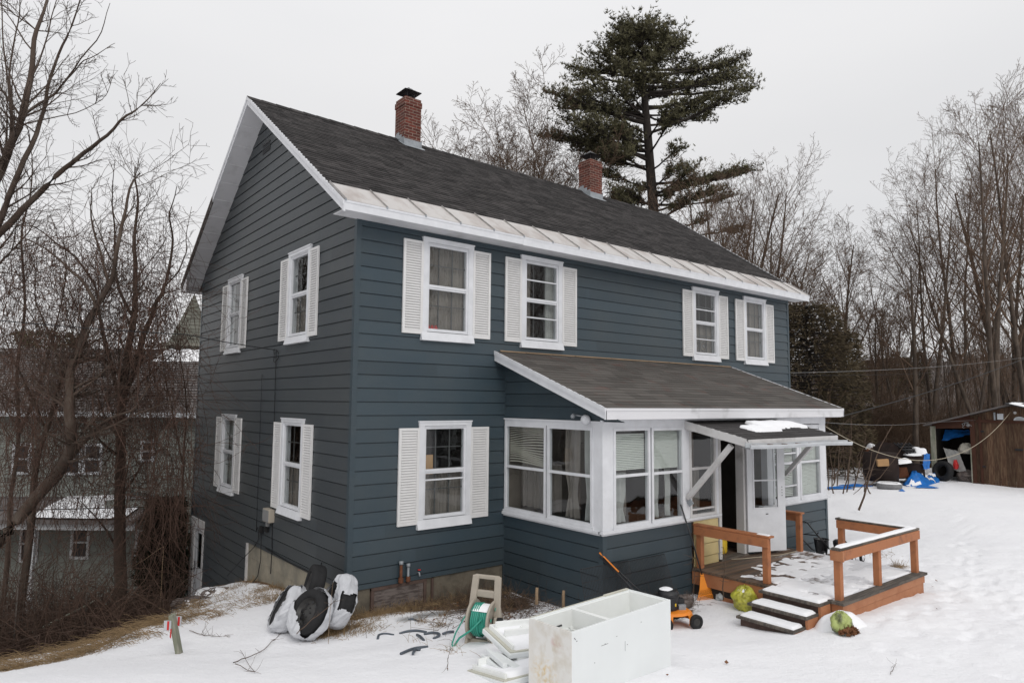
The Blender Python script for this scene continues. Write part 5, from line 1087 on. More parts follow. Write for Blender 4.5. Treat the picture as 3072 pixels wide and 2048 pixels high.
left_tree('thin bare sapling close against the rear corner of the house', [([(545, 1790), (548, 1600), (552, 1400), (560, 1200), (540, 1050), (520, 900)], .035, .006), ([(552, 1400), (520, 1250), (500, 1150), (480, 1000)], .018, .004)], 16.0, 2.2, 105, 4, .2, base=545)
left_tree('slender bare tree at the left frame edge behind the leaning trunk', [([(20, 1750), (30, 1500), (60, 1300), (50, 1100), (80, 900), (60, 700), (100, 560), (90, 430)], .06, .008), ([(60, 1300), (120, 1150), (160, 1000), (200, 830), (190, 700)], .03, .006)], 15.5, 2.4, 106, 4, .2, base=20)
def vines():
    random.seed(33); global RNG; RNG = np.random.default_rng(33); T = Tubes()
    for i in range(900):
        u = rnd(-60, 600); v = rnd(640, 1500)
        if u > 440 and v < 800: continue
        D = rnd(11.2, 15.2); p = at(u, v, D)
        if p[0] > -.25 and p[1] < 9.2: continue
        if random.random() < .5:   # hanging strand
            d = np.array([rnd(-.25, .25), rnd(-.25, .25), -1]); L = rnd(.5, 3.0); pts = limbpath(p, d, L, 9, .20, (0, 0, -.08))
        else: pts = limbpath(p, vrand()*[1, 1, .5], rnd(.8, 3.2), 9, .34, (0, 0, -.03))
        if (pts[:, 0] > -.2).any() and (pts[:, 1] < 9.0).any(): continue
        T.add(pts, np.linspace(.0055, .0026, 10), 3)
        for k in range(3):
            j = random.randint(2, 8); T.add(limbpath(pts[j], vrand(), rnd(.2, .7), 4, .35), np.linspace(.0038, .002, 5), 3)
    for i in range(2900):   # dense hanging mass near the house and around the trunks
        c = random.choice([(430, 900, 75, 200), (500, 900, 50, 240), (250, 1050, 110, 160), (370, 1200, 90, 170), (470, 1180, 60, 200), (200, 1350, 120, 160), (520, 1450, 50, 200), (90, 1150, 90, 200), (330, 800, 110, 130), (120, 800, 110, 120), (430, 1500, 100, 180)])
        u, v = random.gauss(c[0], c[2]*.6), random.gauss(c[1], c[3]*.6); p = at(u, v, rnd(12, 15.4))
        if p[0] > -.35 and p[1] < 9.2: continue
        pts = limbpath(p, np.array([rnd(-.5, .5), rnd(-.5, .5), rnd(-1, .3)]), rnd(.4, 1.8), 8, .30, (0, 0, -.07))
        if (pts[:, 0] > -.2).any() and (pts[:, 1] < 9.0).any(): continue
        T.add(pts, np.linspace(.0045, .0022, 9), 3)
    o = T.build('vines', 'vine'); tag(o, 'tangled leafless vines hanging through the trees on the left', 'vines', kind='stuff')
vines()
def bank_brush():
    random.seed(44); global RNG; RNG = np.random.default_rng(44); T = Tubes(); T2 = Tubes()
    for i in range(2700):
        u = rnd(-120, 540); D = rnd(11.3, 19); p = at(u, 1206, D); x, y = p[0], p[1]
        if x > -.3 and y < 9.2: continue
        if y < 2.3+.10*(x+3): continue
        z = g1(x, y); dens = .95 if u < 400 else .6
        if random.random() > dens: continue
        L = rnd(.35, 1.7)*(1.35 if u < 330 else .8); d = vrand(); d[2] = abs(d[2])+.5
        pts = limbpath((x, y, z), d, L, 7, .28, (0, 0, -.12)); T.add(pts, np.linspace(.009, .003, 8), 3)
        for k in range(4): j = random.randint(1, 6); T.add(limbpath(pts[j], vrand(), L*rnd(.2, .5), 4, .3), np.linspace(.005, .0025, 5), 3)
    o = T.build('brush', 'brush_dark'); tag(o, 'dark bramble thicket on the bank below the left trees', 'brush', kind='stuff')
    for cl in range(105):   # matted dead grass in clumps along the edge of the bank
        x = rnd(-5, -.7); e = 1.75+.10*(x+3); cy_ = e+(random.gauss(.10, .22) if random.random() < .7 else rnd(0, 1.6)); lean = rnd(-.5, .9)+PI; ns_ = random.randint(18, 60); sp_ = rnd(.05, .16)
        if x > -1.6 and random.random() < .6: continue
        for i in range(ns_):
            px, py = x+random.gauss(0, sp_*1.5), cy_+random.gauss(0, sp_); a = lean+random.gauss(0, .5); L = rnd(.15, .42); d = np.array([math.cos(a), math.sin(a)*.7, rnd(.3, 1.6)]); T2.add(limbpath((px, py, g1(px, py)-.02), d, L, 5, .10, (0, 0, -.30)), np.linspace(.0032, .0014, 6), 3)
    o = T2.build('dead_grass', 'straw'); tag(o, 'matted straw coloured grass along the edge of the bank', 'grass', kind='stuff')
bank_brush()
# ---- neighbouring grey house on the left, lower down
NB = at(1536, 1206, 23.); YW = -YAW
def neighbour():
    base = (float(NB[0]), float(NB[1]), -5.3); o = thing('house', 'long grey green clapboard house behind the left trees with snow on its porch roof', 'house', base, rot=(0, 0, YW))
    D = 23.; lx = lambda u: (u-1536)*D/FP; lz = lambda v: 2.6518+(1206-(v-5))*D/FP*1.004-base[2]
    F = lambda a, q, z: (a, -q, z)
    x0, x1 = lx(-420), lx(640); ze = lz(1243); mb = MB(); z = 0.
    while z < ze: mb.add([F(x0, .025, z), F(x1, .025, z), F(x1, .004, z+.12), F(x0, .004, z+.12), F(x0, 0, z), F(x1, 0, z)], [(0, 1, 2, 3), (4, 5, 1, 0)], rnd(.2, .8)); z += .12
    mb.box(x0, x1, .02, 9, 0, ze); mb.build('wall', 'grey_siding', o, local=True)
    zr = lz(1128)+1.05; mb = MB(); n = 26
    for i in range(n):
        t0, t1 = i/n, (i+1)/n; y0, y1 = -.55+4.6*t0, -.55+4.6*t1; a, b = ze-.1+(zr-ze+.1)*t0, ze-.1+(zr-ze+.1)*t1; u_ = x0-.4
        while u_ < x1+.4: w = rnd(.5, 1.5); mb.add([(u_, y0, a+.02), (min(u_+w, x1+.4), y0, a+.02), (min(u_+w, x1+.4), y1, b), (u_, y1, b)], [(0, 1, 2, 3)], rnd(.1, .9)); u_ += w
    mb.add([(x0-.4, 4.05, zr), (x1+.4, 4.05, zr), (x1+.4, 9.5, ze), (x0-.4, 9.5, ze)], [(0, 1, 2, 3)]); mb.add([(x1, 0, ze), (x1, 9, ze), (x1, 4.05, zr-.1)], [(0, 1, 2)]); mb.build('roof', 'grey_roof', o, local=True)
    snowblob('snow_cover', o, lambda a, b, h: (a, b, ze-.1+(zr-ze+.1)*(b+.55)/4.6+.03+h), lx(300), x1, 3.0, 4.0, .06, 31, .75, .10, .9, local=True)
    mb = MB(); mb.boxf(F, x0-.4, x1+.4, .50, .62, ze-.24, ze-.08); mb.build('gutter', 'trim_dirty', o, local=True)
    def win(u0, u1, v0, v1):
        a0, a1, z0, z1 = lx(u0), lx(u1), lz(v1), lz(v0); w = MB(); t = .09
        w.boxf(F, a0-t, a0, 0, .06, z0-t, z1+t); w.boxf(F, a1, a1+t, 0, .06, z0-t, z1+t); w.boxf(F, a0, a1, 0, .06, z1, z1+t); w.boxf(F, a0, a1, 0, .08, z0-t, z0); w.boxf(F, a0, a1, .03, .05, (z0+z1)/2-.03, (z0+z1)/2+.03)
        q = w.build('window', 'trim_dirty', o, local=True); MB().quad(F(a0, .03, z0), F(a1, .03, z0), F(a1, .03, z1), F(a0, .03, z1)).build('pane', 'metal_black', q, local=True)
    for q in ((214, 252, 1352, 1428), (270, 312, 1352, 1426), (440, 467, 1340, 1388), (60, 100, 1352, 1428), (-120, -80, 1350, 1428), (100, 140, 1590, 1680), (-40, 10, 1600, 1690), (250, 290, 1590, 1670), (440, 470, 1600, 1680)): win(*q)
    mb = MB()
    for u in (222, 97, -70): mb.boxf(F, lx(u)-.06, lx(u)+.06, 1.45, 1.57, 0, lz(1560))
    mb.boxf(F, lx(-350), lx(500), 1.5, 1.62, lz(1560)-.1, lz(1545)); mb.build('porch_post', 'trim_dirty', o, local=True)
    mb = MB(); mb.hexa([(lx(-360), -.02, lz(1500)), (lx(505), -.02, lz(1500)), (lx(505), -.02, lz(1500)-.12), (lx(-360), -.02, lz(1500)-.12), (lx(-360), -1.8, lz(1540)), (lx(505), -1.8, lz(1540)), (lx(505), -1.8, lz(1540)-.12), (lx(-360), -1.8, lz(1540)-.12)]); pr = mb.build('porch_roof', 'grey_roof', o, local=True)
    A = np.linspace(lx(225), lx(480), 90); B = np.linspace(-1.82, -.05, 12); V = []; zt = lambda b: lz(1500)+(lz(1540)-lz(1500))*(-b/1.8)
    for b in B:
        for a in A: V.append((a, b, zt(b)+.02+.07*min(1, 2*fbm(np.array([a*.9]), np.array([b*1.5+4]), 3)[0]-.25)))
    MB().add(V, [(j*90+i, j*90+i+1, (j+1)*90+i+1, (j+1)*90+i) for j in range(11) for i in range(89)], .5, True).build('snow_cover', 'snow', pr, local=True)
    mb = MB(); a0, a1 = lx(380), lx(560); mb.add([(a0, -.9, lz(1452)), (a1, -.9, lz(1490)), (a1, -.02, lz(1490)), (a0, -.02, lz(1452))], [(0, 1, 2, 3)]); mb.box(lx(380), lx(540), -.9, -.02, lz(1560), lz(1500)); mb.build('dormer', 'grey_siding', o, local=True)
    mb = MB(); mb.box(lx(500), lx(528), 2.5, 3.2, zr-1.2, zr+.1); mb.build('chimney', 'rust', o, local=True)
neighbour()
def church():
    D = 62.; c = at(567, 1206, D); base = (float(c[0]), float(c[1]), -8.); o = thing('church_tower', 'pale church tower with a pointed grey spire seen between the vines and the house', 'tower', base, rot=(0, 0, YW+.25)); k = D/FP
    z = lambda v: 2.65+(1212-v)*k-base[2]; w = 1.9; mb = MB(); zz = 0
    while zz < z(1085): mb.box(-w, w, -w, w, zz, zz+.19, rnd(.2, .8)); mb.box(-w-.015, w+.015, -w-.015, w+.015, zz, zz+.03, .3); zz += .2
    mb.build('tower_wall', 'church', o, local=True)
    mb = MB()
    for a in (-1.1, 0, 1.1): mb.box(a-.38, a+.38, -w-.02, -w+.2, z(1092), z(1066)+.1)
    mb.build('belfry_opening', 'metal_black', o, local=True)
    mb = MB(); zt = z(1085)
    for sx in (-1, 1):
        for sy in (-1, 1): mb.box(sx*w-.25, sx*w+.25, sy*w-.25, sy*w+.25, zt, z(1052))
    mb.box(-w-.2, w+.2, -w-.2, w+.2, z(1056), z(1046)); mb.box(-w+.1, w-.1, -w+.1, w-.1, zt, z(1056)); mb.build('belfry', 'church', o, local=True)
    mb = MB(); n = 14; za, zb = z(1046), z(893)
    for i in range(n):
        t0, t1 = i/n, (i+1)/n; ra, rb = (w+.15)*(1-t0), (w+.15)*(1-t1); a, b = za+(zb-za)*t0, za+(zb-za)*t1
        mb.lathe([(ra*1.12+.05, a), (max(rb*1.12, .01), b)], (0, 0, 0), (0, 0, 1), 4, rnd(.2, .8), False)
    sp = mb.build('spire', 'slate', o, local=True); sp.rotation_euler = (0, 0, PI/4)
    mb = MB(); mb.tube([(0, 0, zb-.4), (0, 0, z(878))], [.07, .02], 6); mb.lathe([(0, -.12), (.12, 0), (0, .12)], (0, 0, z(888)), n=8); mb.build('finial', 'metal_dark', o, local=True)
church()
# ------------------------------------------------------------------ yard things
RH = np.array([_r0[0], _r0[1], 0]); FH = np.array([_f[0], _f[1], 0])/math.hypot(_f[0], _f[1]); UP = np.array([0, 0, 1.])
def G(x, y, dz=0): return (x, y, g1(x, y)+dz)
def qrot(axis, up=(0, 0, 1)):
    """euler of a frame whose local Z is axis"""
    return Vector(axis).normalized().to_track_quat('Z', 'Y').to_euler()
def bagged_tire(label, c, axis, R=.295, w=.105, bag=True, hole=0, seed=1, gather=0.):
    random.seed(seed); c = np.array(c, float); t = thing('tire', label, 'tire', tuple(c), 'four car tires heaped against the house corner', rot=qrot(axis))
    prof = [(R*.60, -w*.72), (R*.66, -w*.92), (R*.80, -w), (R*.93, -w*.93), (R*.985, -w*.75), (R, -w*.3), (R, w*.3), (R*.985, w*.75), (R*.93, w*.93), (R*.80, w), (R*.66, w*.92), (R*.60, w*.72), (R*.57, 0)]
    MB().lathe(prof, n=40, closed=True).build('tread_and_wall', 'rubber', t, local=True)
    rm = MB().lathe([(R*.60, w*.72), (R*.56, w*.60), (R*.52, w*.35), (R*.40, w*.20), (R*.30, w*.42), (R*.16, w*.5), (R*.10, w*.45), (0, w*.45)], n=32).build('rim', 'rim_black', t, local=True)
    mb = MB()
    for k in range(5): a = k*2*PI/5; mb.lathe([(0, .012), (.012, .01), (.012, 0)], (R*.2*math.cos(a), R*.2*math.sin(a), w*.48), n=8)
    for k in range(8): a = k*2*PI/8; mb.lathe([(.024, .004), (.02, .006), (0, .001)], (R*.44*math.cos(a), R*.44*math.sin(a), w*.27), n=10)
    mb.build('wheel_nut', 'metal_black', rm, local=True)
    if bag:
        V = []; n = 120; M_ = 96; pr2 = [(.0, w*1.05), (R*.3, w*1.10), (R*.6, w*1.15), (R*.85, w*1.18), (R*1.0, w*1.0), (R*1.06, w*.5), (R*1.07, 0), (R*1.06, -w*.5), (R*1.0, -w*1.0), (R*.85, -w*1.2), (R*.5, -w*1.2), (R*.2, -w*1.15), (0, -w*1.1)]
        t_ = np.linspace(0, 12, M_); pr3 = np.stack([np.interp(t_, range(13), [p[k] for p in pr2]) for k in (0, 1)], 1); Aa = 2*PI*np.arange(n)/n
        for i, (r, h) in enumerate(pr3):
            ca, sa = np.cos(Aa), np.sin(Aa); qx, qy = r*ca*9+seed*5+40, r*sa*9+h*14+40
            cr = 1-np.abs(2*fbm(qx*.55+3*vn(qx*.2, qy*.2), qy*.55, 3)-1)**.6; fine = fbm(qx*2.1, qy*2.1, 2)-.5        # sharp creases
            fold = .5+.5*np.sin(Aa*9+seed+2.5*vn(Aa*2+seed, np.full(n, i*.03)))
            k = 1+.10*(cr-.5)+.03*fine+.03*fold*(r/R); pk = gather*np.exp(-((Aa-1.6)**2)/.10)*.24
            X_, Y_, Z_ = r*k*ca, r*k*sa+pk*r, h*(1+.30*(cr-.45)+.12*fine)
            V += list(zip(X_.tolist(), Y_.tolist(), Z_.tolist()))
        F = []
        for i in range(M_-1):
            r, h = pr3[i]; px, py = r*np.cos(Aa+PI/n), r*np.sin(Aa+PI/n); e = fbm(px*7+seed*3, py*7+h*6, 4)
            if hole == 1: cut = (h > w*.2) & ((px*.55+py*.85)/R+(e-.5)*1.1 > -.38)
            elif hole == 2: cut = (h > -w*.1) & (np.abs(px+.03)/R+(e-.5)*.9 < .44) & (py > -R*.85)
            elif hole == 3: cut = ((np.abs(py-.1*R)/R+(e-.5)*1.0 < .36) & (px < .15*R) & (h > -w*.2)) | ((np.abs(py-.25*R)/R+(e-.5)*.8 < .3) & (px > .6*R) & (h > -w*.9) & (h < w*1.1))
            else: cut = np.zeros(n, bool)
            for j in range(n):
                if not cut[j]: F.append((i*n+j, i*n+(j+1) % n, (i+1)*n+(j+1) % n, (i+1)*n+j))
        me = MB(); me.add(V, F, .5, True); me.build('plastic_bag', 'bag_white', t, local=True)
    return t
def toward(r, f, u): return tuple(RH*r+FH*f+UP*u)
bagged_tire('leftmost tire in a torn white bag, lying tilted in the snow', at(862, 1824, 9.3), toward(-.80, -.35, .50), hole=2, seed=2, gather=.3)
bagged_tire('front tire with its black rim showing out of a torn white bag', at(930, 1838, 8.9), toward(-.50, -.68, .50), hole=1, seed=4, gather=.2)
bagged_tire('right tire in a white bag torn open over the tread, nearest the house corner', at(1018, 1806, 9.15), toward(-.62, -.40, .28), hole=3, seed=7, gather=.7)
bagged_tire('bare black tire standing behind the bagged ones against the gable', at(942, 1757, 9.7), toward(-.85, -.35, .25), bag=False, seed=9)
# marker post with reflectors
PD = hitD(538, 1962); p0 = np.array(at(538, 1962, PD)); p1 = np.array(at(516, 1842, PD)); ps = thing('marker_post', 'short weathered wooden post with red and white reflectors and red ribbon', 'post', tuple(p0))
MB().bar(p0-(p1-p0)*.2, p1, .085, .055, tuple(RH)).build('stake', 'grey_wood_post', ps, bevel=.004)
for i, (u, v, w_, mt_) in enumerate([(503, 1875, .085, 'trim_dirty'), (535, 1862, .07, 'trim_dirty')]):
    q = np.array(at(u, v, PD-.05+.10*i)); a = q-RH*w_/2; b = q+RH*w_/2; o = MB().bar(a, b, .02, .115, tuple(UP)).build('reflector', mt_, ps)
    MB().bar(q+RH*.010-FH*.012-UP*.05, q+RH*.012-FH*.012+UP*.055, .024, .006, tuple(FH)).build('red_stripe', 'red', o)
MB().add([tuple(q_) for q_ in (np.array(at(511, 1885, PD-.07)), np.array(at(515, 1885, PD-.07)), np.array(at(513, 1915, PD-.07)), np.array(at(509, 1910, PD-.07)))], [(0, 1, 2, 3)]).build('ribbon', 'red', ps)
# the gutted freezer lying on its back
fc, fr_, fb = np.array([-.30, -4.48, 0]), np.array([1.23, -4.80]), None
A_ = onplane(1715.6, 1896.3, 2, .66); B_ = onplane(2012, 1797, 2, .66); C_ = onplane(1556.6, 1865.6, 2, .66)
ex = (B_-A_); FL = float(np.linalg.norm(ex)); ex /= FL; ey = (C_-A_); FW = float(np.linalg.norm(ey)); ey = np.cross(UP, ex); ey = ey if np.dot(ey, C_-A_) > 0 else -ey
fz = thing('freezer_cabinet', 'gutted white refrigerator cabinet lying on its back in the snow, stained end toward the camera', 'refrigerator', (A_[0], A_[1], 0), rot=(0, 0, math.atan2(ex[1], ex[0])))
L_, W_ = FL, FW; H_ = .66; t_ = .045
mb = MB(); z0 = -.15
mb.box(0, L_, 0, t_*.5, z0, H_); mb.box(0, L_, W_-t_*.5, W_, z0, H_); mb.box(L_-t_*.5, L_, t_*.5, W_-t_*.5, z0, H_); mb.build('cabinet_shell', 'white_enamel', fz, local=True, bevel=.006)
MB().box(0, t_*.5, t_*.5, W_-t_*.5, z0, H_).box(-.004, .0, .0, W_, z0, H_+.001).build('stained_end', 'stained_enamel', fz, local=True, bevel=.002)
mb = MB(); zf = H_-.40; x_, y_ = t_, t_; dx = L_*.36
mb.box(t_*.5, t_, t_*.5, W_-t_*.5, zf, H_-.012); mb.box(L_-t_, L_-t_*.5, t_*.5, W_-t_*.5, zf, H_-.012); mb.box(t_, L_-t_, t_*.5, t_, zf, H_-.012); mb.box(t_, L_-t_, W_-t_, W_-t_*.5, zf, H_-.012); mb.box(t_, L_-t_, t_, W_-t_, zf-.02, zf)
mb.box(dx, dx+.05, t_, W_-t_, zf, H_-.014); mb.box(.9*dx, .93*dx, t_, W_-t_, zf, zf+.22); mb.box(.25*dx, .75*dx, t_, t_+.03, zf+.1, zf+.12); mb.box(t_, dx, W_-t_-.02, W_-t_, H_-.20, H_-.18); mb.build('liner', 'white_liner', fz, local=True)
mb = MB()
for k in range(12): mb.box(.18*dx+k*.025, .18*dx+k*.025+.016, W_-t_-.012, W_-t_-.003, zf+.26, zf+.275)
mb.box(dx+.28, dx+.31, W_-t_-.01, W_-t_+.002, H_-.16, H_-.13); mb.lathe([(0, .004), (.02, .004), (.02, 0)], (dx+.36, W_-t_-.002, H_-.2), (0, -1, 0), 10)
for x in (.03, .06, .04): mb.box(x, x+.008, -.002, .004, H_-.03-x, H_-.022-x)
for x, z in ((.45, H_-.2), (.62, H_-.17), (.78, H_-.28), (1.0, H_-.12), (.3, H_-.33)): mb.box(x, x+.012, -.0015, .002, z, z+.004)
mb.box(.40, .50, -.001, .002, H_-.205, H_-.202); mb.box(.75, .753, -.001, .002, H_-.33, H_-.24); mb.build('vent_slot', 'metal_dark', fz, local=True)
mb = MB(); mb.box(L_-.42, L_-.03, W_-.02, W_+.012, H_-.02, H_+.012); mb.box(.01, L_-.05, W_-.006, W_+.003, H_, H_+.006); mb.build('hinge_rail', 'seal_white', fz, local=True)
# loose fridge doors beside it
def slab_door(label, c, ax, ay, n, w, l, t=.055, snow=True, bins=2):
    c = np.array(c); ax = np.array(ax)/np.linalg.norm(ax); n = np.array(n)-np.dot(n, ax)*ax; n /= np.linalg.norm(n); ay = np.cross(n, ax)
    P = lambda a, b, h: tuple(c+ax*a+ay*b+n*h); o = thing('refrigerator_door', label, 'appliance door', tuple(c), 'loose appliance doors left of the cabinet'); B = lambda m, a0, a1, b0, b1, h0, h1: m.boxf(lambda x, y, z: P(x, y, z), a0, a1, b0, b1, h0, h1)
    mb = MB(); B(mb, 0, l, 0, w, 0, t); mb.build('panel', 'white_enamel', o, bevel=.012)
    mb = MB(); B(mb, .015, l-.015, .012, w-.012, t, t+.012); mb.build('seal', 'seal_white', o)
    mb = MB(); B(mb, .05, l-.05, .05, .075, t+.01, t+.06); B(mb, .05, l-.05, w-.075, w-.05, t+.01, t+.06); B(mb, .05, .08, .075, w-.075, t+.01, t+.06)
    for k in range(bins): a = .12+k*(l-.2)/bins; B(mb, a, a+.03, .075, w-.075, t+.01, t+.12); B(mb, a+.03, a+.12, .075, w*.45, t+.012, t+.02)
    B(mb, .2, .3, w*.55, w*.8, t+.012, t+.09); mb.build('door_shelf', 'white_liner', o, bevel=.01)
    if snow: snowblob('snow_cover', o, lambda a, b, h: P(a, b, t+.012+h), .06, l-.05, .06, w-.06, .05, int(w*100), .18, .03, .7)
    return o
q = at(1452, 1905, 7.35)
slab_door('upper loose white appliance door with shelf bumps, tilted, beside the lying refrigerator', at(1445, 1898, 7.35), np.array(at(1516, 1966, 6.9))-np.array(at(1445, 1898, 7.35)), None, (.05, -.15, 1), .62, .60)
slab_door('lower loose white appliance door with a long handle, half buried in snow', at(1398, 2030, 6.85), np.array(at(1500, 2062, 6.35))-np.array(at(1398, 2030, 6.85)), None, (.0, -.05, 1), .8, .7, bins=1)
hm = MB(); a = np.array(at(1462, 1950, 7.0)); b = np.array(at(1516, 1996, 6.6)); hm.bar(a, b, .05, .05); hm.bar(a+UP*-.09+RH*-.05, b+UP*-.09+RH*-.05, .035, .12); hm.bar(a+UP*.0+RH*.07-UP*.02, b+RH*.12-UP*.02, .09, .02); hd = hm.build('door_handle_trim', 'white_enamel', None, bevel=.008, loc=tuple(a)); tag(hd, 'long white handle trim piece lying between the two loose appliance doors', 'handle')
sk = MB(); sk.bar(at(1369, 2027, 6.9), at(1412, 2008, 7.0), .012, .010); sk.bar(at(1370, 2030, 6.88), at(1414, 2012, 6.98), .012, .010); o = sk.build('stick', 'rust', None, loc=at(1369, 2027, 6.9)); tag(o, 'reddish split stick poking out of the snow left of the lower appliance door', 'stick')
# hose reel
HB = np.array([.62, -2.45, g1(.62, -2.45)]); hx_ = np.array(RH*.93+FH*-.36); hx_ /= np.linalg.norm(hx_); hy_ = np.cross(UP, hx_)
hr = thing('hose_reel', 'tan plastic hose reel cart holding coiled green hose in the snow', 'hose reel', tuple(HB), rot=(0, 0, math.atan2(hx_[1], hx_[0])))
def L3(p): return p
mb = MB()          # side plates leaning frame; local x = reel axis, y = away from the camera
for x in (-.17, .17):
    mb.hexa([(x-.018, -.14, -.05), (x+.018, -.14, -.05), (x+.018, .16, -.05), (x-.018, .16, -.05), (x-.018, -.04, .30), (x+.018, -.04, .30), (x+.018, .10, .30), (x-.018, .10, .30)])
    mb.bar((x, .03, .28), (x*.86, .12, .74), .045, .085, (1, 0, 0))
mb.bar((-.17, .10, .53), (.17, .10, .53), .05, .085); mb.bar((-.165, .125, .725), (.165, .125, .725), .045, .05); mb.bar((-.17, -.02, .0), (.17, -.02, .0), .05, .05)
mb.build('frame', 'tan_plastic', hr, local=True, bevel=.012)
mb = MB()
for x, s in ((-.125, -1), (.125, 1)): mb.lathe([(.05, .0), (.06, .012*s), (.20, .010*s), (.215, .022*s), (.235, .018*s), (.235, -.004*s), (.20, -.004*s), (.05, -.006*s)], (x, .02, .24), (1, 0, 0), 36)
mb.lathe([(.06, -.12), (.06, .12)], (0, .02, .24), (1, 0, 0), 20); dm = mb.build('drum', 'tan_plastic', hr, local=True)
mb = MB()
for x in (-.129, .153):
    for k in range(5): a = k*2*PI/5+.3; mb.lathe([(0, .003), (.022, .003), (.022, 0)], (x, .02+.14*math.cos(a), .24+.14*math.sin(a)), (1, 0, 0), 10)
mb.build('drum_slot', 'green_hose', dm, local=True)
MB().lathe([(0, .06), (.05, .05), (.055, 0)], (.19, .02, .24), (1, 0, 0), 18).build('crank_hub', 'rubber', hr, local=True)
mb = MB(); P3 = []
for k in range(420): a = k*.42; xx = -.10+.20*abs(((k/120.) % 2)-1); rr_ = .12+.022*(k//120)+.006*math.sin(k*1.7); P3.append((xx, .02+rr_*math.cos(a), .24+rr_*math.sin(a)))
mb.tube(P3, .0125, 8); mb.tube([(.05, -.15, .30), (-.06, -.20, .18), (-.20, -.24, .08), (-.26, -.27, -.02), (-.24, -.30, -.05)], .0125, 8); mb.tube([(-.10, -.05, .40), (-.17, -.18, .30), (-.24, -.26, .14), (-.27, -.29, .02), (-.24, -.30, -.06)], .009, 8)
mb.build('hose', 'green_hose', hr, local=True)
mb = MB(); n = 14; V = [((-.10+.2*i/6), .02+(.19)*math.cos(1.1+j*.18), .24+(.19)*math.sin(1.1+j*.18)) for i in range(7) for j in range(8)]; mb.add(V, [(i*8+j, (i+1)*8+j, (i+1)*8+j+1, i*8+j+1) for i in range(6) for j in range(7)], .5, True); mb.build('snow_cover', 'snow', hr, local=True)
# small orange push mower
MP = np.array(G(3.36, -3.14, .0)); ma = math.atan2(RH[1], RH[0])+.35
mw = thing('push_mower', 'orange and black push mower half sunk in snow below the porch wall', 'mower', tuple(MP), rot=(0, 0, ma))
def mower_body(root, m_deck, m_eng, s=1.0):
    mb = MB(); V = []; n = 28
    for i, (r, h) in enumerate([(.245, .03), (.25, .10), (.235, .15), (.20, .175), (.10, .185), (0, .185)]):
        for j in range(n): a = 2*PI*j/n; V.append((r*s*1.0*math.cos(a)*(1.12 if math.cos(a) > 0 else 1), r*s*.92*math.sin(a), h*s))
    mb.add(V, [(i*n+j, i*n+(j+1) % n, (i+1)*n+(j+1) % n, (i+1)*n+j) for i in range(5) for j in range(n) if not (i < 2 and 19 <= j <= 22)], .5, True); mb.box(-.26*s, -.17*s, -.2*s, .2*s, .04*s, .14*s); d = mb.build('deck_shell', m_deck, root, local=True, bevel=.006)
    mb = MB(); mb.lathe([(.115*s, .18*s), (.12*s, .30*s), (.13*s, .33*s), (.13*s, .38*s), (.10*s, .41*s), (.06*s, .42*s), (0, .42*s)], (-.03, .02, 0), n=24); mb.box(-.16*s, -.02*s, -.12*s, .10*s, .20*s, .34*s); mb.box(.08*s, .17*s, -.04*s, .08*s, .20*s, .30*s); e = mb.build('engine', m_eng, root, local=True, bevel=.008); return e
eng = mower_body(mw, 'orange_mower', 'metal_black', 1.12)
for k, (x, m_) in enumerate(((-.075, 'trim_dirty'), (-.03, 'yellow'))): MB().box(x, x+.032, -.124, -.1205, .27, .31).build('sticker', m_, eng, local=True)
MB().box(.07, .18, -.09, -.04, .19, .27).build('muffler', 'metal_grey', mw, local=True)
for x, y in ((-.24, -.25), (.24, -.24), (-.24, .25), (.24, .24)):
    w = MB().lathe([(.055, -.025), (.085, -.028), (.098, -.018), (.098, .018), (.085, .028), (.055, .025)], (x, y, .075), (0, 1, 0), 24, closed=True).build('wheel', 'rubber', mw, local=True)
    MB().lathe([(.056, -.02), (.02, -.032), (0, -.03)], (x, y, .075), (0, 1, 0), 20).build('hub', 'orange_mower' if x < 0 else 'rim_black', w, local=True)
h0 = np.array(onplane(1965, 1765, 0, 3.15)); hE = np.array([2.86, -2.33, .44]); hS = MP+np.array([-.18, .1, .18])
mb = MB(); s_ = np.array([.16, .12, 0])
for k in (-1, 1): mb.tube([hS+s_*k*.9, hS*.5+hE*.5+s_*k*.5, hE+s_*k*.12], .011, 8)
mb.tube([hS*.45+hE*.55-s_*.5, hS*.45+hE*.55+s_*.5], .01, 6); hd = mb.build('handle', 'metal_black', mw)
hd.matrix_parent_inverse = Matrix()
def relocate(o, root):     # mesh given in world coordinates under a rotated root
    o.data.transform(Matrix.Translation(Vector(ORG[root.name]))); o.data.transform((Matrix.Translation(root.location) @ root.rotation_euler.to_matrix().to_4x4()).inverted())
relocate(hd, mw)
dd = hE-hS; dd /= np.linalg.norm(dd); gr = MB().bar(hE-dd*.30+UP*.012, hE+dd*.08+UP*.012, .03, .022).build('grip', 'orange_mower', mw, bevel=.012); relocate(gr, mw)
gr = MB().bar(hE-dd*.32-UP*.03, hE+dd*.06-UP*.02, .045, .045).build('grip', 'metal_black', mw, bevel=.01); relocate(gr, mw)
MB().lathe([(0, .025), (.06, .02), (.10, 0)], (-.05, .04, .465), n=16).build('snow_cover', 'snow', mw, local=True)
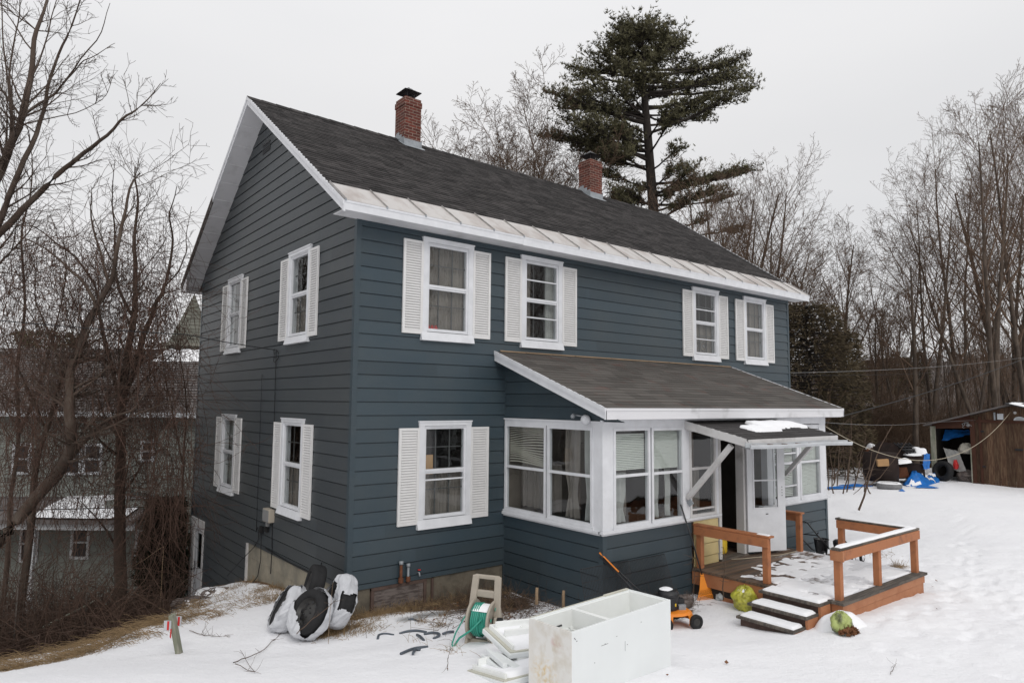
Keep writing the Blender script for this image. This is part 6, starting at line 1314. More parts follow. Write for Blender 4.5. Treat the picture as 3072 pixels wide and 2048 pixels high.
# leaf rake leaning in the corner by the deck
ra, rb_, rc_ = np.array(onplane(2042, 1512, 1, -2.34)), np.array(onplane(2106, 1722, 1, -2.55)), np.array(onplane(2122, 1792, 1, -2.66))
rk = thing('leaf_rake', 'orange leaf rake leaning against the wall in the corner of the deck', 'rake', tuple(rc_))
MB().tube([ra, (ra+rb_)/2+[.0, -.01, 0], rb_], .012, 8).build('handle', 'metal_dark', rk)
wv = RH*.9+np.array([.3, .0, .12]); wv /= np.linalg.norm(wv); hd_ = rb_; dn = rc_-rb_; dnn = dn/np.linalg.norm(dn); hl = np.linalg.norm(dn)*1.08; nv = np.cross(wv, dnn)
pt = lambda w_, h_, o_=0: tuple(hd_+wv*w_+dnn*h_+nv*o_)
mb = MB(); mb.hexa([pt(-.02, -.02), pt(.02, -.02), pt(.115, hl*.60), pt(-.10, hl*.60), pt(-.02, -.02, .006), pt(.02, -.02, .006), pt(.115, hl*.60, .006), pt(-.10, hl*.60, .006)]); fan = mb.build('fan', 'orange_rake', rk)
mb = MB()
for k in range(22): f = k/21; mb.bar(pt(-.10+.215*f, hl*.59), pt(-.19+.40*f, hl*(1.08-.10*f)), .007, .005, tuple(nv))
mb.build('tines', 'orange_rake', rk); mb = MB(); mb.bar(pt(-.14, hl*.83, .005), pt(.155, hl*.80, .005), .012, .006, tuple(nv)); mb.build('crossbar', 'orange_rake', rk)
# wire crate panels leaning on the wall
def crate(label, pa, pb, pc, n, m):
    pa, pb, pc = map(np.array, (pa, pb, pc)); mb = MB(); o = thing('wire_crate', label, 'wire crate', tuple(pc))
    e1 = pb-pa; e2 = pc-pa
    for i in range(n+1): mb.tube([pa+e1*i/n, pa+e1*i/n+e2], .0048 if 0 < i < n else .007, 4)
    for j in range(m+1): q = pa+e2*j/m; mb.tube([q, q+e1], .005 if 0 < j < m else .007, 4)
    mb.build('wire_grid', 'metal_black', o); return o
crate('black wire crate panel leaning left of the porch corner, partly behind the white cabinet', onplane(1741, 1707, 1, -2.42), onplane(1885, 1681, 1, -2.40), np.array(onplane(1741, 1707, 1, -2.42))+[.0, -.16, -.70], 34, 4)
crate('black wire crate panel leaning on the blue porch front wall behind the mower handle', onplane(1850, 1690, 1, -2.39), onplane(1993, 1661, 1, -2.38), np.array(onplane(1850, 1690, 1, -2.39))+[.05, -.18, -.66], 34, 4)
# bags and bottle by the deck
def lumpy(name, label, cat, c, r, sq, m_, seed, knot=None, parts=None):
    random.seed(seed); o = thing(name, label, cat, tuple(c)); mb = MB(); V = []; n, k = 64, 34
    for i in range(k+1):
        th = PI*i/k
        for j in range(n):
            a = 2*PI*j/n; d = np.array([math.sin(th)*math.cos(a), math.sin(th)*math.sin(a), math.cos(th)]); nz_ = mnoise.noise(Vector(d*1.7+np.array([seed, 0, 0])))*.22+mnoise.noise(Vector(d*4.5+np.array([seed, 3, 0])))*.09+mnoise.noise(Vector(d*11+np.array([seed, 9, 0])))*.045; pl = .05*math.sin(a*11+3*mnoise.noise(Vector(d*2)))*max(0, math.cos(th))**.7; nz_ += pl; q = d*r*(1+nz_); q = q*np.array(sq); q[2] = max(q[2], -r*.62*sq[2]); V.append(tuple(q+np.array([0, 0, r*.55*sq[2]])))
    mb.add(V, [(i*n+j, i*n+(j+1) % n, (i+1)*n+(j+1) % n, (i+1)*n+j) for i in range(k) for j in range(n)], .5, True); mb.build('sack', m_, o, local=True); return o
yb = onplane(2237, 1822, 2, -.38); o = lumpy('leaf_bag', 'yellow green plastic sack of leaves beside the deck steps', 'bag', yb, .20, (1, .95, 1), 'yellow_bag', 3); c0 = np.array(yb)
snowblob('snow_cover', o, lambda a, b, h: (a, b, c0[2]+.262-((a-c0[0])**2+(b-c0[1])**2)*2.2+h), c0[0]-.12, c0[0]+.12, c0[1]-.1, c0[1]+.1, .02, 41, .3, .015, .6)
gb = onplane(2524, 1890, 2, g1(4.75, -4.95)); gb = np.array(onplane(2524, 1888, 2, -.18)); o = lumpy('leaf_bag', 'pale green torn bag spilling brown leaves in front of the deck corner', 'bag', gb, .135, (1, .9, 1.05), 'green_bag', 8)
mb = MB(); random.seed(3)
for k in range(130):
    a = vrand(); q = gb+np.array([a[0]*.13-.02, a[1]*.10-.10, abs(a[2])*.07]); w = vrand()*.035; h = vrand()*.03; mb.add([q-w, q+h, q+w, q-h], [(0, 1, 2, 3)])
mb.build('spilled_leaves', 'leaf_brown', o)
tb = onplane(2165, 1797, 2, -.40); o = lumpy('plastic_bag', 'small crumpled clear bag with a teal bottle between the rake and the yellow sack', 'bag', tb, .09, (1.1, 1, .8), 'clear_plastic', 12); MB().lathe([(0, .16), (.03, .15), (.045, .11), (.045, .0), (0, 0)], (tb[0]-.0, tb[1]-.03, tb[2]+.06), (.2, -.1, 1), 14).build('bottle', 'teal', o)
rub = lumpy('rubbish_heap', 'small grey rubbish heap against the wall between mower and rake', 'rubbish', G(4.3, -2.62, -.02), .17, (1.5, .6, .7), 'board_grey', 14)
# snow mound covering the left front corner of the deck
mm = MB(); random.seed(4); cx, cy, cz = 4.72, -4.86, g1(4.7, -4.86)-.06; n = 26; V = []
for i in range(n+1):
    for j in range(n+1): a, b = -1+2*i/n, -1+2*j/n; rr_ = a*a+b*b; V.append((cx+a*.42, cy+b*.32, cz+.24*max(0, 1-rr_)**.8*(.85+.3*vn(np.array([a*3+5]), np.array([b*3]))[0])-.01))
mm.add(V, [(i*(n+1)+j, (i+1)*(n+1)+j, (i+1)*(n+1)+j+1, i*(n+1)+j+1) for i in range(n) for j in range(n)], .5, True); o = mm.build('snow_mound', 'snow', None, loc=(cx, cy, cz)); tag(o, 'rounded mound of shovelled snow under the deck corner post', 'snow')
# red mower behind the deck, only handle and wheel show
M2 = np.array(G(8.55, -3.05, .0)); m2 = thing('lawn_mower', 'dark mower with white wheel and black folding handle behind the deck', 'mower', tuple(M2), rot=(0, 0, .1)); mower_body(m2, 'interior_brown', 'metal_black', .95)
for x, y in ((-.24, -.27), (.24, -.27), (-.24, .25), (.24, .25)):
    w = MB().lathe([(.07, -.025), (.092, -.022), (.096, 0), (.092, .022), (.07, .025)], (x, y, .09), (0, 1, 0), 22, closed=True).build('wheel', 'rubber', m2, local=True); MB().lathe([(.072, -.02), (.03, -.028), (.025, -.04), (0, -.04)], (x, y, .09), (0, 1, 0), 20).build('hub', 'white_paint', w, local=True)
y0 = -2.62; P = lambda u, v, x=8.4: np.array(onplane(2350+u/8.712, 1520+v/8.712, 0, x))
mb = MB(); mb.tube([P(1210, 1100, 8.5), P(960, 800), P(880, 720), P(690, 490), P(640, 420), P(560, 385), P(350, 370), P(110, 360), P(105, 375), P(350, 690), P(560, 900), P(730, 1090, 8.5), P(820, 1140, 8.6)], .0125, 8)
mb.tube([P(960, 800), P(860, 740), P(700, 725), P(540, 708)], .010, 8); mb.tube([P(560, 350), P(775, 360), P(700, 470)], .004, 6); mb.tube([P(285, 380), P(210, 475)], .004, 6); mb.tube([P(880, 700), P(930, 665)], .010, 6); o = mb.build('handle', 'metal_black', m2); relocate(o, m2)
bk = G(8.62, -2.62, .05); o = thing('bucket', 'black plastic bucket behind the deck by the porch corner', 'bucket', bk); MB().lathe([(.10, .0), (.135, .27), (.145, .28), (.138, .29), (.10, .02), (0, .02)], n=22).build('pail', 'metal_black', o, local=True); MB().tube([(.14*math.cos(a), 0, .28-.10*math.sin(a)) for a in np.linspace(0, PI, 10)], .003, 5).build('bail', 'metal_grey', o, local=True)
# hose offcuts in the snow
hl_ = [([(375, 980), (385, 935), (470, 918), (590, 925)], 'curved grey hose offcut in the snow, nearest the tires'), ([(670, 905), (770, 885), (900, 872), (1030, 885)], 'long straight grey hose offcut in the snow below the foundation panel'), ([(905, 922), (950, 960), (1000, 1003)], 'short slanted grey hose piece below the long one'), ([(685, 1190), (800, 1150), (890, 1120), (1050, 1092)], 'lowest grey hose offcut, bent and half buried'), ([(1000, 915), (1110, 898), (1200, 915), (1215, 945), (1130, 975)], 'hooked grey hose offcut in the snow left of the hose reel'), ([(1250, 912), (1330, 898), (1400, 880)], 'short grey hose offcut nearest the hose reel'), ([(790, 722), (850, 722), (930, 740)], 'small grey hose offcut near the icy strip'), ([(850, 1190), (880, 1140), (955, 1135)], 'short thick grey hose end crossing the lowest offcut')]
for pts, lab in hl_:
    W3 = []
    for u, v in pts:
        z = -.35
        for _ in range(4): q = onplane(1050+u/4.507, 1700+v/4.507, 2, z); z = g1(q[0], q[1])
        W3.append((q[0], q[1], z+.012))
    W3 = np.array(W3); t = np.linspace(0, len(W3)-1, 14); Q = np.stack([np.interp(t, range(len(W3)), W3[:, k]) for k in range(3)], 1); Q[1:-1] = (Q[:-2]+Q[1:-1]*2+Q[2:])/4; Q[:, 2] += .012*np.sin(np.linspace(0, PI, 14))-.004
    o = MB().tube([tuple(a) for a in Q], .016, 8).build('hose_piece', 'hose_grey', None, loc=tuple(W3[0])); tag(o, lab, 'hose', 'grey hose offcuts lying in the snow')
def stem(label, pts, r=.005, D=None, name='dead_stem', m_='twig', branch=3, seed=1, cat='plant', planez=None):
    random.seed(seed); global RNG; RNG = np.random.default_rng(seed); Q = []
    for u, v in pts:
        z = -.3
        if D is None:
            q0 = None
            for _ in range(4): q0 = onplane(u, v, 2, z); z = g1(q0[0], q0[1])
            Q.append(np.array([q0[0], q0[1], z+.02]))
        else: Q.append(np.array(at(u, v, D)))
    Q = np.array(Q); T = Tubes(); t = np.linspace(0, len(Q)-1, len(Q)*3); F = np.stack([np.interp(t, range(len(Q)), Q[:, k]) for k in range(3)], 1); F[1:-1] += RNG.normal(size=(len(F)-2, 3))*.004; T.add(F, np.linspace(r, r*.4, len(F)), 5)
    for k in range(branch): j = random.randint(len(F)//3, len(F)-1); T.add(limbpath(F[j], vrand()*[1, 1, .6]+np.array([0, 0, .3]), rnd(.06, .2), 4, .3), np.linspace(r*.5, r*.25, 5), 3)
    o = T.build(name, m_, loc=tuple(Q[0])); tag(o, label, cat); return o
stem('thin branching twig lying on the snow left of the bagged tires', [(700, 1995), (745, 1975), (790, 1952), (830, 1915), (865, 1880), (905, 1855)], .006, branch=9, seed=2, name='fallen_branch', cat='branch')
stem('lower forked twig lying on the snow below the other one', [(705, 2000), (760, 2030), (720, 1950)], .004, branch=7, seed=3, name='fallen_branch', cat='branch')
stem('long thin branch across the front tire', [(890, 1900), (930, 1862), (990, 1815), (1010, 1795)], .006, D=8.55, branch=6, seed=4, name='fallen_branch', cat='branch')
stem('upright dry weed stalk in front of the white doors', [(1345, 2030), (1342, 1990), (1350, 1950), (1356, 1920)], .004, D=6.9, branch=5, seed=5)
stem('tall thin dry stalk beside the front bagged tire', [(985, 1930), (988, 1860), (995, 1790), (1000, 1745)], .003, D=8.5, branch=1, seed=6, m_='twig_light')
stem('bare sapling with buds by the rake', [(2078, 1800), (2083, 1745), (2080, 1700), (2076, 1660)], .008, D=10.6, branch=7, seed=7)
stem('dark forked sapling in front of the deck rim joist', [(2170, 1798), (2168, 1760), (2172, 1720), (2175, 1680), (2170, 1640)], .010, D=10.4, branch=9, seed=8)
stem('bent straw coloured stalk standing at the edge of the left bank', [(481, 1815), (486, 1725), (491, 1638), (440, 1672), (395, 1702)], .009, D=13.2, branch=0, seed=9, m_='twig_light')
stem('pale fallen pole lying in the brambles on the left bank', [(100, 1895), (190, 1850), (285, 1800)], .03, D=12.2, branch=0, seed=10, name='pole', cat='pole', m_='grey_wood_post')
stem('thin dry weed stalk in the snow at the bottom right', [(2672, 2030), (2683, 2008), (2690, 1995)], .003, branch=3, seed=11)
stem('low dry sprig in the snow right of the marker post', [(568, 1894), (600, 1905), (640, 1912), (680, 1910)], .005, branch=22, seed=12)
stem('dry weed clump at the foot of the gable by the basement door', [(540, 1810), (580, 1815), (625, 1808)], .004, branch=22, seed=13)
for k, (u, v, D, lab) in enumerate([(1610, 1790, 9.7, 'short pale stump by the porch wall, left of the white cabinet'), (1690, 1798, 9.9, 'short split stump at the porch wall above the white cabinet')]):
    p = np.array(at(u, v, D)); o = MB().tube([p+UP*-.1, p+UP*.06, p+UP*.13+RH*.005], [.025, .023, .020], 8).build('stump', 'twig_light', None, loc=tuple(p)); tag(o, lab, 'stump')
# ground cover
def tufts(name, label, spots, m_, hgt=.13, n=60, r=.0018, seed=1, flat=False):
    random.seed(seed); global RNG; RNG = np.random.default_rng(seed); T = Tubes()
    for (x, y, s, k) in spots:
        for i in range(int(n*k)):
            px, py = x+random.gauss(0, s), y+random.gauss(0, s*.6)
            if 0 < px < 2.85 and py > -.02: py = -abs(py)-.02
            if px > 2.84 and py > -2.34: continue
            d = vrand(); d[2] = abs(d[2])*(.35 if flat else .9)+.15; T.add(limbpath((px, py, g1(px, py)-.01), d, hgt*rnd(.5, 1.3), 4, .2, (0, 0, -.12)), np.linspace(r*1.5, r*.7, 5), 3)
    o = T.build(name, m_); tag(o, label, 'grass', kind='stuff')
tufts('dead_grass', 'dead straw coloured grass around the tires and along the foundation', [(.3, -.25, .22, 9), (.7, -.2, .25, 7), (1.2, -.15, .3, 6), (-.35, -.5, .22, 9), (-.1, -.75, .18, 5), (.7, -.95, .06, 1.0), (.78, -1.25, .05, 1.2), (1.1, -.85, .06, 1), (-.35, 1.8, .18, 6), (-.25, 2.6, .18, 5), (-.5, 2.2, .2, 4), (-.3, 3.8, .2, 3), (8.05, -5.0, .0, 0), (8.9, -3.9, .09, 2.2), (9.6, -3.3, .2, .6), (10.2, -1.8, .3, .8), (1.62, -1.5, .05, 1.2), (2.9, -2.5, .2, 2), (1.8, -.3, .35, 7), (2.4, -.3, .2, 5), (2.0, -.9, .3, 3), (-.9, 3.0, .3, 3), (-1.1, 3.8, .25, 3), (-1.6, 2.3, .3, 2), (3.3, -2.5, .3, 3), (4.0, -2.5, .2, 3)], 'straw', .14, 55, seed=5)
def litter_sticks():
    random.seed(17); global RNG; RNG = np.random.default_rng(17); T = Tubes(); mb = MB()
    for i in range(1300):
        x, y = (random.gauss(2.15, .45), random.gauss(-.70, .38)) if i % 3 else (random.gauss(1.9, .7), random.gauss(-1.3, .5))
        if x > 2.8 or y > -.03 or x < .6: continue
        d = vrand(); d[2] = abs(d[2])*.45; T.add(limbpath((x, y, g1(x, y)+.005), d, rnd(.08, .5), 4, .12, (0, 0, -.08)), np.linspace(rnd(.002, .005), .0012, 5), 3)
    for i in range(160):
        x, y = random.gauss(3.7, .6), random.gauss(-2.6, .12)
        if y > -2.4: continue
        d = vrand(); d[2] = abs(d[2])*.6; T.add(limbpath((x, y, g1(x, y)), d, rnd(.06, .35), 4, .15, (0, 0, -.05)), np.linspace(.003, .0012, 5), 3)
    for i in range(170):
        x, y = (rnd(.9, 2.75), -rnd(.05, .5)) if i % 3 == 0 else ((rnd(2.95, 4.7), -2.38-rnd(.03, .4)) if i % 3 == 1 else (random.gauss(1.7, .8), random.gauss(-1.3, .5)))
        if x > 2.8 and y > -2.36: continue
        P_ = limbpath((x, y, g1(x, y)-.02), (rnd(-.4, .4), rnd(-.4, .4), 1), rnd(.12, .42), 5, .14); T.add(P_, np.linspace(.0032, .0014, 6), 3)
        for k in range(3): T.add(limbpath(P_[random.randint(2, 5)], vrand()+np.array([0, 0, .4]), rnd(.04, .12), 3, .2), np.linspace(.0018, .0012, 4), 3)
    o = T.build('fallen_twigs', 'twig'); tag(o, 'fallen twigs and stems heaped in the corner of foundation and porch', 'twigs', kind='stuff')
    for i in range(260):
        x, y = (random.gauss(2.0, .6), random.gauss(-.9, .55)) if i % 4 else (rnd(-1, 9), rnd(-5.5, -2.6))
        if (x > 2.82 and y > -2.4) or (y > -.04 and x > 0) or (4.1 < x < 7.8 and y > -4.85) or (i % 4 == 0 and random.random() < .6): continue
        q = np.array([x, y, g1(x, y)+.012]); w = vrand()*rnd(.015, .035); h = vrand()*rnd(.012, .03); w[2] *= .5; h[2] *= .5; mb.add([q-w, q+h, q+w+UP*.01, q-h], [(0, 1, 2, 3)])
    o = mb.build('fallen_leaves', 'leaf_brown'); tag(o, 'scattered curled brown leaves on the snow in front of the house', 'leaves', kind='stuff')
litter_sticks()
for k, (x, y) in enumerate([(-.95, 4.6), (-.6, 4.15), (-.5, 5.1)]):
    o = lumpy('stone', ('flat snow capped stone at the foot of the gable, front one', 'small stone by the foundation end on the gable side', 'stone beside the gable wall toward the basement door')[k], 'stone', G(x, y, -.05), .22-.03*k, (1.4, 1, .5), 'board_grey', 20+k); c0 = (x, y, g1(x, y))
    MB().lathe([(0, .125), (.12, .11), (.2, .07), (.24, .03)], (x, y, c0[2]-.02), n=16).build('snow_cover', 'snow', o)
# wire fence on the left bank
def fence():
    A = at(0, 1735, 11.2); B = at(265, 1712, 11.9); A = np.array(A); B = np.array(B); o = thing('wire_fence', 'rusty square mesh wire fence sagging among the brambles at left', 'fence', (A[0], A[1], g1(A[0], A[1]))); A2 = A-(B-A)*.45
    mb = MB(); n = 34; H = 1.05
    top = lambda t: A2*(1-t)+B*t+UP*(-.05*math.sin(t*9))
    for i in range(n+1): q = top(i/n); mb.tube([q, q-UP*H], .0017, 4)
    for j in range(8): mb.tube([top(t)-UP*(H*j/7) for t in np.linspace(0, 1, 12)], .0017, 4)
    mb.build('mesh', 'fence_wire', o)
    for t, l in ((1.0, .1), (.45, .15)): q = top(t); MB().tube([q-UP*(H+.3), q+UP*.03], .012, 6).build('stake', 'fence_wire', o)
fence()
# ---- shed at the right
SF = lambda a, o, z: (23.1-o, a, z)       # a = world y, o = toward the camera
sg = .0
sh = thing('shed', 'brown board shed with an open bay and snow on its roof at the right edge', 'shed', (24.5, -2, 0))
shz = lambda y: 1.96+(.604-y)*(2.70-1.96)/(.604+1.95)
mb = MB()
def vboards(a0, a1, zb, zt, o0=0):
    a = a1
    while a > a0+.01: b = max(a-rnd(.13, .24), a0); k = rnd(0, .008); mb.add([SF(b+.004, o0+k, zb), SF(a, o0+k, zb), SF(a, o0+k, min(zt, shz(a)-.02)), SF(b+.004, o0+k, min(zt, shz(b)-.02))], [(0, 1, 2, 3)], rnd(.1, .9)); a = b
mat('shed_board', (.075, .040, .024), .85, 0, 5, .006, 25, tint=.35, col2=(.12, .075, .045), stretch=(4, 4, .6)); mat('shed_trim', (.060, .024, .014), .8, .2, 4)
vboards(-6.2, -.72, -.3, 3.9); mb.build('wall', 'shed_board', sh)
mb = MB(); mb.add([SF(.50, .01, 1.84), SF(-.73, .01, 1.90), SF(-.73, .01, shz(-.73)), SF(.50, .01, shz(.5))], [(0, 1, 2, 3)]); mb.boxf(SF, -.86, -.72, .01, .05, -.2, 2.25); mb.boxf(SF, -1.06, -.98, .01, .045, -.2, 2.3); mb.boxf(SF, -3.3, -.9, .012, .04, 2.1, 2.2); mb.build('fascia_board', 'shed_trim', sh)
mb = MB(); mb.boxf(SF, .38, .52, .0, .12, -.3, 1.93); mb.boxf(SF, -.735, -.70, .0, .06, 0, 1.2); mb.build('post', 'grey_wood_post', sh)
mb = MB(); mb.quad((23.1, .5, -.3), (27.5, .5, -.3), (27.5, .5, 1.95), (23.1, .5, 1.95)); mb.quad((24.9, .5, -.3), (24.9, -6, -.3), (24.9, -6, 3), (24.9, .5, 1.95)); mb.quad((23.12, -.74, -.3), (24.9, -.74, -.3), (24.9, -.74, 2.2), (23.12, -.74, 2.2)); mb.build('inner_wall', 'interior', sh)
mb = MB(); P = lambda x, y, d: (x, y, shz(y)+d)
for x, y0_, y1_ in ((22.85, .70, -1.95),): mb.hexa([P(x, y0_, 0), P(27.5, y0_, 0), P(27.5, y0_, .05), P(x, y0_, .05), P(x, y1_, 0), P(27.5, y1_, 0), P(27.5, y1_, .05), P(x, y1_, .05)])
mb.build('roof', 'grey_roof', sh)
zz = shz(-1.95)
mb = MB(); mb.hexa([(22.7, -1.88, zz+.05), (27.5, -1.88, zz+.05), (27.5, -1.88, zz+.09), (22.7, -1.88, zz+.09), (22.7, -4.2, zz-.55), (27.5, -4.2, zz-.55), (27.5, -4.2, zz-.51), (22.7, -4.2, zz-.51)]); mb.build('roof', 'metal_dark', sh)
snowblob('snow_cover', sh, lambda a, b, h: (a, b, zz+.09+(b+1.88)*(.60/2.32)+h), 22.75, 26, -4.1, -1.95, .06, 51, .1, .08, .4)
mb = MB(); mb.boxf(SF, -1.72, -1.55, .01, .06, 2.22, 2.42); mb.build('plaque', 'trim_dirty', sh)
MB().boxf(SF, -1.50, -1.46, .01, .10, 2.2, 2.46).build('bracket', 'metal_grey', sh)
MB().lathe([(0, .02), (.045, .015), (.045, 0)], SF(-2.05, .01, 2.46), (-1, 0, 0), 16).build('round_badge', 'old_white', sh)
mb = MB(); n = 14; V = [SF(-1.94-.17+.17*math.cos(PI*i/n)*-1-.06, .03, 2.20+.13*math.sin(PI*i/n)) for i in range(n+1)]; mb.add(V+[SF(-2.0, .03, 2.16), SF(-1.99, .03, 2.16)], [tuple(range(n+1))]); mb.boxf(SF, -2.36, -1.98, .0, .028, 2.14, 2.2); sg_ = mb.build('sign', 'trim_dirty', sh); mb = MB(); mb.boxf(SF, -2.30, -2.06, .031, .033, 2.225, 2.235); mb.boxf(SF, -2.27, -2.09, .031, .033, 2.262, 2.272); mb.boxf(SF, -2.34, -2.0, .029, .033, 2.168, 2.178); mb.build('sign_marks', 'metal_dark', sg_)
mb = MB(); c = SF(-.62, .03, 2.02)
mb.tube([SF(-.62+dx_, .03, 2.0+dz_) for dx_, dz_ in ((.12, -.02), (.14, .04), (.08, .07), (.05, .02), (.10, -.03), (.14, -.08), (.08, -.11))], .012, 6); mb.lathe([(0, .02), (.05, .015), (.06, 0)], SF(-.66, .03, 2.0), (-1, 0, 0), 12); mb.tube([SF(-.60, .03, 2.0), SF(-.70, .03, 2.03), SF(-.78, .03, 1.97)], .025, 6); mb.tube([SF(-.55, .03, 2.08), SF(-.68, .03, 2.09)], .018, 6); mb.build('emblem', 'wire_grey', sh)
for z in (1.80, .60): o = MB().boxf(SF, -1.14, -1.04, .045, .06, z-.03, z+.03).build('hinge', 'metal_black', sh)
mb = MB(); mb.boxf(SF, -2.22, -2.0, .02, .04, 1.2, 1.26); mb.build('latch', 'metal_black', sh)
# things in and around the bay
o = MB().lathe([(.20, -.10), (.30, -.11), (.36, -.06), (.36, .06), (.30, .11), (.20, .10)], SF(.12, .25, .36), (-.9, .25, .2), 32, closed=True).build('tire', 'rubber', None, loc=SF(.12, .25, .2)); tag(o, 'large black tire standing at the left side of the shed opening', 'tire')
q_ = at(2668, 1466, hitD(2668, 1466)); snT = np.array([q_[0], q_[1], g1(q_[0], q_[1])]); o = thing('tire', 'grey snow filled tire lying flat in the snow below the junk heap', 'tire', tuple(snT)); MB().lathe([(.20, .02), (.24, .0), (.355, .02), (.37, .09), (.36, .17), (.30, .20), (.22, .19)], n=30).build('tread_and_wall', 'rubber_grey', o, local=True)
mb = MB().lathe([(.0, .13), (.10, .14), (.21, .18), (.31, .212), (.35, .18)], n=26).build('snow_cover', 'snow', o, local=True)
def drape(name, label, cat, fn, nu, nv, m_, seed, amp=.05, loc=(0, 0, 0), parent=None):
    mb = MB(); V = []
    for j in range(nv+1):
        for i in range(nu+1):
            a, b = i/nu, j/nv; p = np.array(fn(a, b), float); k = (fbm(np.array([a*5+seed]), np.array([b*4+seed*2]), 3)[0]-.5)*amp*2; V.append((p[0]-k, p[1]+k*.4, p[2]+k*.6))
    mb.add(V, [(j*(nu+1)+i, j*(nu+1)+i+1, (j+1)*(nu+1)+i+1, (j+1)*(nu+1)+i) for j in range(nv) for i in range(nu)], .5, True); o = mb.build(name, m_, parent, loc=loc)
    if label: tag(o, label, cat)
    return o
drape('tarp', 'blue tarp hanging under the roof of the shed opening', 'tarp', lambda a, b: SF(.35-.95*a, -.75+.25*b, 1.80-(.42-.30*a)*b), 20, 8, 'tarp', 3, .05, SF(0, -.2, 1.5))
drape('sheet', 'crumpled white sheet leaning inside the shed opening', 'sheet', lambda a, b: SF(.28-.5*a-.25*b*(1-a)*0-.30*b, -.35+.2*b, 1.15-.75*b-.1*a), 14, 10, 'curtain_white', 5, .06, SF(.2, -.3, .6))
o = lumpy('rubbish_heap', 'grey heap of rubbish on the floor of the shed opening', 'rubbish', SF(-.45, -.3, .05), .30, (1, 1, .8), 'board_grey', 31)
o = lumpy('cushion', 'dark red cushion in the shed opening beside the white sheet', 'cushion', SF(-.18, -.1, .45), .13, (.8, .6, 1.5), 'red', 32)
o = lumpy('sack', 'pale grey sack hanging high in the shed opening', 'sack', SF(-.45, -.45, 1.0), .28, (1, 1, .8), 'blind_old', 35)
# blue tarp heap in front
def tarp_heap():
    V = []; n, m_ = 44, 26; a0, b0 = 18.9, -.9
    P1 = np.array(at(2812, 1440, hitD(2812, 1440))); P0 = np.array(at(2712, 1457, hitD(2712, 1457))); o = None
    zc = g1(20.5, -.3)
    for j in range(m_+1):
        for i in range(n+1):
            t, s = i/n, j/m_; c = P0*(1-t)+P1*t; w = .75*math.sin(PI*min(max(t, .03), .97))**.45; x = c[0]+(s-.5)*1.5*w*FH[0]; y = c[1]+(s-.5)*1.5*w*FH[1]; h = (.26+.26*t+.13*math.sin(t*7))*math.sin(PI*s)**.6*w*1.25
            h *= .55+.95*fbm(np.array([t*8.5]), np.array([s*4.]), 4)[0]; V.append((x, y, g1(x, y)-.05+h))
    F = [(j*(n+1)+i, j*(n+1)+i+1, (j+1)*(n+1)+i+1, (j+1)*(n+1)+i) for j in range(m_) for i in range(n)]
    base = tuple(P0*.5+P1*.5); o = thing('tarp_heap', 'crumpled bright blue tarp heap dusted with snow in front of the shed', 'tarp', (base[0], base[1], g1(base[0], base[1])))
    mb = MB(); mb.add(V, F, .5, True); mb.build('tarp_sheet', 'tarp', o); ms = MB(); FS = [f for f in F if fbm(np.array([V[f[0]][0]*2.9]), np.array([V[f[0]][1]*2.9+7]), 3)[0] > .60 and (V[f[0]][2]+V[f[2]][2])/2-g1(V[f[0]][0], V[f[0]][1]) > .0]
    ms.add([(x, y, z+.02) for x, y, z in V], FS, .5, True); ms.build('snow_cover', 'snow', o)
tarp_heap()
for k, (u, v, w_, lab) in enumerate([(2780, 1463, .40, 'small blue tarp corner showing in the snow right of the grey tire'), (2706, 1474, .12, 'tiny blue tarp scrap nearest the grey tire'), (2755, 1464, .10, 'tiny blue tarp scrap between the heap and the larger corner'), (2520, 1465, .55, 'long blue tarp strip in the snow right of the porch corner'), (2570, 1458, .60, 'blue tarp strip in the snow among the leaning saplings'), (2625, 1438, .35, 'dark blue tarp edge beside the junk heap')]):
    z = 0
    for _ in range(5): q = onplane(u, v, 2, z); z = g1(q[0], q[1])
    mb = MB(); V = [tuple(np.array([q[0], q[1], z])+RH*w_*math.cos(a)*rnd(.75, 1.1)+FH*w_*.45*math.sin(a)+UP*.02) for a in np.linspace(0, 2*PI, 11)[:-1]]; V.append((q[0], q[1], z+.09)); mb.add(V, [(i, (i+1) % 10, 10) for i in range(10)], .5, True); o = mb.build('tarp_scrap', 'tarp', None, loc=(q[0], q[1], z)); tag(o, lab, 'tarp', 'blue tarp scraps in the snow')
# junk heap left of the shed
JP = lambda u, v, D=23.2: np.array(at(2600+u/4.983, 1200+v/4.983, D))
jk = thing('junk_machine', 'dark rusted machine frame with slatted top and snow, left of the shed', 'machine', tuple(JP(480, 1130, 23.5)))
dz = FH*.9
mb = MB()
def slabp(mb, poly, depth, D): a = [JP(u, v, D) for u, v in poly]; n = len(a); mb.add(a+[q+FH*depth for q in a], [tuple(range(n)), tuple(range(2*n-1, n-1, -1))]+[(i, (i+1) % n, n+(i+1) % n, n+i) for i in range(n)])
slabp(mb, [(150, 860), (400, 640), (640, 850), (660, 960), (860, 960), (880, 1160), (340, 1180), (330, 940), (160, 920)], .9, 23.4); slabp(mb, [(640, 840), (860, 830), (850, 900), (660, 905)], .9, 23.0); mb.build('housing', 'dark_machine', jk)
mb = MB()
for k in range(5): mb.bar(JP(400+k*55, 640, 23.6+k*.15), JP(620+k*50, 800, 23.2+k*.15), .05, .06)
for k in range(4): mb.bar(JP(430+k*50, 660+k*38, 23.2), JP(640+k*55, 655+k*40, 23.9), .03, .04)
mb.build('slatted_top', 'metal_black', jk)
mb = MB(); slabp(mb, [(360, 1010), (600, 1000), (640, 1150), (370, 1170)], .05, 23.2); mb.build('rusty_panel', 'rust', jk)
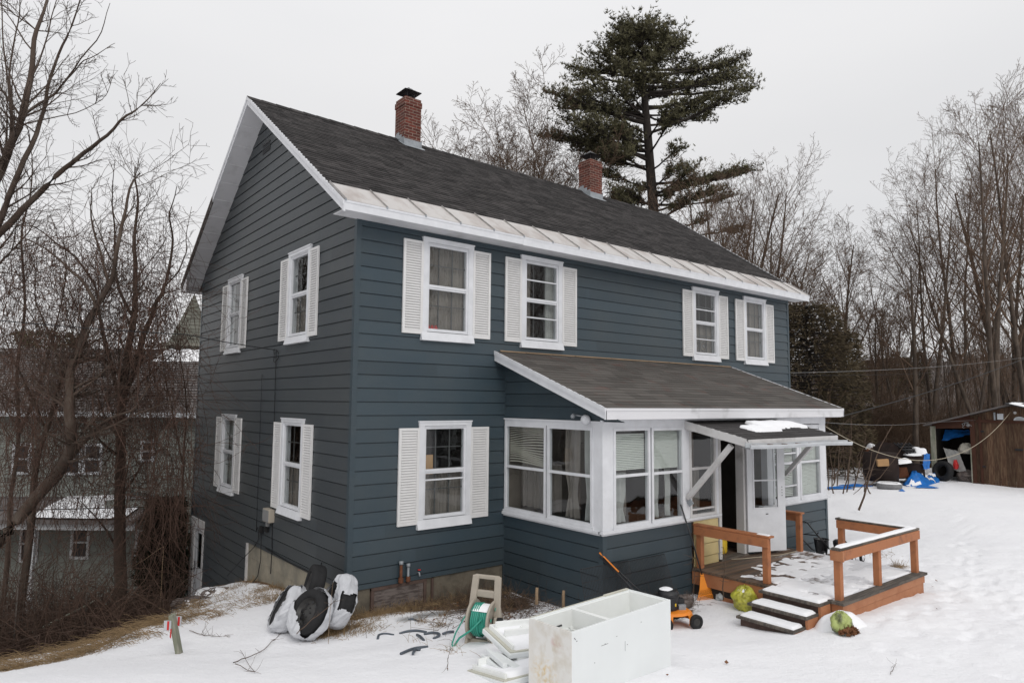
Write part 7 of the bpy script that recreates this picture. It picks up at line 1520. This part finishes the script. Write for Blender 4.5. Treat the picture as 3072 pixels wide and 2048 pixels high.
b2 = thing('barrel', 'dark barrel at the left end of the junk heap, snow on top', 'barrel', tuple(JP(220, 1150, 22.6))); q = JP(215, 1150, 22.8); MB().lathe([(.0, -.1), (.52, -.1), (.55, .2), (.52, .82), (.0, .84)], q, n=24).build('body', 'dark_machine', b2)
mb = MB(); a, b = JP(150, 935, 22.4), JP(318, 925, 22.3); mb.bar(a, b, .35, .22); yb_ = mb.build('box', 'cardboard', None, loc=tuple(a), bevel=.01); tag(yb_, 'yellowish wooden box on the barrel of the junk heap', 'box')
def slump(name, label, u0, u1, v0, v1, D, h, seed):
    a = JP(u0, v0, D); b = JP(u1, v1, D); n = 26; V = []
    for i in range(n+1):
        for j in range(9): t = i/n; s = -1+2*j/8; e = max(0, 1-abs(2*t-1)**4)**.5; V.append(tuple(a*(1-t)+b*t+FH*(s*.35*e+.3)+UP*(h*e*math.sqrt(max(0, 1-s*s))*(.7+.6*vn(np.array([t*6+seed]), np.array([s+3]))[0]))))
    o = MB().add(V, [(i*9+j, (i+1)*9+j, (i+1)*9+j+1, i*9+j+1) for i in range(n) for j in range(8)], .5, True).build('snow_cover' if label is None else name, 'snow', jk if label is None else None, loc=tuple(a) if label else None)
    if label: tag(o, label, 'snow')
slump('s', None, 110, 375, 915, 890, 22.5, .14, 1); slump('s', None, 290, 725, 975, 930, 22.7, .14, 2); slump('s', None, 660, 860, 835, 825, 22.9, .05, 3); slump('s', None, 720, 940, 830, 790, 23.6, .22, 5)
slump('snow_heap', 'snow cap with a red edge on the back of the junk heap', 80, 270, 745, 775, 24.4, .22, 6)
o = lumpy('rust_drum', 'rusty brown drum under the snow cap behind the junk heap', 'drum', JP(150, 830, 24.5)-UP*.15, .32, (1.3, 1, 1), 'rust', 41)
drape('tarp', 'blue tarp hanging between the junk heap and the shed post', 'tarp', lambda a, b: tuple(JP(850+95*a, 800+230*b, 23.3)), 8, 10, 'tarp', 7, .06, tuple(JP(900, 1000, 23.3)))
# slim saplings leaning in the snow right of the porch
random.seed(77); SP = [(2498, 1440, 2515, 1300), (2510, 1460, 2520, 1280), (2528, 1480, 2560, 1330), (2540, 1475, 2555, 1250), (2556, 1470, 2600, 1300), (2500, 1590-110, 2490, 1330), (2590, 1475, 2620, 1330), (2602, 1400, 2594, 1260), (2485, 1470, 2480, 1340), (2570, 1440, 2545, 1290), (2615, 1480, 2570, 1370), (2535, 1440, 2528, 1270), (2496, 1455, 2530, 1350), (2580, 1410, 2640, 1250), (2640, 1440, 2660, 1290)]
for i, (u0, v0, u1, v1) in enumerate(SP):
    z = -.2
    for _ in range(5): q = onplane(u0, v0, 2, z); z = g1(q[0], q[1])
    D = float(np.dot(np.array(q)-CP, _f)); T = Tubes(); a = np.array([q[0], q[1], z-.1]); b = np.array(at(u1, v1, D+rnd(-.3, .3))); pts = np.array([a*(1-t)+b*t+vrand()*.03 for t in np.linspace(0, 1, 7)]); T.add(pts, np.linspace(.022, .006, 7), 5)
    for k in range(7): j = random.randint(2, 6); T.add(limbpath(pts[j], vrand()*[1, 1, .5]+np.array([0, 0, .5]), rnd(.2, .8), 4, .15), np.linspace(.007, .003, 5), 3)
    o = T.build('sapling', 'twig', loc=tuple(a)); tag(o, 'slim leafless sapling in the snow between the porch end and the junk heap', 'sapling', 'slim saplings right of the porch')
z = -.2
q = np.array([onplane(2578, 1526, 2, -.1)])[0]; T = Tubes(); D = float(np.dot(q-CP, _f)); P = [np.array(at(u, v, D)) for u, v in ((2576, 1530), (2592, 1490), (2605, 1440), (2640, 1420), (2680, 1375), (2700, 1360))]; T.add(P[:3]+[np.array(at(2618, 1400, D)), np.array(at(2640, 1340, D)), np.array(at(2680, 1270, D))], np.linspace(.03, .008, 6), 6); T.add([P[2]-UP*.15, P[3]-UP*.1, P[4]-UP*.05, np.array(at(2735, 1300, D))], [.014, .012, .009, .005], 5)
T.add([P[2], np.array(at(2575, 1470, D)), np.array(at(2560, 1482, D))], [.012, .01, .006], 4)
o = T.build('sapling', 'twig', loc=tuple(P[0])); tag(o, 'lone leaning sapling with a forked dark stem in open snow, nearest the deck', 'sapling')
# rear snow pile and ledges
# ---- wires
def wire(label, pts, r, m_='cable', sag=0., name='wire', cat='wire', n=24):
    Q = []
    for (a, b) in zip(pts[:-1], pts[1:]):
        a = np.array(a); b = np.array(b); L = np.linalg.norm(b-a)
        for t in np.linspace(0, 1, n): Q.append(a*(1-t)+b*t-UP*sag*L*4*t*(1-t))
    T = Tubes(); T.add(np.array(Q), np.full(len(Q), r), 5); o = T.build(name, m_, loc=tuple(Q[0])); tag(o, label, cat); return o
PC = np.array([9.7, -2.55, 2.42])
wire('thick black cable rising from the porch eave to the right edge of the photo', [PC, at(3300, 965, 30)], .011, sag=.012)
wire('upper thin power line crossing the woods at right', [at(2373, 1118, 17), at(3350, 1010, 40)], .005, 'wire_grey', .012)
wire('lower thin power line crossing the woods at right', [at(2373, 1125, 18), at(2900, 1110, 32), at(3350, 1045, 44)], .005, 'cable', .004)
rp0 = np.array([9.46, -2.3, 2.25]); rp3 = np.array(at(3040, 1224, 23.2)); wire('pale sagging rope clothesline from the porch to the shed', [rp0, rp3], .0075, 'rope', .085, 'rope', 'rope', 40)
wire('thin grey line from the porch post to the shed eave', [rp0+UP*.05, at(2790, 1266, 24), at(3072, 1250, 23.4)], .004, 'wire_grey', .006)
wire('service wire from the left woods to the gable wall of the house', [at(-200, 940, 9.4), at(560, 1003, 11.5), (-.04, 3.2, 3.58)], .008, 'cable', .010)
wire('black utility line low across the bank trees and grey house', [at(-150, 1533, 17.5), at(560, 1515, 18.5)], .014, 'cable', .003)
wire('higher utility line across the porch of the grey house', [at(-150, 1492, 18.5), at(560, 1490, 19)], .008, 'cable', .002)
